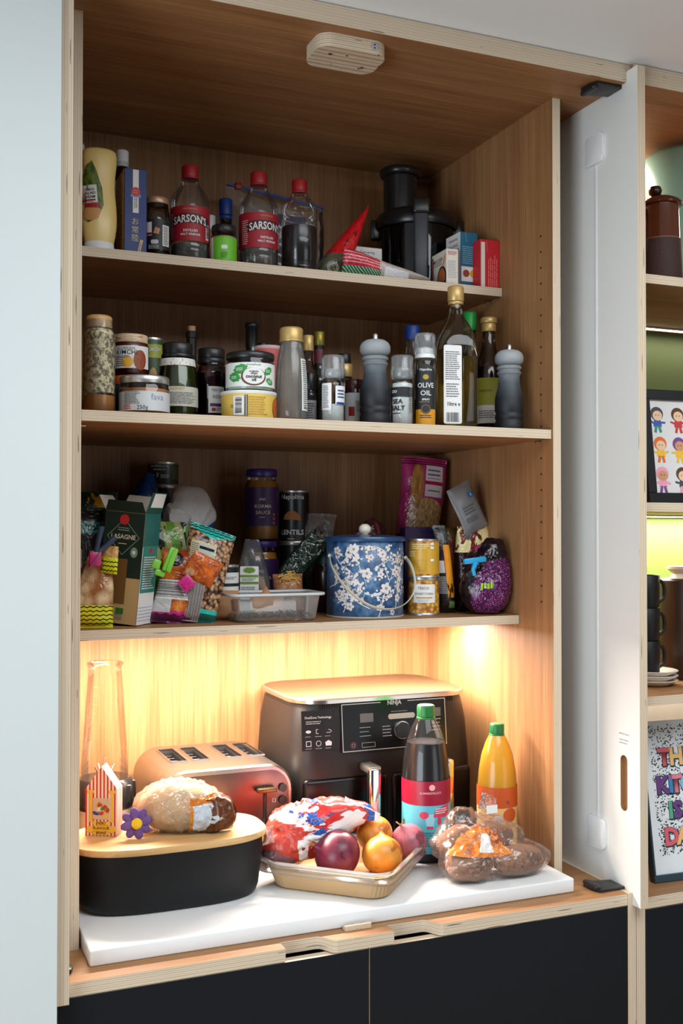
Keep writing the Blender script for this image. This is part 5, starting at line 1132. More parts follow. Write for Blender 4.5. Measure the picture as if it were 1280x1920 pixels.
wzz = [(('rect', 0, .0, 1, .13), rgb(18, 84, 80)), (('rect', .45, .10, 1, .145), rgb(40, 190, 172)), (('and', ('zigabove', .955, -.16, 1.0), ('rect', 0, .80, 1, 1)), rgb(40, 186, 172)), (('zig', .955, .022, 9, .006), rgb(14, 24, 26)), (('zig', .92, .022, 9, .005), rgb(14, 24, 26)), (('zig', .98, .022, 9, .006), rgb(14, 24, 26)),
       (('rect', .06, .38, .62, .82), rgb(206, 196, 160)), (('rect', .24, .52, .58, .80), rgb(196, 204, 196)), (('rect', .24, .745, .58, .775), rgb(30, 30, 32)), (('rect', .26, .53, .58, .55), rgb(80, 160, 176)), (('rect', .08, .0, .50, .40), rgb(168, 160, 156)), (('and', ('rect', .08, .0, .50, .40), ('bars', 0, 60, 0)), rgb(92, 84, 82)), (('and', ('rect', .10, .42, .55, .50), ('stripes', 1, 60, .4)), rgb(90, 84, 70)), (('rect', .48, .44, .56, .50), rgb(20, 20, 20)), (('and', ('rect', .08, .55, .22, .80), ('stripes', 1, 50, .4)), rgb(100, 94, 80))]
wn = bagthing('walnut_bag', 'teal-topped bag of walnuts leaning right with a nutrition label', (p.x+.002, .190, Z3+.0006), rot=(math.radians(-6), math.radians(10.5), -.12))
def wtap(co, u, v): return Vector((co.x*(.80+.32*v), co.y, co.z-.016*(u-.5)*v))
wm = prn('walnut_print', ('cells', rgb(58, 28, 16), rgb(230, 178, 128), (12, 25)), wzz, .2, .25)
part('bag', pillow(.082, .182, .034, 26, 40, .004, 29, warp=wtap), wm, wn)
# small tin with black and white label
t, r, h = spot('paste_tin', 'small tin with white label and black stripe right of the walnut bag', 'tin', 400, 447, 1059, .285, Z3)
tin(t, r, h, mat('black_label', (0, 0, 0))); l = label_on(t, r, h*.06, h*.60, PAPER, 0, 2.2); l2 = label_on(t, r, h*.66, h*.86, PAPER, 0, 2.2); fine_on(l, .04, .024, 6, r, h*.34, GREY_INK, .2, 3); fine_on(l2, .04, .006, 2, r, h*.76, GREY_INK, .2, 4)
# korma jars, one on the other
purp = mat('purple_lid', rgb(58, 36, 120), .35); purl = mat('purple_label', rgb(58, 30, 84), .45)
def korma(u0, u1, vt, zs, y, lab):
    t, r, h = spot('korma_jar', lab, 'jar', u0, u1, vt, y, zs, 'korma sauce jars', 0)
    pr = bprof(r, h*.92, r*.84, h*.70, h*.86); part('jar', lathe(pr, 40, cap=False), clear, t); part('sauce', lathe([(0, .003), (r*.95, .003), (r*.955, h*.70), (r*.84, h*.83), (0, h*.83)], 36), mat('korma_sauce', rgb(186, 122, 44), .35, vary=.12), t)
    part('lid', lidbm(r*.90, h*.90, h, .003), purp, t)
    l = label_on(t, r, h*.20, h*.74, purl, .0, 1.45); text_on(l, 'KORMA', .0105, r, h*.47, mat('cream_ink', (0, 0, 0)), .08, .01); text_on(l, 'SAUCE', .0105, r, h*.385, mat('cream_ink', (0, 0, 0)), .08, .01); fine_on(l, .014, .003, 1, r, h*.32, mat('cream_ink', (0, 0, 0)), .08, 2); fine_on(l, .016, .006, 2, r, h*.57, mat('cream_ink', (0, 0, 0)), .08, 5)
    for q, c in enumerate(((170, 80, 40), (190, 150, 60), (90, 140, 60))): shape_on(l, rect2(.005, .006), r, h*(.24+.06*q), mat('traffic_light', rgb(*((190, 120, 50))), .5), .75, nm='nutrition_block')
    shape_on(t, rect2(.0025, h*.54), r, h*.47, PAPER, -1.42, nm='label_edge')
    return t, r, h
zt = at(490, 1013, .44).z
korma(458, 523, 880, zt, .44, 'korma sauce jar with purple lid standing on top of another')
p_ = at(490, 1013, .44)
korma(459, 522, 1013, Z3, .44, 'lower korma sauce jar with its purple lid under the other jar')
zt = at(551, 1018, .45).z
t, r, h = spot('lentil_tin', 'black tin of lentils with white lettering beside the korma jar', 'tin', 523, 580, 921, .45, zt, rot=-.25); tin(t, r, h, mat('tin_black', rgb(24, 26, 28), .3))
text_on(t, 'Napolina', .0150, r, h*.88, WHITE_INK, .1, .01); text_on(t, 'LENTILS', .0150, r, h*.20, WHITE_INK, .1, .02); shape_on(t, shape2([(-.020, -.008), (.018, -.010), (.020, -.002), (.010, .008), (0, .012), (-.010, .008), (-.018, 0)]), r, h*.52, mat('lentil_photo', rgb(176, 110, 60), .6, vary=.6, vscale=300), .1, nm='picture'); fine_on(t, .02, .003, 1, r, h*.08, mat('cream_ink', (0, 0, 0)), .1, 2)
t4 = thing('lower_tin', 'plain dark tin under the black lentil tin', 'tin', (t.location.x, .45, Z3+.0004)); tin(t4, r, zt-Z3-.0006, mat('tin_black', (0, 0, 0)))
# clear bag of grain with green-striped label
p = at(480, 1110, .30)
cg = bagthing('grain_bag', 'peaked clear bag with white and green label in front of the korma jars', (p.x+.002, .325, Z3+.0004), face(p.x, .3))
hh = at(480, 1010, .325).z-Z3
def peak(co, u, v): f = 1-.62*max(0, (v-.45)/.55)**1.2; return Vector((co.x*f-.006*max(0, v-.5), co.y*f, co.z))
part('film', pillow(.072, hh, .045, 24, 30, .008, 31, warp=peak), glass('bag_film', (0, 0, 0)), cg)
part('grain', blob(.029, .017, .040, .10, 3, 3), mat('oat_grain', rgb(160, 128, 92), .8, vary=.4, vscale=300), cg).location = (.002, 0, .043)
l = fl(cg, 'label', shape2(rrect(-.019, .019, -.034, .034, .003)), -.008, -.0275, .068, PAPER); fl(l, 'green_band', rect2(.037, .005), -.008, -.028, .082, mat('label_green', rgb(110, 150, 50))); fl(l, 'green_band', rect2(.037, .005), -.008, -.028, .068, mat('label_green', (0, 0, 0))); fl(l, 'fine_print', lines(.034, .022, 6, 5), -.008, -.0282, .050, GREY_INK); fl(l, 'fine_print', lines(.03, .006, 2, 8), -.008, -.0282, .075, GREY_INK); fl(l, 'leaf_print', leaf(.012, .006), -.008, -.028, .094, mat('label_green', (0, 0, 0)))
# pasta bag with dark green wrapper
p = at(548, 1112, .29)
pb = bagthing('pasta_bag', 'brown paper pasta bag with a dark green film top leaning right', (p.x, .31, Z3+.0004), face(p.x, .3))
hp = at(545, 1078, .31).z-Z3
part('bag', pillow(.062, .085, .045, 20, 24, .006, 33), prn('pasta_bag_print', ('noise', rgb(150, 96, 60), rgb(190, 132, 90), 5), [(('noise', 12, .66), rgb(214, 170, 100)), (('and', ('rect', .3, .3, .8, .8), ('noise', 18, .6)), rgb(200, 170, 140))], .3, .3), pb)
wg = part('green_film', pillow(.050, .130, .020, 16, 24, .007, 35), prn('dark_green_film', rgb(22, 40, 24), [(('noise', 7, .62), rgb(34, 58, 34))], .15, .4, film=.25), pb); wg.location = (-.012, .012, .055); wg.rotation_euler = (0, .62, 0)
R_ = random.Random(5); bm = bmesh.new()
for k in range(9):
    a0 = R_.uniform(0, 6); q = [(R_.uniform(-.018, .018)+.008*math.cos(a0+j*.8), -.020+.004*j*.3, .070+R_.uniform(0, .016)+.007*math.sin(a0+j*.8)) for j in range(5)]; tube(q, .0016, 5, bm=bm)
stuff(part('pasta', bm, mat('pasta_yellow', rgb(206, 160, 84), .5), pb))
p = at(610, 1015, .34)
fb = bagthing('crinkled_clear_bag', 'crinkled clear plastic bag top behind the blue flowered tin', (p.x, .37, Z3+.0004))
hf = at(610, 967, .37).z-Z3
part('film', pillow(.072, hf, .030, 26, 34, .014, 37, wf=26), glass('crinkle_film', (.9, .9, .9), .7, rough=.08, haze=.16, hazecol=(.6, .6, .6)), fb)
part('packet', pillow(.060, hf*.7, .02, 10, 10, .003, 4), mat('packet_dark', rgb(36, 26, 22), .4), fb).location = (0, 0, .002)
t, r, h = spot('green_lid_jar', 'jar with a dark teal lid behind the blue flowered tin', 'jar', 586, 634, 1026, .36, Z3)
fb.location.y = .425; fb.location.x += .022
part('jar', lathe(bprof(r, h*.76, r*.9, h*.6, h*.74), 32), mat('dark_pickle', (0, 0, 0)), t); part('lid', lidbm(r*.95, h*.74, h, .003), mat('teal_lid', rgb(16, 76, 64), .4), t)
# torn paper bag bits
pg = bagthing('paper_bag', 'crumpled kraft paper bag behind the plastic tub', (at(420, 1160, .235).x+.005, .245, Z3+.0004), .1)
part('bag', pillow(.060, .058, .030, 16, 16, .008, 41), mat('kraft_paper', rgb(186, 134, 92), .7, bump=.4, bscale=60), pg)
fin('brown_patch', flat(rect2(.014, .022), .014, -.017, .030), mat('brown_print', rgb(110, 66, 36)), pg)
pg2 = bagthing('torn_paper_bag', 'torn open kraft paper bag top between grain bag and pasta bag', (at(508, 1110, .25).x, .268, Z3+.0004), .2)
def torn(co, u, v): return Vector((co.x, co.y, co.z*(1-.35*abs(math.sin(5*u+1)))))
part('bag', pillow(.078, .064, .026, 20, 16, .008, 43, warp=torn), mat('kraft_paper', (0, 0, 0)), pg2)
# translucent takeaway tub with dried herbs
a, b = at(437, 1120, .150), at(612, 1120, .150); w = b.x-a.x
tb = thing('plastic_tub', 'open translucent plastic takeaway tub with dried herbs inside', 'tub', ((a.x+b.x)/2, .152+.057, Z3+.0004))
tm = glass('tub_plastic', (.90, .91, .90), .75, rough=.14, haze=.15, hazecol=(.6, .61, .61)); D_, H_ = .115, .055
def tubbm(k, z0, z1, s0, s1, r0=.016):
    bm = bmesh.new(); rings = []
    for z, s in ((z0, s0), (z0+.004, s0+.004), (z1, s1)):
        rings.append([bm.verts.new((x, y, z)) for x, y in rrect(-w/2+.012-s, w/2-.012+s, -D_/2+.012-s, D_/2-.012+s, r0, 5)])
    for a_, b_ in zip(rings, rings[1:]):
        n = len(a_)
        for i in range(n): bm.faces.new((a_[i], a_[(i+1) % n], b_[(i+1) % n], b_[i]))
    bm.faces.new(rings[0][::-1]); return bm
part('tub', tubbm(1, 0, H_-.006, -.004, .006), tm, tb, 40)
rim = rrect(-w/2, w/2, -D_/2, D_/2, .018, 6); part('rim', tube([(x, y, H_-.003) for x, y in rim], .0032, 8, closed=True), mat('tub_rim', rgb(196, 200, 202), .3), tb, 60)
bm = bmesh.new(); R_ = random.Random(2)
for k in range(520):
    x, y = R_.uniform(-w/2+.018, w/2-.018), R_.uniform(-D_/2+.018, D_/2-.018); z = .003+R_.uniform(0, .012); a_ = R_.uniform(0, PI); l_ = R_.uniform(.003, .007)
    d = Vector((math.cos(a_), math.sin(a_), R_.uniform(-.4, .4)))*l_; q = Vector((x, y, z+.002)); s = Vector((-d.y, d.x, 0)).normalized()*.0009
    f = bm.faces.new([bm.verts.new(q-d-s), bm.verts.new(q+d-s), bm.verts.new(q+d+s), bm.verts.new(q-d+s)])
    f.material_index = 1 if k % 9 == 0 else 0
stuff(fin('dried_herbs', bm, [mat('herb_green', rgb(62, 76, 60), .8, vary=.3, vscale=500), mat('herb_pale', rgb(170, 160, 110), .8)], tb))
# blue flowered tin bucket
yb = .228; t, r, h = spot('flowered_tin', 'blue tin bucket with white blossom pattern, lid and cream strap handle', 'tin', 612, 755.5, 1012, yb, Z3, rot=.0)
def blossom_mat():
    g = G('blue_chinoiserie'); nz = g.noise(g.coord(), 40, 6, .7)
    c = g.ramp(nz.outputs[0], [(.36, rgb(28, 56, 92)), (.5, rgb(58, 96, 138)), (.64, rgb(104, 140, 172))])
    return g.done(g.bsdf(Base_Color=c, Roughness=.32).outputs[0])
bu = blossom_mat()
body = part('body', lathe([(0, 0), (r*.98, 0), (r*1.0, .002), (r, h-.002), (r*.97, h), (0, h)], 64), bu, t)
part('lid', lathe([(r*1.0, h-.001), (r*1.055, h-.0025), (r*1.06, h+.002), (r*1.04, h+.006), (r*.6, h+.010), (0, h+.011)], 64, cap=False), mat('lid_blue', rgb(32, 66, 108), .3), t)
part('base_rim', lathe([(r*1.0, 0), (r*1.012, .0006), (r*1.012, .003), (r*1.0, .0036)], 64, cap=False), mat('rim_cream', rgb(190, 186, 170), .4), t)
cream_ = mat('cream_enamel', rgb(232, 226, 206), .35)
part('knob', lathe([(0, h+.008), (.006, h+.009), (.006, h+.012), (.0112, h+.0155), (.0128, h+.021), (.0112, h+.0275), (.006, h+.032), (0, h+.033)], 28), cream_, t, 70)
blo = mat('blossom_white', rgb(222, 214, 210), .45); blc = mat('blossom_centre', rgb(150, 140, 150), .5)
R_ = random.Random(11)
def flower2(s):
    pts = [((s*(.62+.38*abs(math.cos(2.5*a)))*math.cos(a)), s*(.62+.38*abs(math.cos(2.5*a)))*math.sin(a)) for a in [2*PI*k/30 for k in range(30)]]
    return shape2(pts)
def strip2(pts, w0, w1):
    bm = bmesh.new(); n = len(pts); L0 = []; 
    for i, (x, y) in enumerate(pts):
        x2, y2 = pts[min(i+1, n-1)]; x1, y1 = pts[max(i-1, 0)]; d = math.hypot(x2-x1, y2-y1) or 1; nx_, ny_ = -(y2-y1)/d, (x2-x1)/d; ww_ = w0+(w1-w0)*i/(n-1)
        L0.append((bm.verts.new((x+nx_*ww_, y+ny_*ww_, 0)), bm.verts.new((x-nx_*ww_, y-ny_*ww_, 0))))
    for a_, b_ in zip(L0, L0[1:]): bm.faces.new((a_[0], b_[0], b_[1], a_[1]))
    return bm
def branch(x, z, ang, ln, w0, depth):
    pts = [(x, z)]; a_ = ang
    for k in range(7): a_ += R_.uniform(-.35, .35); x += ln/7*math.cos(a_); z += ln/7*math.sin(a_); pts.append((x, min(h*.93, max(.006, z))))
    fin('branch', curl(strip2(pts, w0, w0*.4), r, 0, 0, .0007, sub=False), blo, body)
    for k in range(2, 8):
        s = R_.uniform(.0020, .0032); px, pz = pts[k][0]+R_.uniform(-.006, .006), pts[k][1]+R_.uniform(-.006, .006)
        if .006 < pz < h*.95: fin('bud', curl(disc2(s, n=8), r, pz, px/r, .0009, sub=False), blo, body)
    if depth:
        for k in (2, 4, 6): branch(pts[k][0], pts[k][1], a_+R_.choice((-1, 1))*R_.uniform(.6, 1.3), ln*.45, w0*.7, depth-1)
for x, z, ang, ln in ((-.020, .150, -1.5, .09), (.028, .003, 1.35, .14), (-.06, .03, .5, .06), (.07, .02, 1.7, .11), (.045, .13, 2.7, .07), (-.05, .11, .6, .05), (-.085, .06, .7, .06), (.0, .05, -.6, .05), (-.03, .09, -2.2, .05), (.02, .10, .3, .06), (.05, .08, 2.2, .06), (-.07, .14, -.9, .06), (.01, .02, 2.6, .06), (.08, .13, -2.0, .06), (-.045, .012, 1.2, .05), (.055, .10, -.9, .05)): branch(x, z, ang, ln, .0010, 1)
for x, z, s in ((-.022, .138, .011), (.004, .090, .0115), (-.040, .068, .011), (.044, .060, .0125), (.036, .128, .009), (.066, .092, .009), (-.030, .024, .009), (.030, .022, .008), (-.060, .135, .009), (-.064, .10, .009), (.012, .122, .007), (-.01, .055, .006), (.075, .040, .009), (.032, .088, .008), (.06, .012, .007), (-.052, .040, .007)):
    f_ = fin('blossom', curl(flower2(s), r, min(z, h*.9), x/r, .0011), blo, body); fin('blossom_centre', curl(disc2(s*.26, n=10), r, min(z, h*.9), x/r, .0016, sub=False), blc, f_) if False else fin('blossom_centre', curl(disc2(s*.26, n=10), r, min(z, h*.9), x/r, .0016, sub=False), blc, body)
hp_ = []
for u_, v_, y_ in ((618, 1042, .222), (622, 1062, .200), (640, 1092, .172), (668, 1120, .150), (700, 1138, .140), (735, 1142, .141), (762, 1130, .152), (777, 1105, .160), (776, 1078, .168), (769, 1058, .186), (760, 1046, .206)):
    q_ = at(u_, v_, y_)-Vector(t.location); c_, s_ = math.cos(-t.rotation_euler.z), math.sin(-t.rotation_euler.z); hp_.append((q_.x*c_-q_.y*s_, q_.x*s_+q_.y*c_, q_.z))
hp_ = [tuple(q_) for q_ in smoothpath(hp_, 4)]
for k in range(0):
    s = k/24; a_ = -PI*.5-PI*.40+s*PI*.86; rr = r*1.05+.008*math.sin(PI*s)+.05*max(0, s-.55)*(1 if s < .9 else .9); z = h*.80-(h*.66)*math.sin(PI*min(1, s*1.02))**.8
    hp_.append((rr*math.cos(a_), rr*math.sin(a_), z))
part('handle', tube(hp_, .004, 8, flat=(.0052, .0012), ref=(0, 0, 1)), cream_, t, 60)
for q in (hp_[0], hp_[-1]):
    bm = bmesh.new(); bmesh.ops.create_uvsphere(bm, u_segments=12, v_segments=8, radius=.0042); o = part('handle_stud', bm, cream_, t); o.location = q
# bags resting behind / on the bucket
p = at(700, 1000, .33)
rb_ = bagthing('rice_cracker_bag', 'dark bag with a red label showing behind the flowered tin lid', (p.x, .345, Z3+.0004), .0)
hr = at(700, 968, .345).z-Z3
def tent(co, u, v): return Vector((co.x*(1-.35*v), co.y, co.z*(1-.22*abs(u-.55))))
part('bag', pillow(.105, hr, .04, 22, 28, .008, 47, warp=tent), prn('cracker_bag_print', ('noise', rgb(34, 16, 18), rgb(70, 40, 44), 3), [(('and', ('rect', .36, .84, .70, .95), ('diag', 2, 2, .6)), rgb(150, 40, 50)), (('rect', .0, .82, .25, .93), rgb(150, 110, 124))], .2, .4), rb_)
p = at(757, 985, .46)
pn = bagthing('noodle_bag', 'pink bag of noodles with white label propped against the back corner', (p.x+.004, .435, Z3+.0004), rot=(0, .10, face(p.x, .45)+.1))
hn = at(757, 858, .435).z-Z3
def tall(co, u, v): return Vector((co.x*(.88+.12*v), co.y-.004, co.z))
part('bag', pillow(.105, hn, .05, 24, 40, .005, 51, warp=tall), prn('noodle_bag_print', ('noise', rgb(150, 26, 84), rgb(206, 70, 130), 3), [(('ell', .62, .60, .42, .13), ('noise', rgb(150, 100, 50), rgb(226, 186, 130), (30, 26))), (('ell', .36, .80, .14, .16), ('noise', rgb(150, 96, 40), rgb(206, 150, 80), (40, 8))), (('rect', .54, .74, .92, .95), rgb(222, 206, 208)), (('rect', .54, .82, .92, .845), rgb(176, 30, 80)), (('and', ('rect', .58, .86, .86, .93), ('stripes', 1, 34, .4)), rgb(110, 100, 110)), (('and', ('rect', .60, .765, .86, .80), ('stripes', 1, 40, .4)), rgb(120, 110, 116)), (('rect', 0, 0, 1, .48), rgb(40, 16, 30)), (('and', ('rect', .0, .95, 1, 1), ('stripes', 1, 60, .5)), rgb(110, 20, 60))], .22, .25), pn)
p = at(800, 1000, .36)
pbx = thing('purple_box', 'long dark purple carton behind the sweetcorn tins', 'carton', (p.x, .375, Z3+.0004), -.1)
hx = at(800, 989, .36).z-Z3; fin('carton', box(-.052, .040, -.018, .018, 0, hx, .001, 1), mat('purple_card', rgb(52, 22, 84), .4), pbx)
fin('blue_panel', flat(rect2(.05, .006), .010, -.0186, hx-.010), mat('navy_print', rgb(22, 24, 70)), pbx)
# sweetcorn tins
ca = prn('corn_tin_print', ('cells', rgb(160, 92, 20), rgb(244, 200, 90), (26, 9)), [], .35)
t, r, h1 = spot('sweetcorn_tin', 'tin with a kernel picture and white label under the plain yellow tin', 'tin', 763.5, 823.5, 1083, .215, Z3, 'sweetcorn tins'); tin(t, r, h1, ca)
l = label_on(t, r, h1*.34, h1*.84, PAPER, .06, .70); text_on(l, 'TESCO', .0075, r, h1*.73, GREY_INK, 0, .01); text_on(l, 'SWEETCORN', .0064, r, h1*.58, GREY_INK, .05, .01); shape_on(l, rect2(.034, .003), r, h1*.475, mat('ochre_print', (0, 0, 0)), .06, nm='ochre_band'); fine_on(l, .026, .006, 2, r, h1*.40, mat('faint_ink', (0, 0, 0)), .05, 4)
zt = Z3+h1+.0008
t, r, h2 = spot('sweetcorn_tin', 'yellow printed tin standing on top of the kernel-picture tin', 'tin', 763.5, 823.5, 1011, .215, zt, 'sweetcorn tins'); tin(t, r, h2, prn('corn_tin_yellow', rgb(206, 160, 50), [(('rect', 0, 0, 1, .10), ('cells', rgb(160, 80, 20), rgb(240, 190, 80), (30, 20))), (('rect', 0, .90, 1, 1), ('cells', rgb(160, 80, 20), rgb(240, 190, 80), (30, 20)))], .35))
fine_on(t, .040, .012, 3, r, h2*.82, mat('pale_yellow_ink', rgb(240, 222, 170)), -.15, 3); fine_on(t, .018, .012, 3, r, h2*.62, mat('pale_yellow_ink', (0, 0, 0)), -.7, 5); shape_on(t, frame2(.028, .022, .0006), r, h2*.32, mat('ochre_print', (0, 0, 0)), -.25, nm='table_frame')
for z_ in (.88, .78, .46): shape_on(t, rect2(.008, .005), r, h2*z_, PAPER, .55, nm='panel')
# orange and black pouch seen edge on, brown pouch behind
p = at(843, 1150, .215)
op = bagthing('orange_pouch', 'black pouch with a bright orange side panel beside the sweetcorn tins', (p.x-.001, .232, Z3+.0004), rot=(0, -.03, -.12))
ho = at(840, 985, .225).z-Z3
def pouch(co, u, v): return Vector((co.x*(1-.30*v)-.010*v*v, co.y*(1-.55*v), co.z))
part('pouch', pillow(.044, ho, .050, 18, 32, .004, 55, warp=pouch, p=3), prn('orange_pouch_print', rgb(22, 20, 22), [(('rect', .46, .18, .95, .78), rgb(236, 150, 30)), (('and', ('rect', .4, .14, 1, .34), ('noise', 9, .52)), rgb(22, 20, 22)), (('rect', .02, .46, .42, .60), rgb(206, 196, 190)), (('rect', .02, .22, .44, .42), rgb(150, 148, 150)), (('and', ('rect', .02, .22, .44, .42), ('stripes', 1, 50, .45)), rgb(60, 60, 64)), (('rect', .5, .8, 1, 1), rgb(56, 60, 60)), (('rect', .55, .06, .85, .14), rgb(110, 130, 70))], .3, .2), op)
p = at(866, 1100, .29)
bp = bagthing('brown_pouch', 'reddish brown foil pouch behind the orange-sided pouch', (p.x-.004, .305, Z3+.0004), .2)
part('pouch', pillow(.062, at(860, 990, .305).z-Z3, .03, 14, 24, .005, 57), prn('brown_pouch_print', rgb(40, 26, 26), [(('rect', 0, .2, .38, 1), rgb(146, 76, 48)), (('and', ('rect', .3, .3, 1, .9), ('noise', 6, .55)), rgb(26, 34, 60)), (('rect', .0, .88, .6, 1), rgb(120, 96, 50))], .3, .3), bp)
# silver sachet in the chocolate bag, leaning on the side panel
p = at(897, 1025, .235)
sv = bagthing('silver_sachet_bag', 'brown and cream patterned bag with a grey foil sachet leaning at the top', (p.x-.004, .255, Z3+.0004), .1)
hs = at(900, 985, .262).z-Z3
part('bag', pillow(.084, hs, .045, 24, 30, .007, 61), prn('chocolate_bag_print', rgb(236, 220, 160), [(('noise', 3.2, .52), ('noise', rgb(90, 30, 30), rgb(126, 46, 40), 2)), (('rect', 0, 0, 1, .70), rgb(46, 20, 26)), (('ell', .25, .90, .10, .06), rgb(90, 92, 96)), (('ell', .62, .74, .2, .05), rgb(176, 60, 110))], .25, .4), sv)
sa = part('sachet', pillow(.062, .108, .014, 16, 22, .003, 63), mat('sachet_grey', rgb(140, 142, 146), .35, metal=.35), sv); sa.location = (.004, -.012, hs-.012); sa.rotation_euler = (-.05, -.44, 0)
for nm, bm, m_ in (('info_dot', disc2(.0062), mat('info_blue', rgb(30, 96, 170))), ('fine_print', lines(.03, .020, 3, 4), mat('sachet_ink', rgb(90, 92, 96))), ('fine_print', xf(lines(.036, .012, 4, 6), 0, -.022), mat('sachet_ink', (0, 0, 0)))):
    o = fin(nm, flat(bm, .014 if nm == 'info_dot' else -.002, -.0095, .080 if nm == 'info_dot' else .052), m_, sa)
fin('info_mark', flat(rect2(.0018, .0062), .014, -.0100, .080), WHITE_INK, sa)
p = at(911, 1153, .170)
pu = bagthing('purple_scale_bag', 'shiny purple scale-patterned bag tied at the neck by the right panel', (p.x, .170, Z3+.0004), face(p.x, .2)+.1)
hu = at(911, 1010, .175).z-Z3
def scalemat():
    g = G('purple_scales'); uv = g.coord('UV'); mp = g.n('Mapping', {0: uv, 3: (70, 84, 1)}).outputs[0]
    vo = g.n('TexVoronoi', {'Vector': mp, 'Scale': 1.0, 'Randomness': .45}); s = g.n('SeparateXYZ', {0: uv})
    c = g.ramp(vo.outputs[0], [(.14, rgb(214, 140, 206)), (.26, rgb(122, 44, 114)), (.55, rgb(54, 14, 50))])
    fr_ = g.math('MULTIPLY', g.math('GREATER_THAN', g.math('ADD', s.outputs[0], g.math('MULTIPLY', s.outputs[1], -.22)), .30), g.math('LESS_THAN', s.outputs[1], .70))
    c = g.mix(fr_, rgb(24, 12, 20), c)
    gr = mask(g, (s.outputs[0], s.outputs[1]), ('and', ('rect', .42, .25, .53, .30), ('stripes', 0, 36, .72))); c = g.mix(gr, c, rgb(150, 196, 40))
    b = g.bsdf(Base_Color=c, Roughness=.16)
    n2 = g.noise(g.coord(), 60, 4); g.set(b.inputs['Normal'], g.n('Bump', {'Strength': .4, 'Distance': .004, 'Height': n2.outputs[0]}).outputs[0])
    return g.done(b.outputs[0])
def tie(co, d):
    return co
part('bag', wrapfilm([((-.002, 0, hu*.33), (.054, .036, hu*.34)), ((.004, 0, hu*.60), (.036, .026, hu*.18)), ((.014, .004, hu*.86), (.026, .02, hu*.14))], .002, .006, 9, 5, freq=14), scalemat(), pu)
p = at(892, 1058, .122)
cl2 = thing('blue_clip', 'bright blue bag clip on the purple bag', 'clip', (p.x-.002, .122, p.z), rot=(0, -.10, 0))
bmx = mat('clip_blue', rgb(24, 150, 200), .35); part('bar', box(-.026, .026, -.004, .004, .002, .014, .003, 2), bmx, cl2, 40); part('lever', tube([(.0, -.003, .004), (-.008, -.004, -.010), (-.006, -.004, -.022)], [.006, .0045, .004], 8), bmx, cl2, 60)

# ================================================================== worktop bay
# bread bin with bamboo lid
bx, by, ba, bb_, bh = .176, .118, .172, .094, .105
bn = thing('bread_bin', 'matt black oval bread bin with a bamboo board lid', 'bread bin', (bx, by, ZW+.0003))
def loft(rings_, cap0=True, cap1=True, bm=None):
    bm = bm or bmesh.new(); R_ = [[bm.verts.new(q) for q in r_] for r_ in rings_]
    for a, b in zip(R_, R_[1:]):
        n = len(a)
        for i in range(n): bm.faces.new((a[i], a[(i+1) % n], b[(i+1) % n], b[i]))
    if cap0: bm.faces.new(R_[0][::-1])
    if cap1: bm.faces.new(R_[-1])
    return bm
def se(a, b, z, e=3.0, n=72): return [(x, y, z) for x, y in superell(a, b, e, n)]
part('bin', loft([se(ba*.86, bb_*.80, 0), se(ba*.915, bb_*.865, .006), se(ba*.94, bb_*.90, .018), se(ba*.985, bb_*.975, bh*.75), se(ba, bb_, bh)], cap1=True), mat('bin_black', rgb(17, 18, 20), .5, spec=.3, vary=.06, vscale=8), bn, 40)
bamboo = wood('bamboo', 0, rgb(222, 184, 130), rgb(196, 152, 96), .7, .45)
part('lid', loft([se(ba*1.005, bb_*1.005, bh), se(ba*1.02, bb_*1.02, bh+.002), se(ba*1.02, bb_*1.02, bh+.009), se(ba*1.01, bb_*1.01, bh+.0115), se(ba*.99, bb_*.985, bh+.012)]), bamboo, bn, 40)
ZL = ZW+bh+.0128
# clear wrapper scrap on the lid edge
p = at(470, 1570, .09)
sc = thing('wrapper_scrap', 'scrap of clear wrapper with a yellow stripe hanging over the bread bin edge', 'wrapper', (.342, .075, ZL), .3)
def drape(co, u, v): return Vector((co.x, co.y-.004, co.z*.8-.034)) 
part('film', pillow(.042, .040, .012, 14, 14, .008, 3, warp=drape, wf=30), prn('scrap_print', rgb(200, 200, 200), [(('rect', 0, 0, .28, 1), rgb(240, 200, 30)), (('rect', .28, .2, .45, 1), rgb(110, 60, 50))], .15, .3, film=.75), sc)
# striped sweet box
p = atz(197, 1566, ZL)
sw = thing('sweet_box', 'tent-shaped red and white striped sweet box with a window on the bread bin', 'box', (p.x, p.y+.012, ZL), face(p.x, p.y)-.30)
sw_w, sw_d, sh_ = .058, .030, .082; rf = .040
stripe = prn('sweet_box_stripes', rgb(236, 226, 206), [(('stripes', 0, 9, .45), rgb(206, 44, 44))], .45)
def tent_box():
    bm = bmesh.new(); L_ = uvl(bm); fr_ = [(-sw_w/2, 0), (sw_w/2, 0), (sw_w/2, sh_), (0, sh_+rf), (-sw_w/2, sh_)]
    a = [bm.verts.new((x, -sw_d/2, z)) for x, z in fr_]; b = [bm.verts.new((x, sw_d/2, z)) for x, z in fr_]
    fs = [bm.faces.new(a), bm.faces.new(b[::-1])]+[bm.faces.new((a[i], b[i], b[(i+1) % 5], a[(i+1) % 5])) for i in range(5)]
    for k, f in enumerate(fs):
        for lp in f.loops: lp[L_].uv = ((lp.vert.co.x/sw_w+.5) if k < 2 else (lp.vert.co.y/sw_d*.45+.5), lp.vert.co.z/(sh_+rf))
    return bm
fin('carton', tent_box(), stripe, sw)
yl = mat('box_yellow', rgb(232, 190, 60), .5); yf = -sw_d/2-.0005
for s in (-1, 1):
    fl(sw, 'column', rect2(.0052, sh_*.62), s*sw_w*.33, yf, sh_*.62, yl); fl(sw, 'column_top', rect2(.012, .005), s*sw_w*.33, yf-.0003, sh_*.945, yl); fl(sw, 'column_foot', rect2(.008, .004), s*sw_w*.33, yf-.0003, sh_*.32, yl)
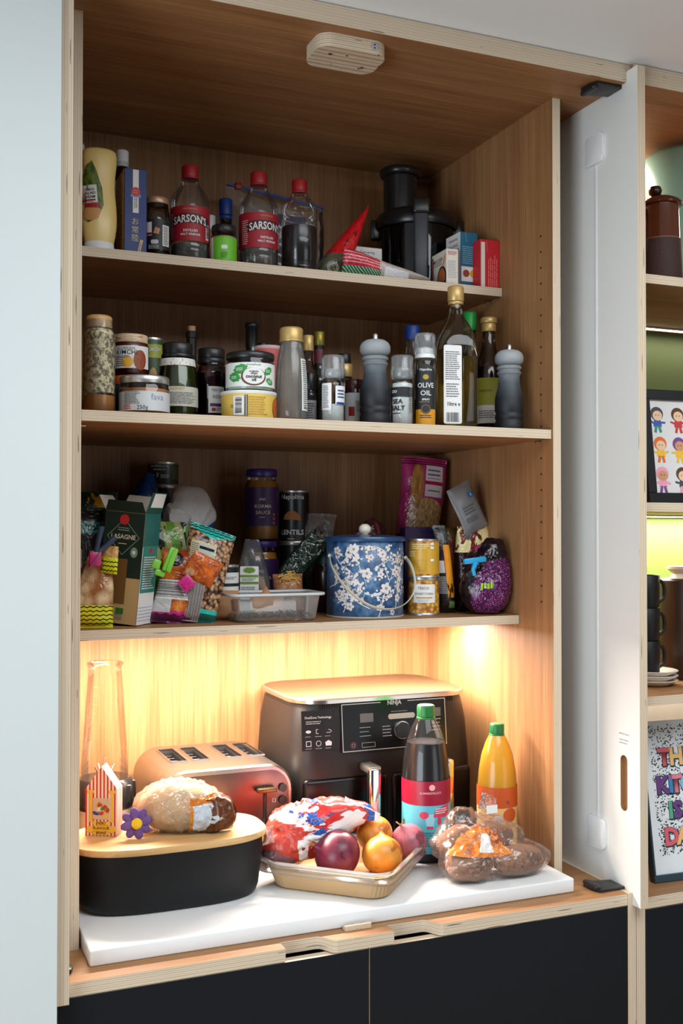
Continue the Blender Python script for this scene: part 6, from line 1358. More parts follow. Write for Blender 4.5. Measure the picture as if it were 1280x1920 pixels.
wn_ = fl(sw, 'window', rect2(sw_w*.52, sh_*.46), 0, yf-.0002, sh_*.58, mat('sweet_window', rgb(206, 186, 160), .1)); R_ = random.Random(4)
for k in range(16):
    c = R_.choice(((206, 50, 50), (240, 190, 60), (70, 130, 70), (240, 230, 215), (60, 80, 140), (226, 120, 60)))
    fl(wn_, 'bean_print', xf(disc2(.0044, .0030, 12), rot=R_.uniform(0, 3)), R_.uniform(-sw_w*.20, sw_w*.20), yf-.0006, sh_*.58+R_.uniform(-.014, .008), mat('bean_%d_%d_%d' % c, rgb(*c), .3))
fl(sw, 'ribbon', shape2([(-.027, -.005), (-.021, -.0085), (.0, -.004), (.021, -.0085), (.027, -.003), (.025, .004), (0, .005), (-.025, .003)]), 0, yf-.0004, sh_*.165, yl)
brn = mat('ribbon_ink', rgb(110, 70, 20), .6)
for s, z_, sz in (('EVERY', .272, .0066), ('FLAVOUR', .165, .0068), ('BEANS', .068, .0062)):
    if z_ != .165: fl(sw, 'banner', rect2(.030, .0065), 0, yf-.0004, sh_*z_, yl)
    fl(sw, 'lettering', textmesh(s, sz, .02), 0, yf-.0009, sh_*z_, brn)
# purple felt flower
p = atz(257, 1574, ZL)
fw = thing('felt_flower', 'purple felt flower with a yellow centre on the bread bin', 'flower', (p.x, p.y+.004, ZL), rot=(-.12, 0, face(p.x, p.y)+.12))
fel = mat('purple_felt', rgb(112, 84, 150), .95, vary=.15, vscale=120, bump=.5, bscale=500)
for k in range(8):
    a = 2*PI*k/8+.2; bm = blob(.0105, .0042, .0082, .05, 3, k, 3)
    for v in bm.verts:
        v.co.x *= 1+.25*(v.co.x > 0); x, z = v.co.x+.0150, v.co.z; v.co = (x*math.cos(a)-z*math.sin(a), v.co.y+.003*(k % 2), x*math.sin(a)+z*math.cos(a)+.0262)
    part('petal', bm, fel, fw, 180)
part('centre', shift(blob(.0098, .005, .0098, .03, 4, 9, 3), 0, -.0045), mat('yellow_felt', rgb(240, 200, 50), .95, bump=.5, bscale=500), fw, 180).location = (0, 0, .0262)
# loaf in a bag
p = atz(350, 1562, ZL)
lf = thing('bagged_loaf', 'brown loaf in a clear bag with an orange paper label on the bread bin', 'bread', (.205, .112, ZL), -.25)
crust = mat('crust', rgb(226, 190, 140), .8, vary=.3, vscale=30, bump=.5, bscale=90)
part('loaf', blob(.072, .044, .043, .05, 1.6, 4, 4, fn=lambda co, d: Vector((co.x, co.y, max(-.040, co.z)))), crust, lf, 180).location = (-.014, .002, .041)
lab_ = prn('bread_label', rgb(196, 206, 214), [(('rect', .0, .0, .14, 1), rgb(216, 130, 40)), (('rect', .0, .86, 1, 1), rgb(216, 130, 40))], .4, .2)
bag_ = wrapfilm([((-.014, 0, .043), (.078, .050, .046)), ((.046, -.006, .032), (.038, .042, .032))], .003, .006, 5, 5, freq=16, center=(0, 0, .040))
part('bag', bag_, prn('bread_bag_film', rgb(245, 235, 220), [(('rect', .535, .28, .66, .62), rgb(196, 206, 214)), (('rect', .525, .26, .545, .66), rgb(216, 130, 40)), (('and', ('rect', .525, .58, .70, .66), ('noise', 9, .4)), rgb(206, 120, 40)), (('and', ('rect', .62, .2, .80, .62), ('noise', 8, .46)), rgb(100, 56, 28))], .2, .6, film=.86), lf, 180)
o = part('bag_end', pillow(.048, .058, .030, 16, 16, .014, 9, wf=34), mat('bag_end_brown', rgb(92, 48, 22), .25, vary=.5, vscale=60), lf); o.location = (.070, -.030, .004); o.rotation_euler = (-.1, .1, .9)

# toaster
tx0, tx1, ty0, ty1, th0, th1 = .190, .460, .246, .500, .012, .190
ts = thing('toaster', 'brushed steel four-slot toaster with levers and round buttons', 'toaster', ((tx0+tx1)/2, (ty0+ty1)/2, ZW+.0003))
hw, hd, = (tx1-tx0)/2, (ty1-ty0)/2
def tprof(z0, z1, w, rt=.052, rbm=.012, n=10):
    o = []
    for cx, cz, r_, a0 in ((w-rbm, z0+rbm, rbm, -PI/2), (w-rt, z1-rt, rt, 0), (-w+rt, z1-rt, rt, PI/2), (-w+rbm, z0+rbm, rbm, PI)):
        for k in range(n+1): a = a0+PI/2*k/n; o.append((cx+r_*math.cos(a), cz+r_*math.sin(a)))
    return o
g = G('brushed_steel'); nz = g.noise(g.mapped((3, 900, 900)), 1.0, 2)
MATS['brushed_steel'] = g.done(g.bsdf(Base_Color=rgb(178, 170, 160), Metallic=1.0, Roughness=g.math('ADD', g.math('MULTIPLY', nz.outputs[0], .16), .22)).outputs[0])
steelb = MATS['brushed_steel']
pr = tprof(th0+.024, th1, hw)
bm = bmesh.new()
slots = [(-.092, -.060), (-.046, -.014), (.024, .056), (.070, .102)]; sy0, sy1 = -.040, .085
# shell: front and back faces plus wrapped top with real slot holes
n = len(pr)
ys = [-hd, -hd+.004, sy0, sy1, hd-.004, hd]
def shrink(q, k): return (q[0]*(1-k/hw*1.0), (q[1]-.11)*(1-k/.09)+.11)
rings_ = [[(x, ys[0]-0, z) for x, z in [shrink(q, .004) for q in pr]], [(x, ys[1], z) for x, z in pr], [(x, ys[4], z) for x, z in pr], [(x, ys[5], z) for x, z in [shrink(q, .004) for q in pr]]]
shell = part('shell', loft(rings_), steelb, ts, 40)
cutm = bpy.data.meshes.new('cut'); bm = bmesh.new()
for x0, x1 in slots: box(x0, x1, sy0, sy1, th1-.11, th1+.02, bm=bm)
bm.to_mesh(cutm); bm.free(); cut = bpy.data.objects.new('cut', cutm); COL.objects.link(cut); cut.parent = ts
md = shell.modifiers.new('b', 'BOOLEAN'); md.operation = 'DIFFERENCE'; md.object = cut; md.solver = 'EXACT'
me_ = bpy.data.meshes.new_from_object(shell.evaluated_get(bpy.context.evaluated_depsgraph_get())); shell.modifiers.clear(); shell.data = me_; me_.shade_smooth(); me_.set_sharp_from_angle(angle=.6); bpy.data.objects.remove(cut)
for x0, x1 in slots:
    s_ = part('slot', box(x0, x1, sy0, sy1, th1-.112, th1-.105), mat('slot_black', (.01, .01, .01), .6), ts)
    for q_ in ((x0, x0+.0008, sy0, sy1), (x1-.0008, x1, sy0, sy1), (x0, x1, sy0, sy0+.0008), (x0, x1, sy1-.0008, sy1)): fin('slot_wall', box(*q_, th1-.108, th1-.006), mat('slot_black', (0, 0, 0)), s_)
    bm = bmesh.new()
    for q in range(5): tube([(x0+.004, sy0+.015+q*.025, th1-.012), (x1-.004, sy0+.015+q*.025, th1-.012)], .0008, 5, bm=bm)
    fin('wire_guard', bm, steel, s_)
    bm = bmesh.new()
    for (a, b, c, d) in ((x0-.002, x1+.002, sy0-.002, sy0), (x0-.002, x1+.002, sy1, sy1+.002), (x0-.002, x0, sy0, sy1), (x1, x1+.002, sy0, sy1)): box(a, b, c, d, th1-.001, th1+.0022, bm=bm)
    fin('slot_frame', bm, steel, s_)
part('base', box(-hw+.012, hw-.012, -hd+.010, hd-.010, 0, th0+.026, .004, 2), BLACK, ts, 40)
fp_ = part('front_panel', prism([(x*.93, z) for x, z in tprof(th0+.036, th1-.012, hw, .040)], 0, .002), mat('panel_steel', rgb(112, 92, 86), .3, metal=1), ts)
fp_.rotation_euler = (PI/2, 0, 0); fp_.location = (0, -hd+.0005, 0)
for lx in (-.045, .075):
    part('lever_track', box(lx-.004, lx+.004, -hd-.003, -hd, .060, .150, .001, 1), BLACK, ts); part('lever', box(lx-.020, lx+.020, -hd-.022, -hd-.002, .138, .147, .003, 2), mat('lever_bronze', rgb(120, 96, 66), .3, metal=.9), ts, 40)
for k in range(3):
    b_ = part('button', ycyl(.112, -hd-.004, .142-.024*k, .0082, .006, 28), BLACK, ts, 40); fin('icon', flat(frame2(.007, .007, .0009), .094, -hd-.0025, .142-.024*k), WHITE_INK, b_)
part('dial', ycyl(.112, -hd-.008, .068, .018, .014, 32), BLACK, ts, 40); part('dial_ring', ycyl(.112, -hd-.003, .068, .021, .004, 32), steel, ts, 40)

# blender / juicer behind the sweet box
bl = thing('blender', 'clear measuring blender cup on a black and steel motor base at the left', 'blender', (.112, .40, ZW+.0003))
part('base', lathe([(0, 0), (.070, 0), (.076, .006), (.076, .030), (.072, .05), (.066, .085), (.058, .100), (0, .100)], 40), mat('base_steel', rgb(170, 160, 140), .3, metal=.9), bl)
part('base_band', lathe([(.0765, .022), (.0775, .024), (.0775, .050), (.0745, .052)], 40, cap=False), BLACK, bl)
part('collar', lathe([(0, .100), (.056, .100), (.058, .104), (.056, .150), (.050, .158), (0, .158)], 40), mat('collar_black', (.012, .012, .013), .2), bl)
for k in range(8):
    a = 2*PI*k/8; part('collar_lug', shift(box(-.006, .006, -.004, .004, .112, .148, .002, 1), .057*math.cos(a), .057*math.sin(a)), BLACK, bl, 40)
part('cup', lathe([(.046, .158), (.047, .17), (.041, .26), (.034, .36), (.0325, .380), (.036, .384), (.0365, .388), (.034, .390)], 40, cap=False), glass('cup_plastic', (1, .99, .97), .95, gloss=.7, rough=.04), bl)
bm = bmesh.new()
for k in range(10): z = .19+.017*k; r_ = rad([(.047, .17), (.041, .26), (.034, .36), (.0325, .38)], z); xf(box(0, 0, 0, 0, 0, 0, bm=None) if False else bmesh.new()); q = curl(rect2(.010 if k % 2 else .006, .0008), r_, z, -.7, .0006, sub=False); me_ = bpy.data.meshes.new('q'); q.to_mesh(me_); q.free(); bm.from_mesh(me_); bpy.data.meshes.remove(me_)
fin('scale_marks', bm, mat('scale_ink', rgb(196, 150, 90)), bl)
bm = bmesh.new()
for k in range(4): a = PI/2*k+.4; tube([(0, 0, .164), (.016*math.cos(a), .016*math.sin(a), .170), (.024*math.cos(a), .024*math.sin(a), .182)], [.003, .0024, .0012], 6, bm=bm)
part('blade', bm, steel, bl); part('blade_post', lathe([(0, .158), (.004, .158), (.003, .20), (0, .202)], 12), steel, bl)

# air fryer
ax, ay, aw, ad, ah = .673, .388, .207, .146, .312
af = thing('air_fryer', 'large black two-drawer air fryer with a silver-edged lid and control panel', 'air fryer', (ax, ay, ZW+.0003))
afb = mat('fryer_black', rgb(22, 20, 19), .45, vary=.04); afd = mat('fryer_gloss', rgb(10, 9, 9), .28, spec=.3)
def rr3(w, d, z, r_): return [(x, y, z) for x, y in rrect(-w, w, -d, d, r_, 8)]
part('body', loft([rr3(aw*.97, ad*.97, .0, .040), rr3(aw*1.0, ad*1.0, .012, .045), rr3(aw*1.0, ad*1.0, .16, .050), rr3(aw*.985, ad*.985, .25, .060), rr3(aw*.955, ad*.955, ah-.020, .065)]), afb, af, 35)
part('vent_band', loft([rr3(aw*.95, ad*.95, ah-.022, .064), rr3(aw*.945, ad*.945, ah-.010, .064)]), mat('vent_black', (.01, .01, .01), .5), af, 35)
bm = bmesh.new()
for s in (-1, 1):
    for k in range(8): x = s*(aw*.62-.012+k*.0050); box(x-.0012, x+.0012, -ad*.955-.0005, -ad*.94, ah-.021, ah-.011, bm=bm)
stuff(fin('vent_slats', bm, afb, af))
lid_ = part('lid', loft([rr3(aw*.965, ad*.965, ah-.012, .066), rr3(aw*.985, ad*.985, ah-.010, .068), rr3(aw*.985, ad*.985, ah-.003, .068), rr3(aw*.97, ad*.97, ah, .066)]), mat('lid_silver', rgb(214, 206, 196), .22, metal=.95), af, 35)
part('lid_inlay', loft([rr3(aw*.955, ad*.95, ah, .064), rr3(aw*.95, ad*.945, ah+.0008, .064)]), mat('lid_bronze', rgb(100, 78, 54), .45, metal=.7), af, 35)
# control panel on the sloped upper front
ps = thing('x', 'x', 'x'); bpy.data.objects.remove(ps)
cp = bpy.data.objects.new('control_panel', bpy.data.meshes.new('control_panel')); 
bm = prism([(-.118, -.048), (.118, -.048), (.124, .052), (-.124, .052)] if False else rrect(-.122, .122, -.050, .050, .006), 0, .003, bev=.001); bm.to_mesh(cp.data); bm.free(); cp.data.materials.append(afd); COL.objects.link(cp); cp.parent = af
cp.location = (.012, -ad*.985+.0004, .250); cp.rotation_euler = (PI/2-.10, 0, 0)
def onp(nm, bm, m, par=None, dz=.0034):
    for v in bm.verts: v.co.z += dz
    return fin(nm, bm, m, par or cp)
silv = mat('silver_ink', rgb(190, 186, 178), .4, metal=.5)
onp('panel_border', frame2(.240, .097, .0018), silv); onp('border_gap', xf(rect2(.062, .003), 0, .0476), afd, dz=.0037)
onp('lettering', xf(textmesh('NINJA', .0125, .03, sx=.95), 0, .0455), silv, dz=.004)
onp('display', xf(rect2(.030, .018), -.064, .018), mat('lcd_grey', rgb(96, 92, 84), .2)); onp('display', xf(rect2(.020, .018), .098, .020), mat('lcd_grey', (0, 0, 0)))
onp('mode_bar', xf(shape2(rrect(-.031, .031, -.0055, .0055, .005)), .016, .017), mat('bar_grey', rgb(176, 168, 156), .4)); onp('fine_print', xf(lines(.040, .004, 1, 3), .012, .027), GREY_INK)
onp('fine_print', xf(lines(.026, .026, 3, 4, .12), -.068, -.010), silv); onp('fine_print', xf(lines(.022, .026, 4, 6, .22), -.018, -.012), silv); onp('fine_print', xf(lines(.024, .03, 4, 9, .2), .098, -.006), silv)
onp('start_button', xf(frame2(.030, .010, .0008), -.062, -.037), silv); onp('power_ring', xf(ring2(.0065, .0065, .0008), -.096, -.036), mat('power_red', rgb(170, 60, 50))); onp('power_ring', xf(ring2(.0035, .0035, .0007), -.096, -.036), silv)
dl = onp('dial', zcyl(.014, -.012, .006, .0165, .016, 36), BLACK, dz=.001); dl.data.shade_smooth(); dl.data.set_sharp_from_angle(angle=.6); onp('dial_ring', zcyl(.014, -.012, .005, .0185, .008, 36), mat('lid_silver', (0, 0, 0)), dz=.0)
# print on the left shoulder
pn_ = bpy.data.objects.new('printed_panel', bpy.data.meshes.new('printed_panel')); bm = rect2(.070, .080); bm.to_mesh(pn_.data); bm.free(); pn_.data.materials.append(afb); COL.objects.link(pn_); pn_.parent = af
pn_.location = (-.158, -ad*.985+.003, .249); pn_.rotation_euler = (PI/2-.10, 0, -.10)
onp('lettering', xf(textmesh('DualZone Technology', .0062, .01), 0, .026), WHITE_INK, pn_, .001); onp('fine_print', xf(lines(.052, .008, 2, 5), 0, .016), silv, pn_, .001)
for k in range(6):
    x, y = -.021+.021*(k % 3), -.002-.024*(k//3)
    ic = (leaf(.0055, .003), frame2(.010, .009, .001), xf(ring2(.007, .0035, .0009)), frame2(.011, .011, .0012), ring2(.0055, .0055, .001), shape2([(-.006, -.005), (.006, -.005), (.007, .002), (0, .006), (-.007, .002)]))[k]
    onp('icon', xf(ic, x, y), WHITE_INK, pn_, .001); onp('fine_print', xf(lines(.014, .0024, 1, k), x, y-.0098), silv, pn_, .001)
# drawers and handles
for dx in (-.098, .098):
    dw = part('drawer', box(dx-.094, dx+.094, -ad*1.0-.006, -ad*.9, .012, .152, .010, 3), afd, af, 40)
    hx_ = dx+(.040 if dx < 0 else .010)
    hh_ = part('handle', box(hx_-.014, hx_+.014, -ad-.060, -ad-.046, .045, .178, .006, 3), mat('handle_chrome', rgb(225, 222, 216), .10, metal=1), dw, 40); hh_.matrix_parent_inverse = Matrix.Identity(4)
    part('handle_top', box(hx_-.014, hx_+.014, -ad-.058, -ad-.004, .164, .180, .005, 2), mat('handle_satin', rgb(200, 194, 184), .35, metal=.9), dw, 40); part('handle_grip', box(hx_-.011, hx_+.011, -ad-.045, -ad-.036, .030, .164, .003, 2), BLACK, dw, 40)

# drinks bottles
def juice(name, c):
    g = G(name); nz = g.noise(g.coord(), 8); cc = g.mix(nz.outputs[0], c, tuple(x*.93 for x in c))
    return g.done(g.n('MixShader', {0: .4, 1: g.bsdf(Base_Color=cc, Roughness=.3).outputs[0], 2: g.n('BsdfTranslucent', {0: cc}).outputs[0]}).outputs[0])
def squash(u0, u1, vt, y, lab, juice, top, low, film, kind):
    t, r, h = spot('squash_bottle', lab, 'bottle', u0, u1, vt, y, ZW, 'fruit squash bottles', .05)
    pr = [(0, 0), (r*.86, 0), (r*.97, .010), (r, .03), (r, h*.44), (r*.99, h*.54), (r*.93, h*.65), (r*.80, h*.76), (r*.60, h*.85), (r*.40, h*.91), (r*.33, h*.93), (r*.33, h*.95)]
    part('bottle', lathe(pr, 44, cap=False), pet, t)
    part('squash', lathe([(0, .004), (r*.84, .004)]+[(a*.965, b) for a, b in pr[2:kind]]+[(0, pr[kind-1][1])], 40), juice, t)
    part('cap', lidbm(r*.37, h*.925, h, .003, ridges=1), mat('dark_green_cap', rgb(24, 110, 50), .4), t); part('cap_ring', lidbm(r*.39, h*.908, h*.922, .001), mat('dark_green_cap', (0, 0, 0)), t)
    l = label_on(t, r, .02, h*.50, low, 0, 2.9, lab=None, rz=lambda z: rad(pr, z), nz=8); l2 = label_on(t, r, h*.375, h*.53, top, 0, 2.9, off=.001, nm='label_top', rz=lambda z: rad(pr, z), nz=8)
    return t, r, h, l, l2
t, r, h, l, l2 = squash(753, 843, 1321, .142, 'tall bottle of dark red squash with blue and crimson label', mat('dark_squash', rgb(16, 5, 5), .3), mat('crimson_label', rgb(150, 22, 52), .35), mat('sky_blue_label', rgb(92, 186, 206), .35), None, 8)
text_on(l2, 'SUMMERFRUITS', .0062, r, h*.455, mat('pink_ink', (0, 0, 0)), .15, .01, off=.0016); shape_on(l2, disc2(.006), r, h*.492, mat('pink_ink', (0, 0, 0)), .2, off=.0016, nm='emblem')
shape_on(l, shape2([(-.018, -.010), (.012, -.012), (.022, -.004), (.020, .012), (.004, .010), (-.014, .004)]), r, h*.335, mat('raspberry_print', rgb(206, 60, 90)), .62, nm='fruit_print', off=.0014); fine_on(l, .028, .012, 3, r, h*.34, WHITE_INK, .62, 3, off=.002)
shape_on(l, shape2([(-.010, .014), (.010, .014), (.007, -.014), (-.007, -.014)]), r, h*.275, mat('glass_print', rgb(150, 210, 226)), .12, nm='glass_print'); shape_on(l, rect2(.013, .005), r, h*.236, mat('raspberry_print', (0, 0, 0)), .12, off=.0012, nm='juice_print'); shape_on(l, disc2(.0045, .009), r, h*.275, mat('raspberry_print', (0, 0, 0)), .52, nm='drop_print')
shape_on(l, disc2(.009, .007), r, h*.315, mat('raspberry_print', (0, 0, 0)), -.12, nm='fruit_print', off=.0013); fine_on(l, .046, .03, 6, r, h*.16, mat('teal_ink', rgb(40, 120, 140)), .15, 5); shape_on(l, rect2(.007, .03), r, h*.22, mat('olive_gold', (0, 0, 0)), -1.15, nm='badge')
t, r, h, l, l2 = squash(894, 968, 1356, .118, 'bottle of orange squash with a green cap by the right panel', juice('orange_squash', rgb(255, 200, 50)), mat('orange_label', rgb(240, 92, 40), .4), mat('peach_label', rgb(240, 190, 120), .4), None, 10)
fine_on(l, .040, .04, 10, r, h*.18, mat('ochre_print', (0, 0, 0)), .5, 3); shape_on(l, shape2([(-.008, .012), (.009, .012), (.007, -.010), (-.006, -.010)]), r, h*.28, mat('glass_print', (0, 0, 0)), .0, nm='glass_print'); shape_on(l2, disc2(.004), r, h*.42, mat('red_ink', (0, 0, 0)), .5, nm='emblem', off=.0014); shape_on(l, disc2(.016, .014), r, h*.32, mat('orange_label', (0, 0, 0)), .65, nm='fruit_print')

# onion tray
rz_t = -math.radians(43); Fc = Vector((.520, -.060)); ex = Vector((math.cos(rz_t), math.sin(rz_t))); ey = Vector((-ex.y, ex.x))
TL, TS, TH = .222, .188, .047
c2 = Fc-ex*TL/2+ey*TS/2
tr = thing('onion_tray', 'brown card food tray with ribbed corners and clear plastic lip', 'tray', (c2.x, c2.y, ZW+.0003), rz_t)
def tray_ring(g_, z, rib=0, r_=.034):
    o = []
    for k, (x, y) in enumerate(rrect(-TL/2-g_, TL/2+g_, -TS/2-g_, TS/2+g_, r_, 14)):
        o.append((x, y, z))
    if rib:
        cx = sum(q[0] for q in o)/len(o)
        o = [((x*(1-.012*rib*(k % 2)), y*(1-.012*rib*(k % 2)), z)) for k, (x, y, z) in enumerate(o)]
    return o
kr = mat('moulded_pulp', rgb(196, 160, 116), .75, vary=.05)
part('tray', loft([tray_ring(-.006, 0), tray_ring(-.001, .003, .5), tray_ring(.006, TH*.55, 1), tray_ring(.010, TH*.88, 1), tray_ring(.010, TH*.9), tray_ring(.007, TH*.9), tray_ring(-.004, .004)], cap0=True, cap1=True), kr, tr, 25)
clp = glass('tray_lip_plastic', (.95, .95, .93), .75, rough=.06, haze=.10, hazecol=(.8, .78, .75))
part('clear_lip', loft([tray_ring(.011, TH*.62), tray_ring(.014, TH*.70), tray_ring(.024, TH*.72), tray_ring(.025, TH*.80), tray_ring(.016, TH*.86), tray_ring(.015, TH*1.0), tray_ring(.022, TH*1.04), tray_ring(.022, TH*1.10), tray_ring(.012, TH*1.12), tray_ring(.008, TH*.92)], cap0=False, cap1=False), clp, tr, 40)
ZT = ZW+.0052
def onion(name, lab, u, v, y, rx, rz_, m, tilt, z, group=None, rz2=0):
    p = at(u, v, y); t = thing(name, lab, 'onion', (p.x, y, z), rot=(tilt[0], tilt[1], tilt[2]), group=group)
    pr = []
    for k in range(25):
        a = PI*k/24-PI/2; q = math.cos(a); s = math.sin(a); r_ = rx*q**.9; zz = rz_*(s+1)
        pr.append((r_, zz))
    pr = [(a_, b_) for a_, b_ in pr]
    pr[-1] = (0, rz_*2.30); pr[-2] = (rx*.07, rz_*2.22); pr[-3] = (rx*.16, rz_*2.08); pr[-4] = (rx*.34, rz_*1.96); pr[-5] = (rx*.54, rz_*1.86)
    pr = [(a_, b_-rz_) for a_, b_ in pr]
    part('bulb', lathe(pr, 36, cap=False), m, t, 180)
    bm = bmesh.new(); R_ = random.Random(int(u))
    for k in range(7): a = R_.uniform(0, 6.3); tube([(0, 0, rz_*1.2), (.003*math.cos(a), .003*math.sin(a), rz_*1.4), (.007*math.cos(a), .007*math.sin(a), rz_*1.55)], [.0012, .0009, .0003], 4, bm=bm)
    part('dry_top', bm, mat('onion_dry', rgb(190, 140, 80), .8), t)
    return t
def skin(name, c1, c2, c3, rough=.35):
    if name in MATS: return MATS[name]
    g = G(name); s = g.n('SeparateXYZ', {0: g.coord('UV')})
    v_ = g.n('CombineXYZ', {0: g.math('MULTIPLY', s.outputs[0], 34), 1: g.math('MULTIPLY', s.outputs[1], 1.6)}).outputs[0]
    a = g.noise(v_, 1.0, 4, .7); b = g.noise(g.coord(), 22, 3)
    c = g.mix(a.outputs[0], c1, c2); c = g.mix(g.math('MULTIPLY', g.math('GREATER_THAN', b.outputs[0], .60), .7), c, c3)
    MATS[name] = g.done(g.bsdf(Base_Color=c, Roughness=rough).outputs[0]); return MATS[name]
redo = skin('red_onion_skin', rgb(92, 26, 46), rgb(126, 44, 66), rgb(70, 18, 36)); bro = skin('brown_onion_skin', rgb(196, 116, 30), rgb(232, 160, 62), rgb(150, 80, 24)); pin = skin('pink_onion_skin', rgb(120, 40, 66), rgb(206, 130, 140), rgb(96, 22, 50))
def ball_at(u, v, y): p = at(u, v, y); return p
onion('red_onion', 'deep red netted onion at the front of the tray', 632, 1601, .064, .045, .040, redo, (.15, -1.15, -.2), at(632, 1601, .064).z)
onion('brown_onion', 'golden brown onion at the front corner of the tray', 716, 1603, .036, .038, .0345, bro, (-.35, .15, 0), at(716, 1603, .036).z)
onion('brown_onion', 'golden brown onion behind, under the netting, touching the bag', 702, 1563, .105, .035, .032, bro, (.05, -.5, 0), at(702, 1563, .105).z)
onion('pink_red_onion', 'streaky pink and red onion at the right corner of the tray', 766, 1579, .088, .0345, .034, pin, (.10, -.55, .2), at(766, 1579, .088).z)
# torn vegetable bag over the back of the tray
p = at(590, 1590, .115)
vb = thing('vegetable_bag', 'torn printed red, white and blue plastic bag with an onion inside lying in the tray', 'bag', (p.x+.004, .118, ZT+.028), rot=(0, 0, -.25))
bagm = prn('vegetable_bag_print', ('noise', rgb(200, 40, 44), rgb(214, 90, 70), 2), [(('noise', 3.4, .52), rgb(236, 226, 224)), (('and', ('noise', 6.2, .58), ('rect', .3, .3, 1, 1)), rgb(44, 84, 160)), (('noise', 9, .68), rgb(230, 120, 80)), (('rect', .44, .15, .50, .45), rgb(236, 230, 226)), (('ell', .47, .34, .012, .03), rgb(170, 40, 50))], .25, .18)
vbm = wrapfilm([((-.062, -.010, .034), (.044, .042, .040)), ((-.030, 0, .060), (.066, .048, .044)), ((.030, .004, .082), (.080, .040, .030))], .002, .008, 12, 5, freq=11, zmin=-.012)
part('bag', vbm, bagm, vb, 180)
o = part('torn_end', pillow(.070, .040, .006, 20, 10, .006, 8, wf=28, warp=lambda co, u, v: Vector((co.x, co.y, co.z*(1-.65*u)))), prn('torn_end_print', rgb(236, 226, 224), [(('rect', 0, 0, .45, .5), rgb(206, 50, 46)), (('rect', .5, 0, .85, .9), rgb(50, 86, 160))], .2, .3), vb); o.location = (.088, -.020, .076); o.rotation_euler = (-.3, .12, 0)
part('clear_corner', wrapfilm([((-.070, -.026, .020), (.034, .024, .026))], .002, .005, 4, 4, freq=12, zmin=-.010), glass('grey_film', (.7, .62, .64), .8, haze=.28, hazecol=rgb(190, 160, 165)), vb, 180)
# sweet potatoes in a clear bag
sp = skin('sweet_potato_skin', rgb(132, 84, 56), rgb(176, 126, 94), rgb(96, 58, 40), .75)
cx, cy = .757, .005
def spud(lab, dx, dy, z, rx, ry, rz_, rot, seed):
    t = thing('sweet_potato', lab, 'sweet potato', (cx+dx, cy+dy, ZW+z), rot=rot, group='sweet potatoes in the clear bag')
    bm = blob(rx, ry, rz_, .10, 1.6, seed, 4, fn=lambda co, d: Vector((co.x, co.y, co.z))*(1-.25*abs(d.x)**4)); L_ = uvl(bm)
    for f in bm.faces:
        for lp in f.loops: lp[L_].uv = (lp.vert.co.x*8, lp.vert.co.z*8)
    part('tuber', bm, sp, t, 180); return t
spud('plump sweet potato at the front left of the bag', -.042, -.022, .030, .056, .032, .029, (0, .05, -.1), 3)
spud('long sweet potato at the front right of the bag, ending in a point', .062, -.028, .029, .066, .031, .028, (0, .06, .1), 5)
spud('sweet potato resting on top of the two front ones in the bag', .030, .016, .068, .058, .030, .026, (0, .22, .25), 8)
spud('sweet potato at the back left, under the orange label of the bag', -.040, .036, .056, .050, .028, .030, (0, -.35, .2), 11)
pbg = thing('sweet_potato_bag', 'clear crinkled bag with orange label holding the sweet potatoes', 'bag', (cx, cy, ZW+.0003))
E_ = [((-.042, -.022, .030), (.056, .033, .030)), ((.062, -.028, .029), (.068, .032, .029)), ((.030, .016, .068), (.060, .032, .028)), ((-.040, .036, .056), (.050, .030, .034)), ((-.030, .030, .098), (.030, .022, .024))]
part('film', wrapfilm(E_, .003, .005, 21, 6, freq=14, center=(0, 0, .040), hug=.32), prn('potato_film_print', rgb(240, 230, 220), [(('and', ('rect', .28, .55, .60, .93), ('noise', 7, .36)), ('noise', rgb(196, 96, 34), rgb(226, 140, 66), 9)), (('rect', .40, .60, .50, .86), rgb(232, 226, 220)), (('and', ('rect', .52, .70, .64, .88), ('noise', 10, .5)), rgb(150, 70, 34))], .25, .22, film=.965), pbg, 180)
ol = prn('potato_label_print', ('noise', rgb(196, 92, 30), rgb(230, 140, 60), 3), [(('rect', .30, .0, .62, .98), rgb(234, 228, 222)), (('noise', 6, .66), rgb(120, 44, 24)), (('ell', .80, .55, .09, .16), rgb(190, 160, 60))], .3, .3)
o2 = fin('lettering', flat(textmesh('TESCO SWEET', .0085, .01), 0, 0, 0), GREY_INK, pbg); o2.location = (-.050, -.052, .078); o2.rotation_euler = (-.75, -.75, .1)
o = part('bag_neck', pillow(.040, .036, .010, 12, 12, .006, 8, wf=30), glass('potato_bag_film', (1, 1, 1), .95, rough=.05, haze=.05, crinkle=.8), pbg); o.location = (.030, .030, .108); o.rotation_euler = (-.4, .5, 0)
fin('use_by_label', flat(rect2(.024, .016), 0, 0, 0), PAPER, pbg).location = (.028, .012, .118)

# ================================================================== things on the display unit
def onunit(u, v, y): return at(u, v, y)
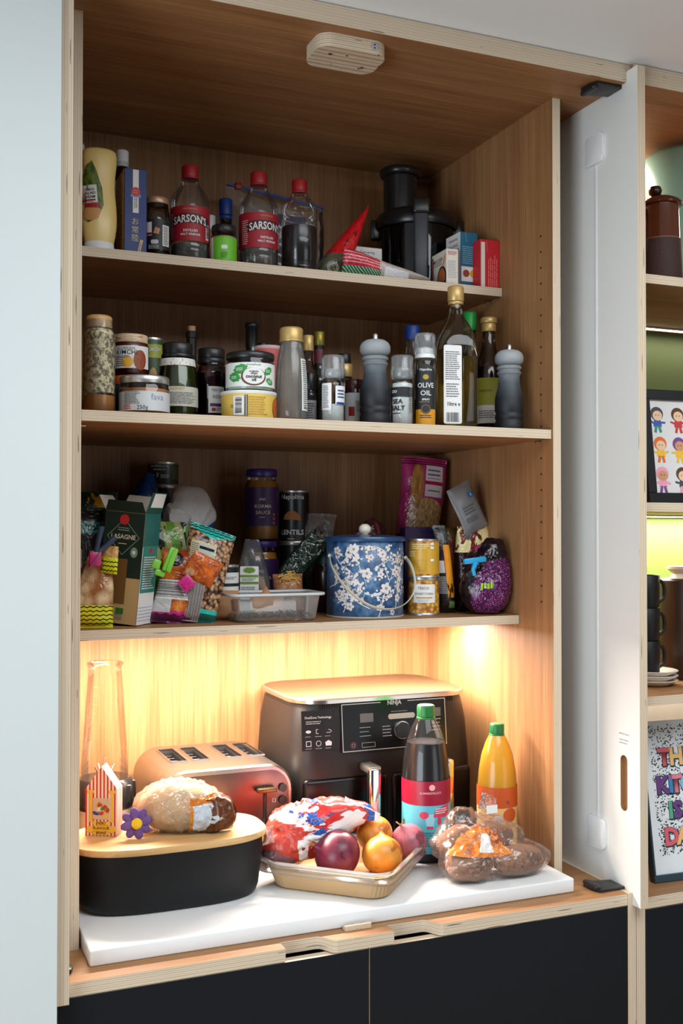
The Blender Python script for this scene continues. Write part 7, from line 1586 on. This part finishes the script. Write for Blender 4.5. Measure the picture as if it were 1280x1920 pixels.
# mint lamp / pot at the back, brown coffee pot in front
z = 1.1747
p = at(1278, 292, .13); t = thing('mint_pot', 'large pale mint green round pot at the back of the top display shelf', 'pot', (p.x+.005, .13, z+.0004))
hm = p.z-z
part('pot', lathe([(0, 0), (.075, 0), (.088, .006), (.088, hm-.012), (.080, hm-.002), (.05, hm), (0, hm)], 44), mat('mint_enamel', rgb(138, 184, 168), .3), t)
p = at(1240, 515, -.02); cp_ = thing('coffee_pot', 'brown ceramic coffee pot with domed lid and leather-textured lower half', 'coffee pot', (p.x, -.02, z+.0004), face(p.x, -.02))
hc = at(1235, 360, -.02).z-z; k = ppm(p.x, -.02); rc = 38/k
part('lower_body', lathe([(0, 0), (rc*.98, 0), (rc*1.02, .004), (rc*.92, hc*.50), (0, hc*.50)], 44), mat('leather_brown', rgb(62, 42, 38), .7, vary=.25, vscale=200, bump=.6, bscale=300), cp_)
part('upper_body', lathe([(rc*.92, hc*.50), (rc*.90, hc*.52), (rc*.84, hc*.84), (rc*.84, hc*.86)], 44, cap=False), mat('glazed_brown', rgb(88, 44, 24), .12), cp_)
part('stitching', lathe([(rc*.925, hc*.495), (rc*.935, hc*.50), (rc*.925, hc*.508)], 44, cap=False), mat('stitch', rgb(120, 84, 60), .7), cp_)
part('lid', lathe([(rc*.80, hc*.845), (rc*1.0, hc*.855), (rc*1.02, hc*.875), (rc*.9, hc*.905), (rc*.5, hc*.945), (rc*.2, hc*.955), (0, hc*.955)], 44, cap=False), mat('glazed_brown', (0, 0, 0)), cp_)
part('knob', shift(lathe([(0, hc*.95), (rc*.14, hc*.955), (rc*.30, hc*.985), (rc*.33, hc*1.02), (rc*.26, hc*1.055), (0, hc*1.07)], 28), -.012, 0), mat('knob_brown', rgb(46, 24, 18), .2), cp_)
part('handle', tube(smoothpath([(-rc*.85, -.01, hc*.80), (-rc*1.15, -.02, hc*.74), (-rc*1.2, -.02, hc*.45), (-rc*1.1, -.02, hc*.12), (-rc*.95, -.01, hc*.10)], 5), .008, 10), mat('knob_brown', (0, 0, 0)), cp_, 180)
# framed cartoon picture: plain small figures in rows
z = .7364
p0, p1 = at(1218, 940, -.045), at(1226, 700, -.005)
fh = .235; fw = .30
fx = at(1211, 900, -.04).x
fr_ = thing('cartoon_picture', 'black-framed picture of little cartoon people in rows, leaning on the display shelf', 'picture', (fx+fw/2-.002, -.062, z+.0006), rot=(-.13, 0, -.05))
bm = bmesh.new()
for a in ((-fw/2, fw/2, 0, .022), (-fw/2, fw/2, fh-.020, fh), (-fw/2, -fw/2+.020, .022, fh-.020), (fw/2-.020, fw/2, .022, fh-.020)): box(a[0], a[1], 0, .020, a[2], a[3], .001, 1, bm=bm)
fin('frame', bm, mat('frame_black', (.012, .012, .013), .35), fr_); fin('backing', box(-fw/2+.01, fw/2-.01, .014, .018, .01, fh-.01), kraft, fr_)
pap = fin('print', box(-fw/2+.018, fw/2-.018, .008, .014, .020, fh-.018), mat('print_paper', rgb(226, 222, 220), .5), fr_)
R_ = random.Random(21); skinm = [mat('skin_a', rgb(236, 196, 160), .6), mat('skin_b', rgb(206, 150, 110), .6)]
cols = [(170, 40, 40), (240, 190, 50), (90, 60, 40), (226, 110, 40), (60, 90, 170), (240, 160, 180), (70, 70, 80), (60, 140, 130), (200, 60, 60), (120, 70, 140)]
for row in range(3):
    for c in range(6):
        x, zc = -fw/2+.042+c*.044+R_.uniform(-.004, .004), fh-.062-row*.062; fg = []
        hair, top, leg = (R_.choice(cols) for _ in range(3))
        M_ = lambda q: mat('toon_%d_%d_%d' % q, rgb(*q), .6)
        f1 = fl(pap, 'figure_hair', xf(disc2(.0155, .0145, 18), 0, .013), x, .0076, zc, M_(hair)); fl(pap, 'figure_face', xf(disc2(.0115, .0105, 16), .001, .009), x, .0072, zc, R_.choice(skinm))
        fl(pap, 'figure_body', shape2([(-.008, 0), (.008, 0), (.010, -.014), (-.010, -.014)]), x, .0074, zc, M_(top))
        for s in (-1, 1): fl(pap, 'figure_leg', xf(rect2(.006, .014), s*.005, -.019, s*.25), x, .0073, zc, M_(leg)); fl(pap, 'figure_arm', xf(rect2(.014, .004), s*.012, -.005, s*R_.uniform(-.6, .6)), x, .0073, zc, M_(top))
        fl(pap, 'figure_eye', disc2(.0012, n=8), x-.003, .0069, zc+.010, INK); fl(pap, 'figure_eye', disc2(.0012, n=8), x+.004, .0069, zc+.010, INK)
# mugs, canister and plates
z = .3662
px_, py_ = at(1222, 1265, .0).x, .0
plm = mat('plate_white', rgb(226, 218, 206), .25)
for k in range(3):
    t = thing('side_plate', ('bottom', 'middle', 'top')[k]+' white side plate of the stack under the black mugs', 'plate', (px_, py_, z+.0004+k*.0095), 0, 'white side plates')
    part('plate', lathe([(0, .002), (.030, .002), (.032, 0), (.034, .002), (.050, .009), (.052, .0115), (.050, .0125), (.033, .006), (0, .006)], 44), plm, t)
zp = z+2*.0095+.0072
mk_ = mat('mug_black', rgb(24, 24, 25), .5, spec=.3); hmug = .066
for k in range(3):
    t = thing('black_mug', ('lowest', 'middle', 'topmost')[k]+' black mug in the stack of three', 'mug', (px_-.018, py_-.002, zp+k*(hmug+.0006)), 0, 'stacked black mugs')
    part('mug', lathe([(0, 0), (.026, 0), (.028, .003), (.029, hmug-.001), (.028, hmug), (.0265, hmug-.001), (.026, .006), (0, .005)], 40), mk_, t); part('handle', tube(smoothpath([(.027, -.002, hmug*.85), (.042, -.004, hmug*.72), (.043, -.004, hmug*.30), (.027, -.002, hmug*.12)], 5), .004, 8), mk_, t, 180)
p = at(1268, 1250, .06); cn = thing('dark_canister', 'dark brown canister with a white lid behind the mugs', 'canister', (p.x+.026, .06, z+.0004))
hcn = at(1260, 1085, .06).z-z
part('canister', lathe([(0, 0), (.056, 0), (.058, .004), (.056, hcn*.98), (.050, hcn), (0, hcn)], 40), mat('canister_brown', rgb(46, 28, 20), .4), cn); part('lid', lathe([(0, hcn), (.036, hcn), (.028, hcn+.010), (.040, hcn+.020), (.040, hcn+.026), (0, hcn+.028)], 36), plm, cn)
# letter print
z = -.0125
fx = at(1213, 1600, -.075).x; fw, fh = .30, .300
lp_ = thing('letter_print', 'framed speckled print with colourful hand-drawn capital letters on the lowest display shelf', 'picture', (fx+fw/2+.022, -.080, z+.0006), rot=(-.16, 0, -.06))
bm = bmesh.new(); dkb = mat('frame_slate', rgb(34, 58, 70), .4)
for a in ((-fw/2, fw/2, 0, .014), (-fw/2, -fw/2+.005, .014, fh), (fw/2-.005, fw/2, .014, fh)): box(a[0], a[1], 0, .018, a[2], a[3], .001, 1, bm=bm)
fin('frame', bm, dkb, lp_); pap = fin('print', box(-fw/2+.004, fw/2-.004, .008, .014, .012, fh+.012), mat('print_white', rgb(232, 236, 238), .45), lp_)
bm = bmesh.new(); R_ = random.Random(8)
for k in range(2600):
    x, q = R_.uniform(-fw/2+.024, fw/2-.024), R_.uniform(.050, fh+.004); a = R_.uniform(0, 3); s = R_.uniform(.0009, .0017)
    bm.faces.new([bm.verts.new((x+s*math.cos(a+j*PI/3)*(1.5 if j % 3 == 0 else 1), .0076, q+s*math.sin(a+j*PI/3))) for j in range(6)])
stuff(fin('speckle', bm, INK, pap))
lc = {'pink': rgb(222, 96, 110), 'sand': rgb(238, 190, 120), 'violet': rgb(110, 60, 130), 'blue': rgb(60, 130, 190), 'rose': rgb(230, 130, 150), 'pale': rgb(140, 190, 220), 'green': rgb(90, 170, 130)}
def word(s, x0, zc, size, pitch, seq):
    for k, ch in enumerate(s):
        if ch == ' ': continue
        dx = pitch[k] if isinstance(pitch, list) else k*pitch
        sh = fl(pap, 'letter_shadow', textmesh(ch, size, .085), x0+dx+.0012, .0072, zc-.0012, dkb); fl(pap, 'letter', textmesh(ch, size, .045), x0+dx, .0066, zc, mat('letter_'+seq[k % len(seq)], lc[seq[k % len(seq)]], .5))
L0 = -fw/2
word('THIS', L0+.054, fh-.062, .046, .029, ['pink', 'sand', 'rose', 'blue']); word('KITCHEN', L0+.044, fh-.116, .046, [0, .020, .033, .058, .088, .116, .142], ['violet', 'blue', 'rose', 'pale', 'green', 'sand', 'pink']); word('IS FOR', L0+.058, fh-.166, .044, [0, .016, .03, .060, .088, .116], ['green', 'violet', 'violet', 'blue', 'sand', 'pink']); word('DANCING', L0+.054, fh-.217, .046, [0, .028, .058, .088, .112, .128, .158], ['pink', 'sand', 'green', 'violet', 'blue', 'rose', 'pale'])
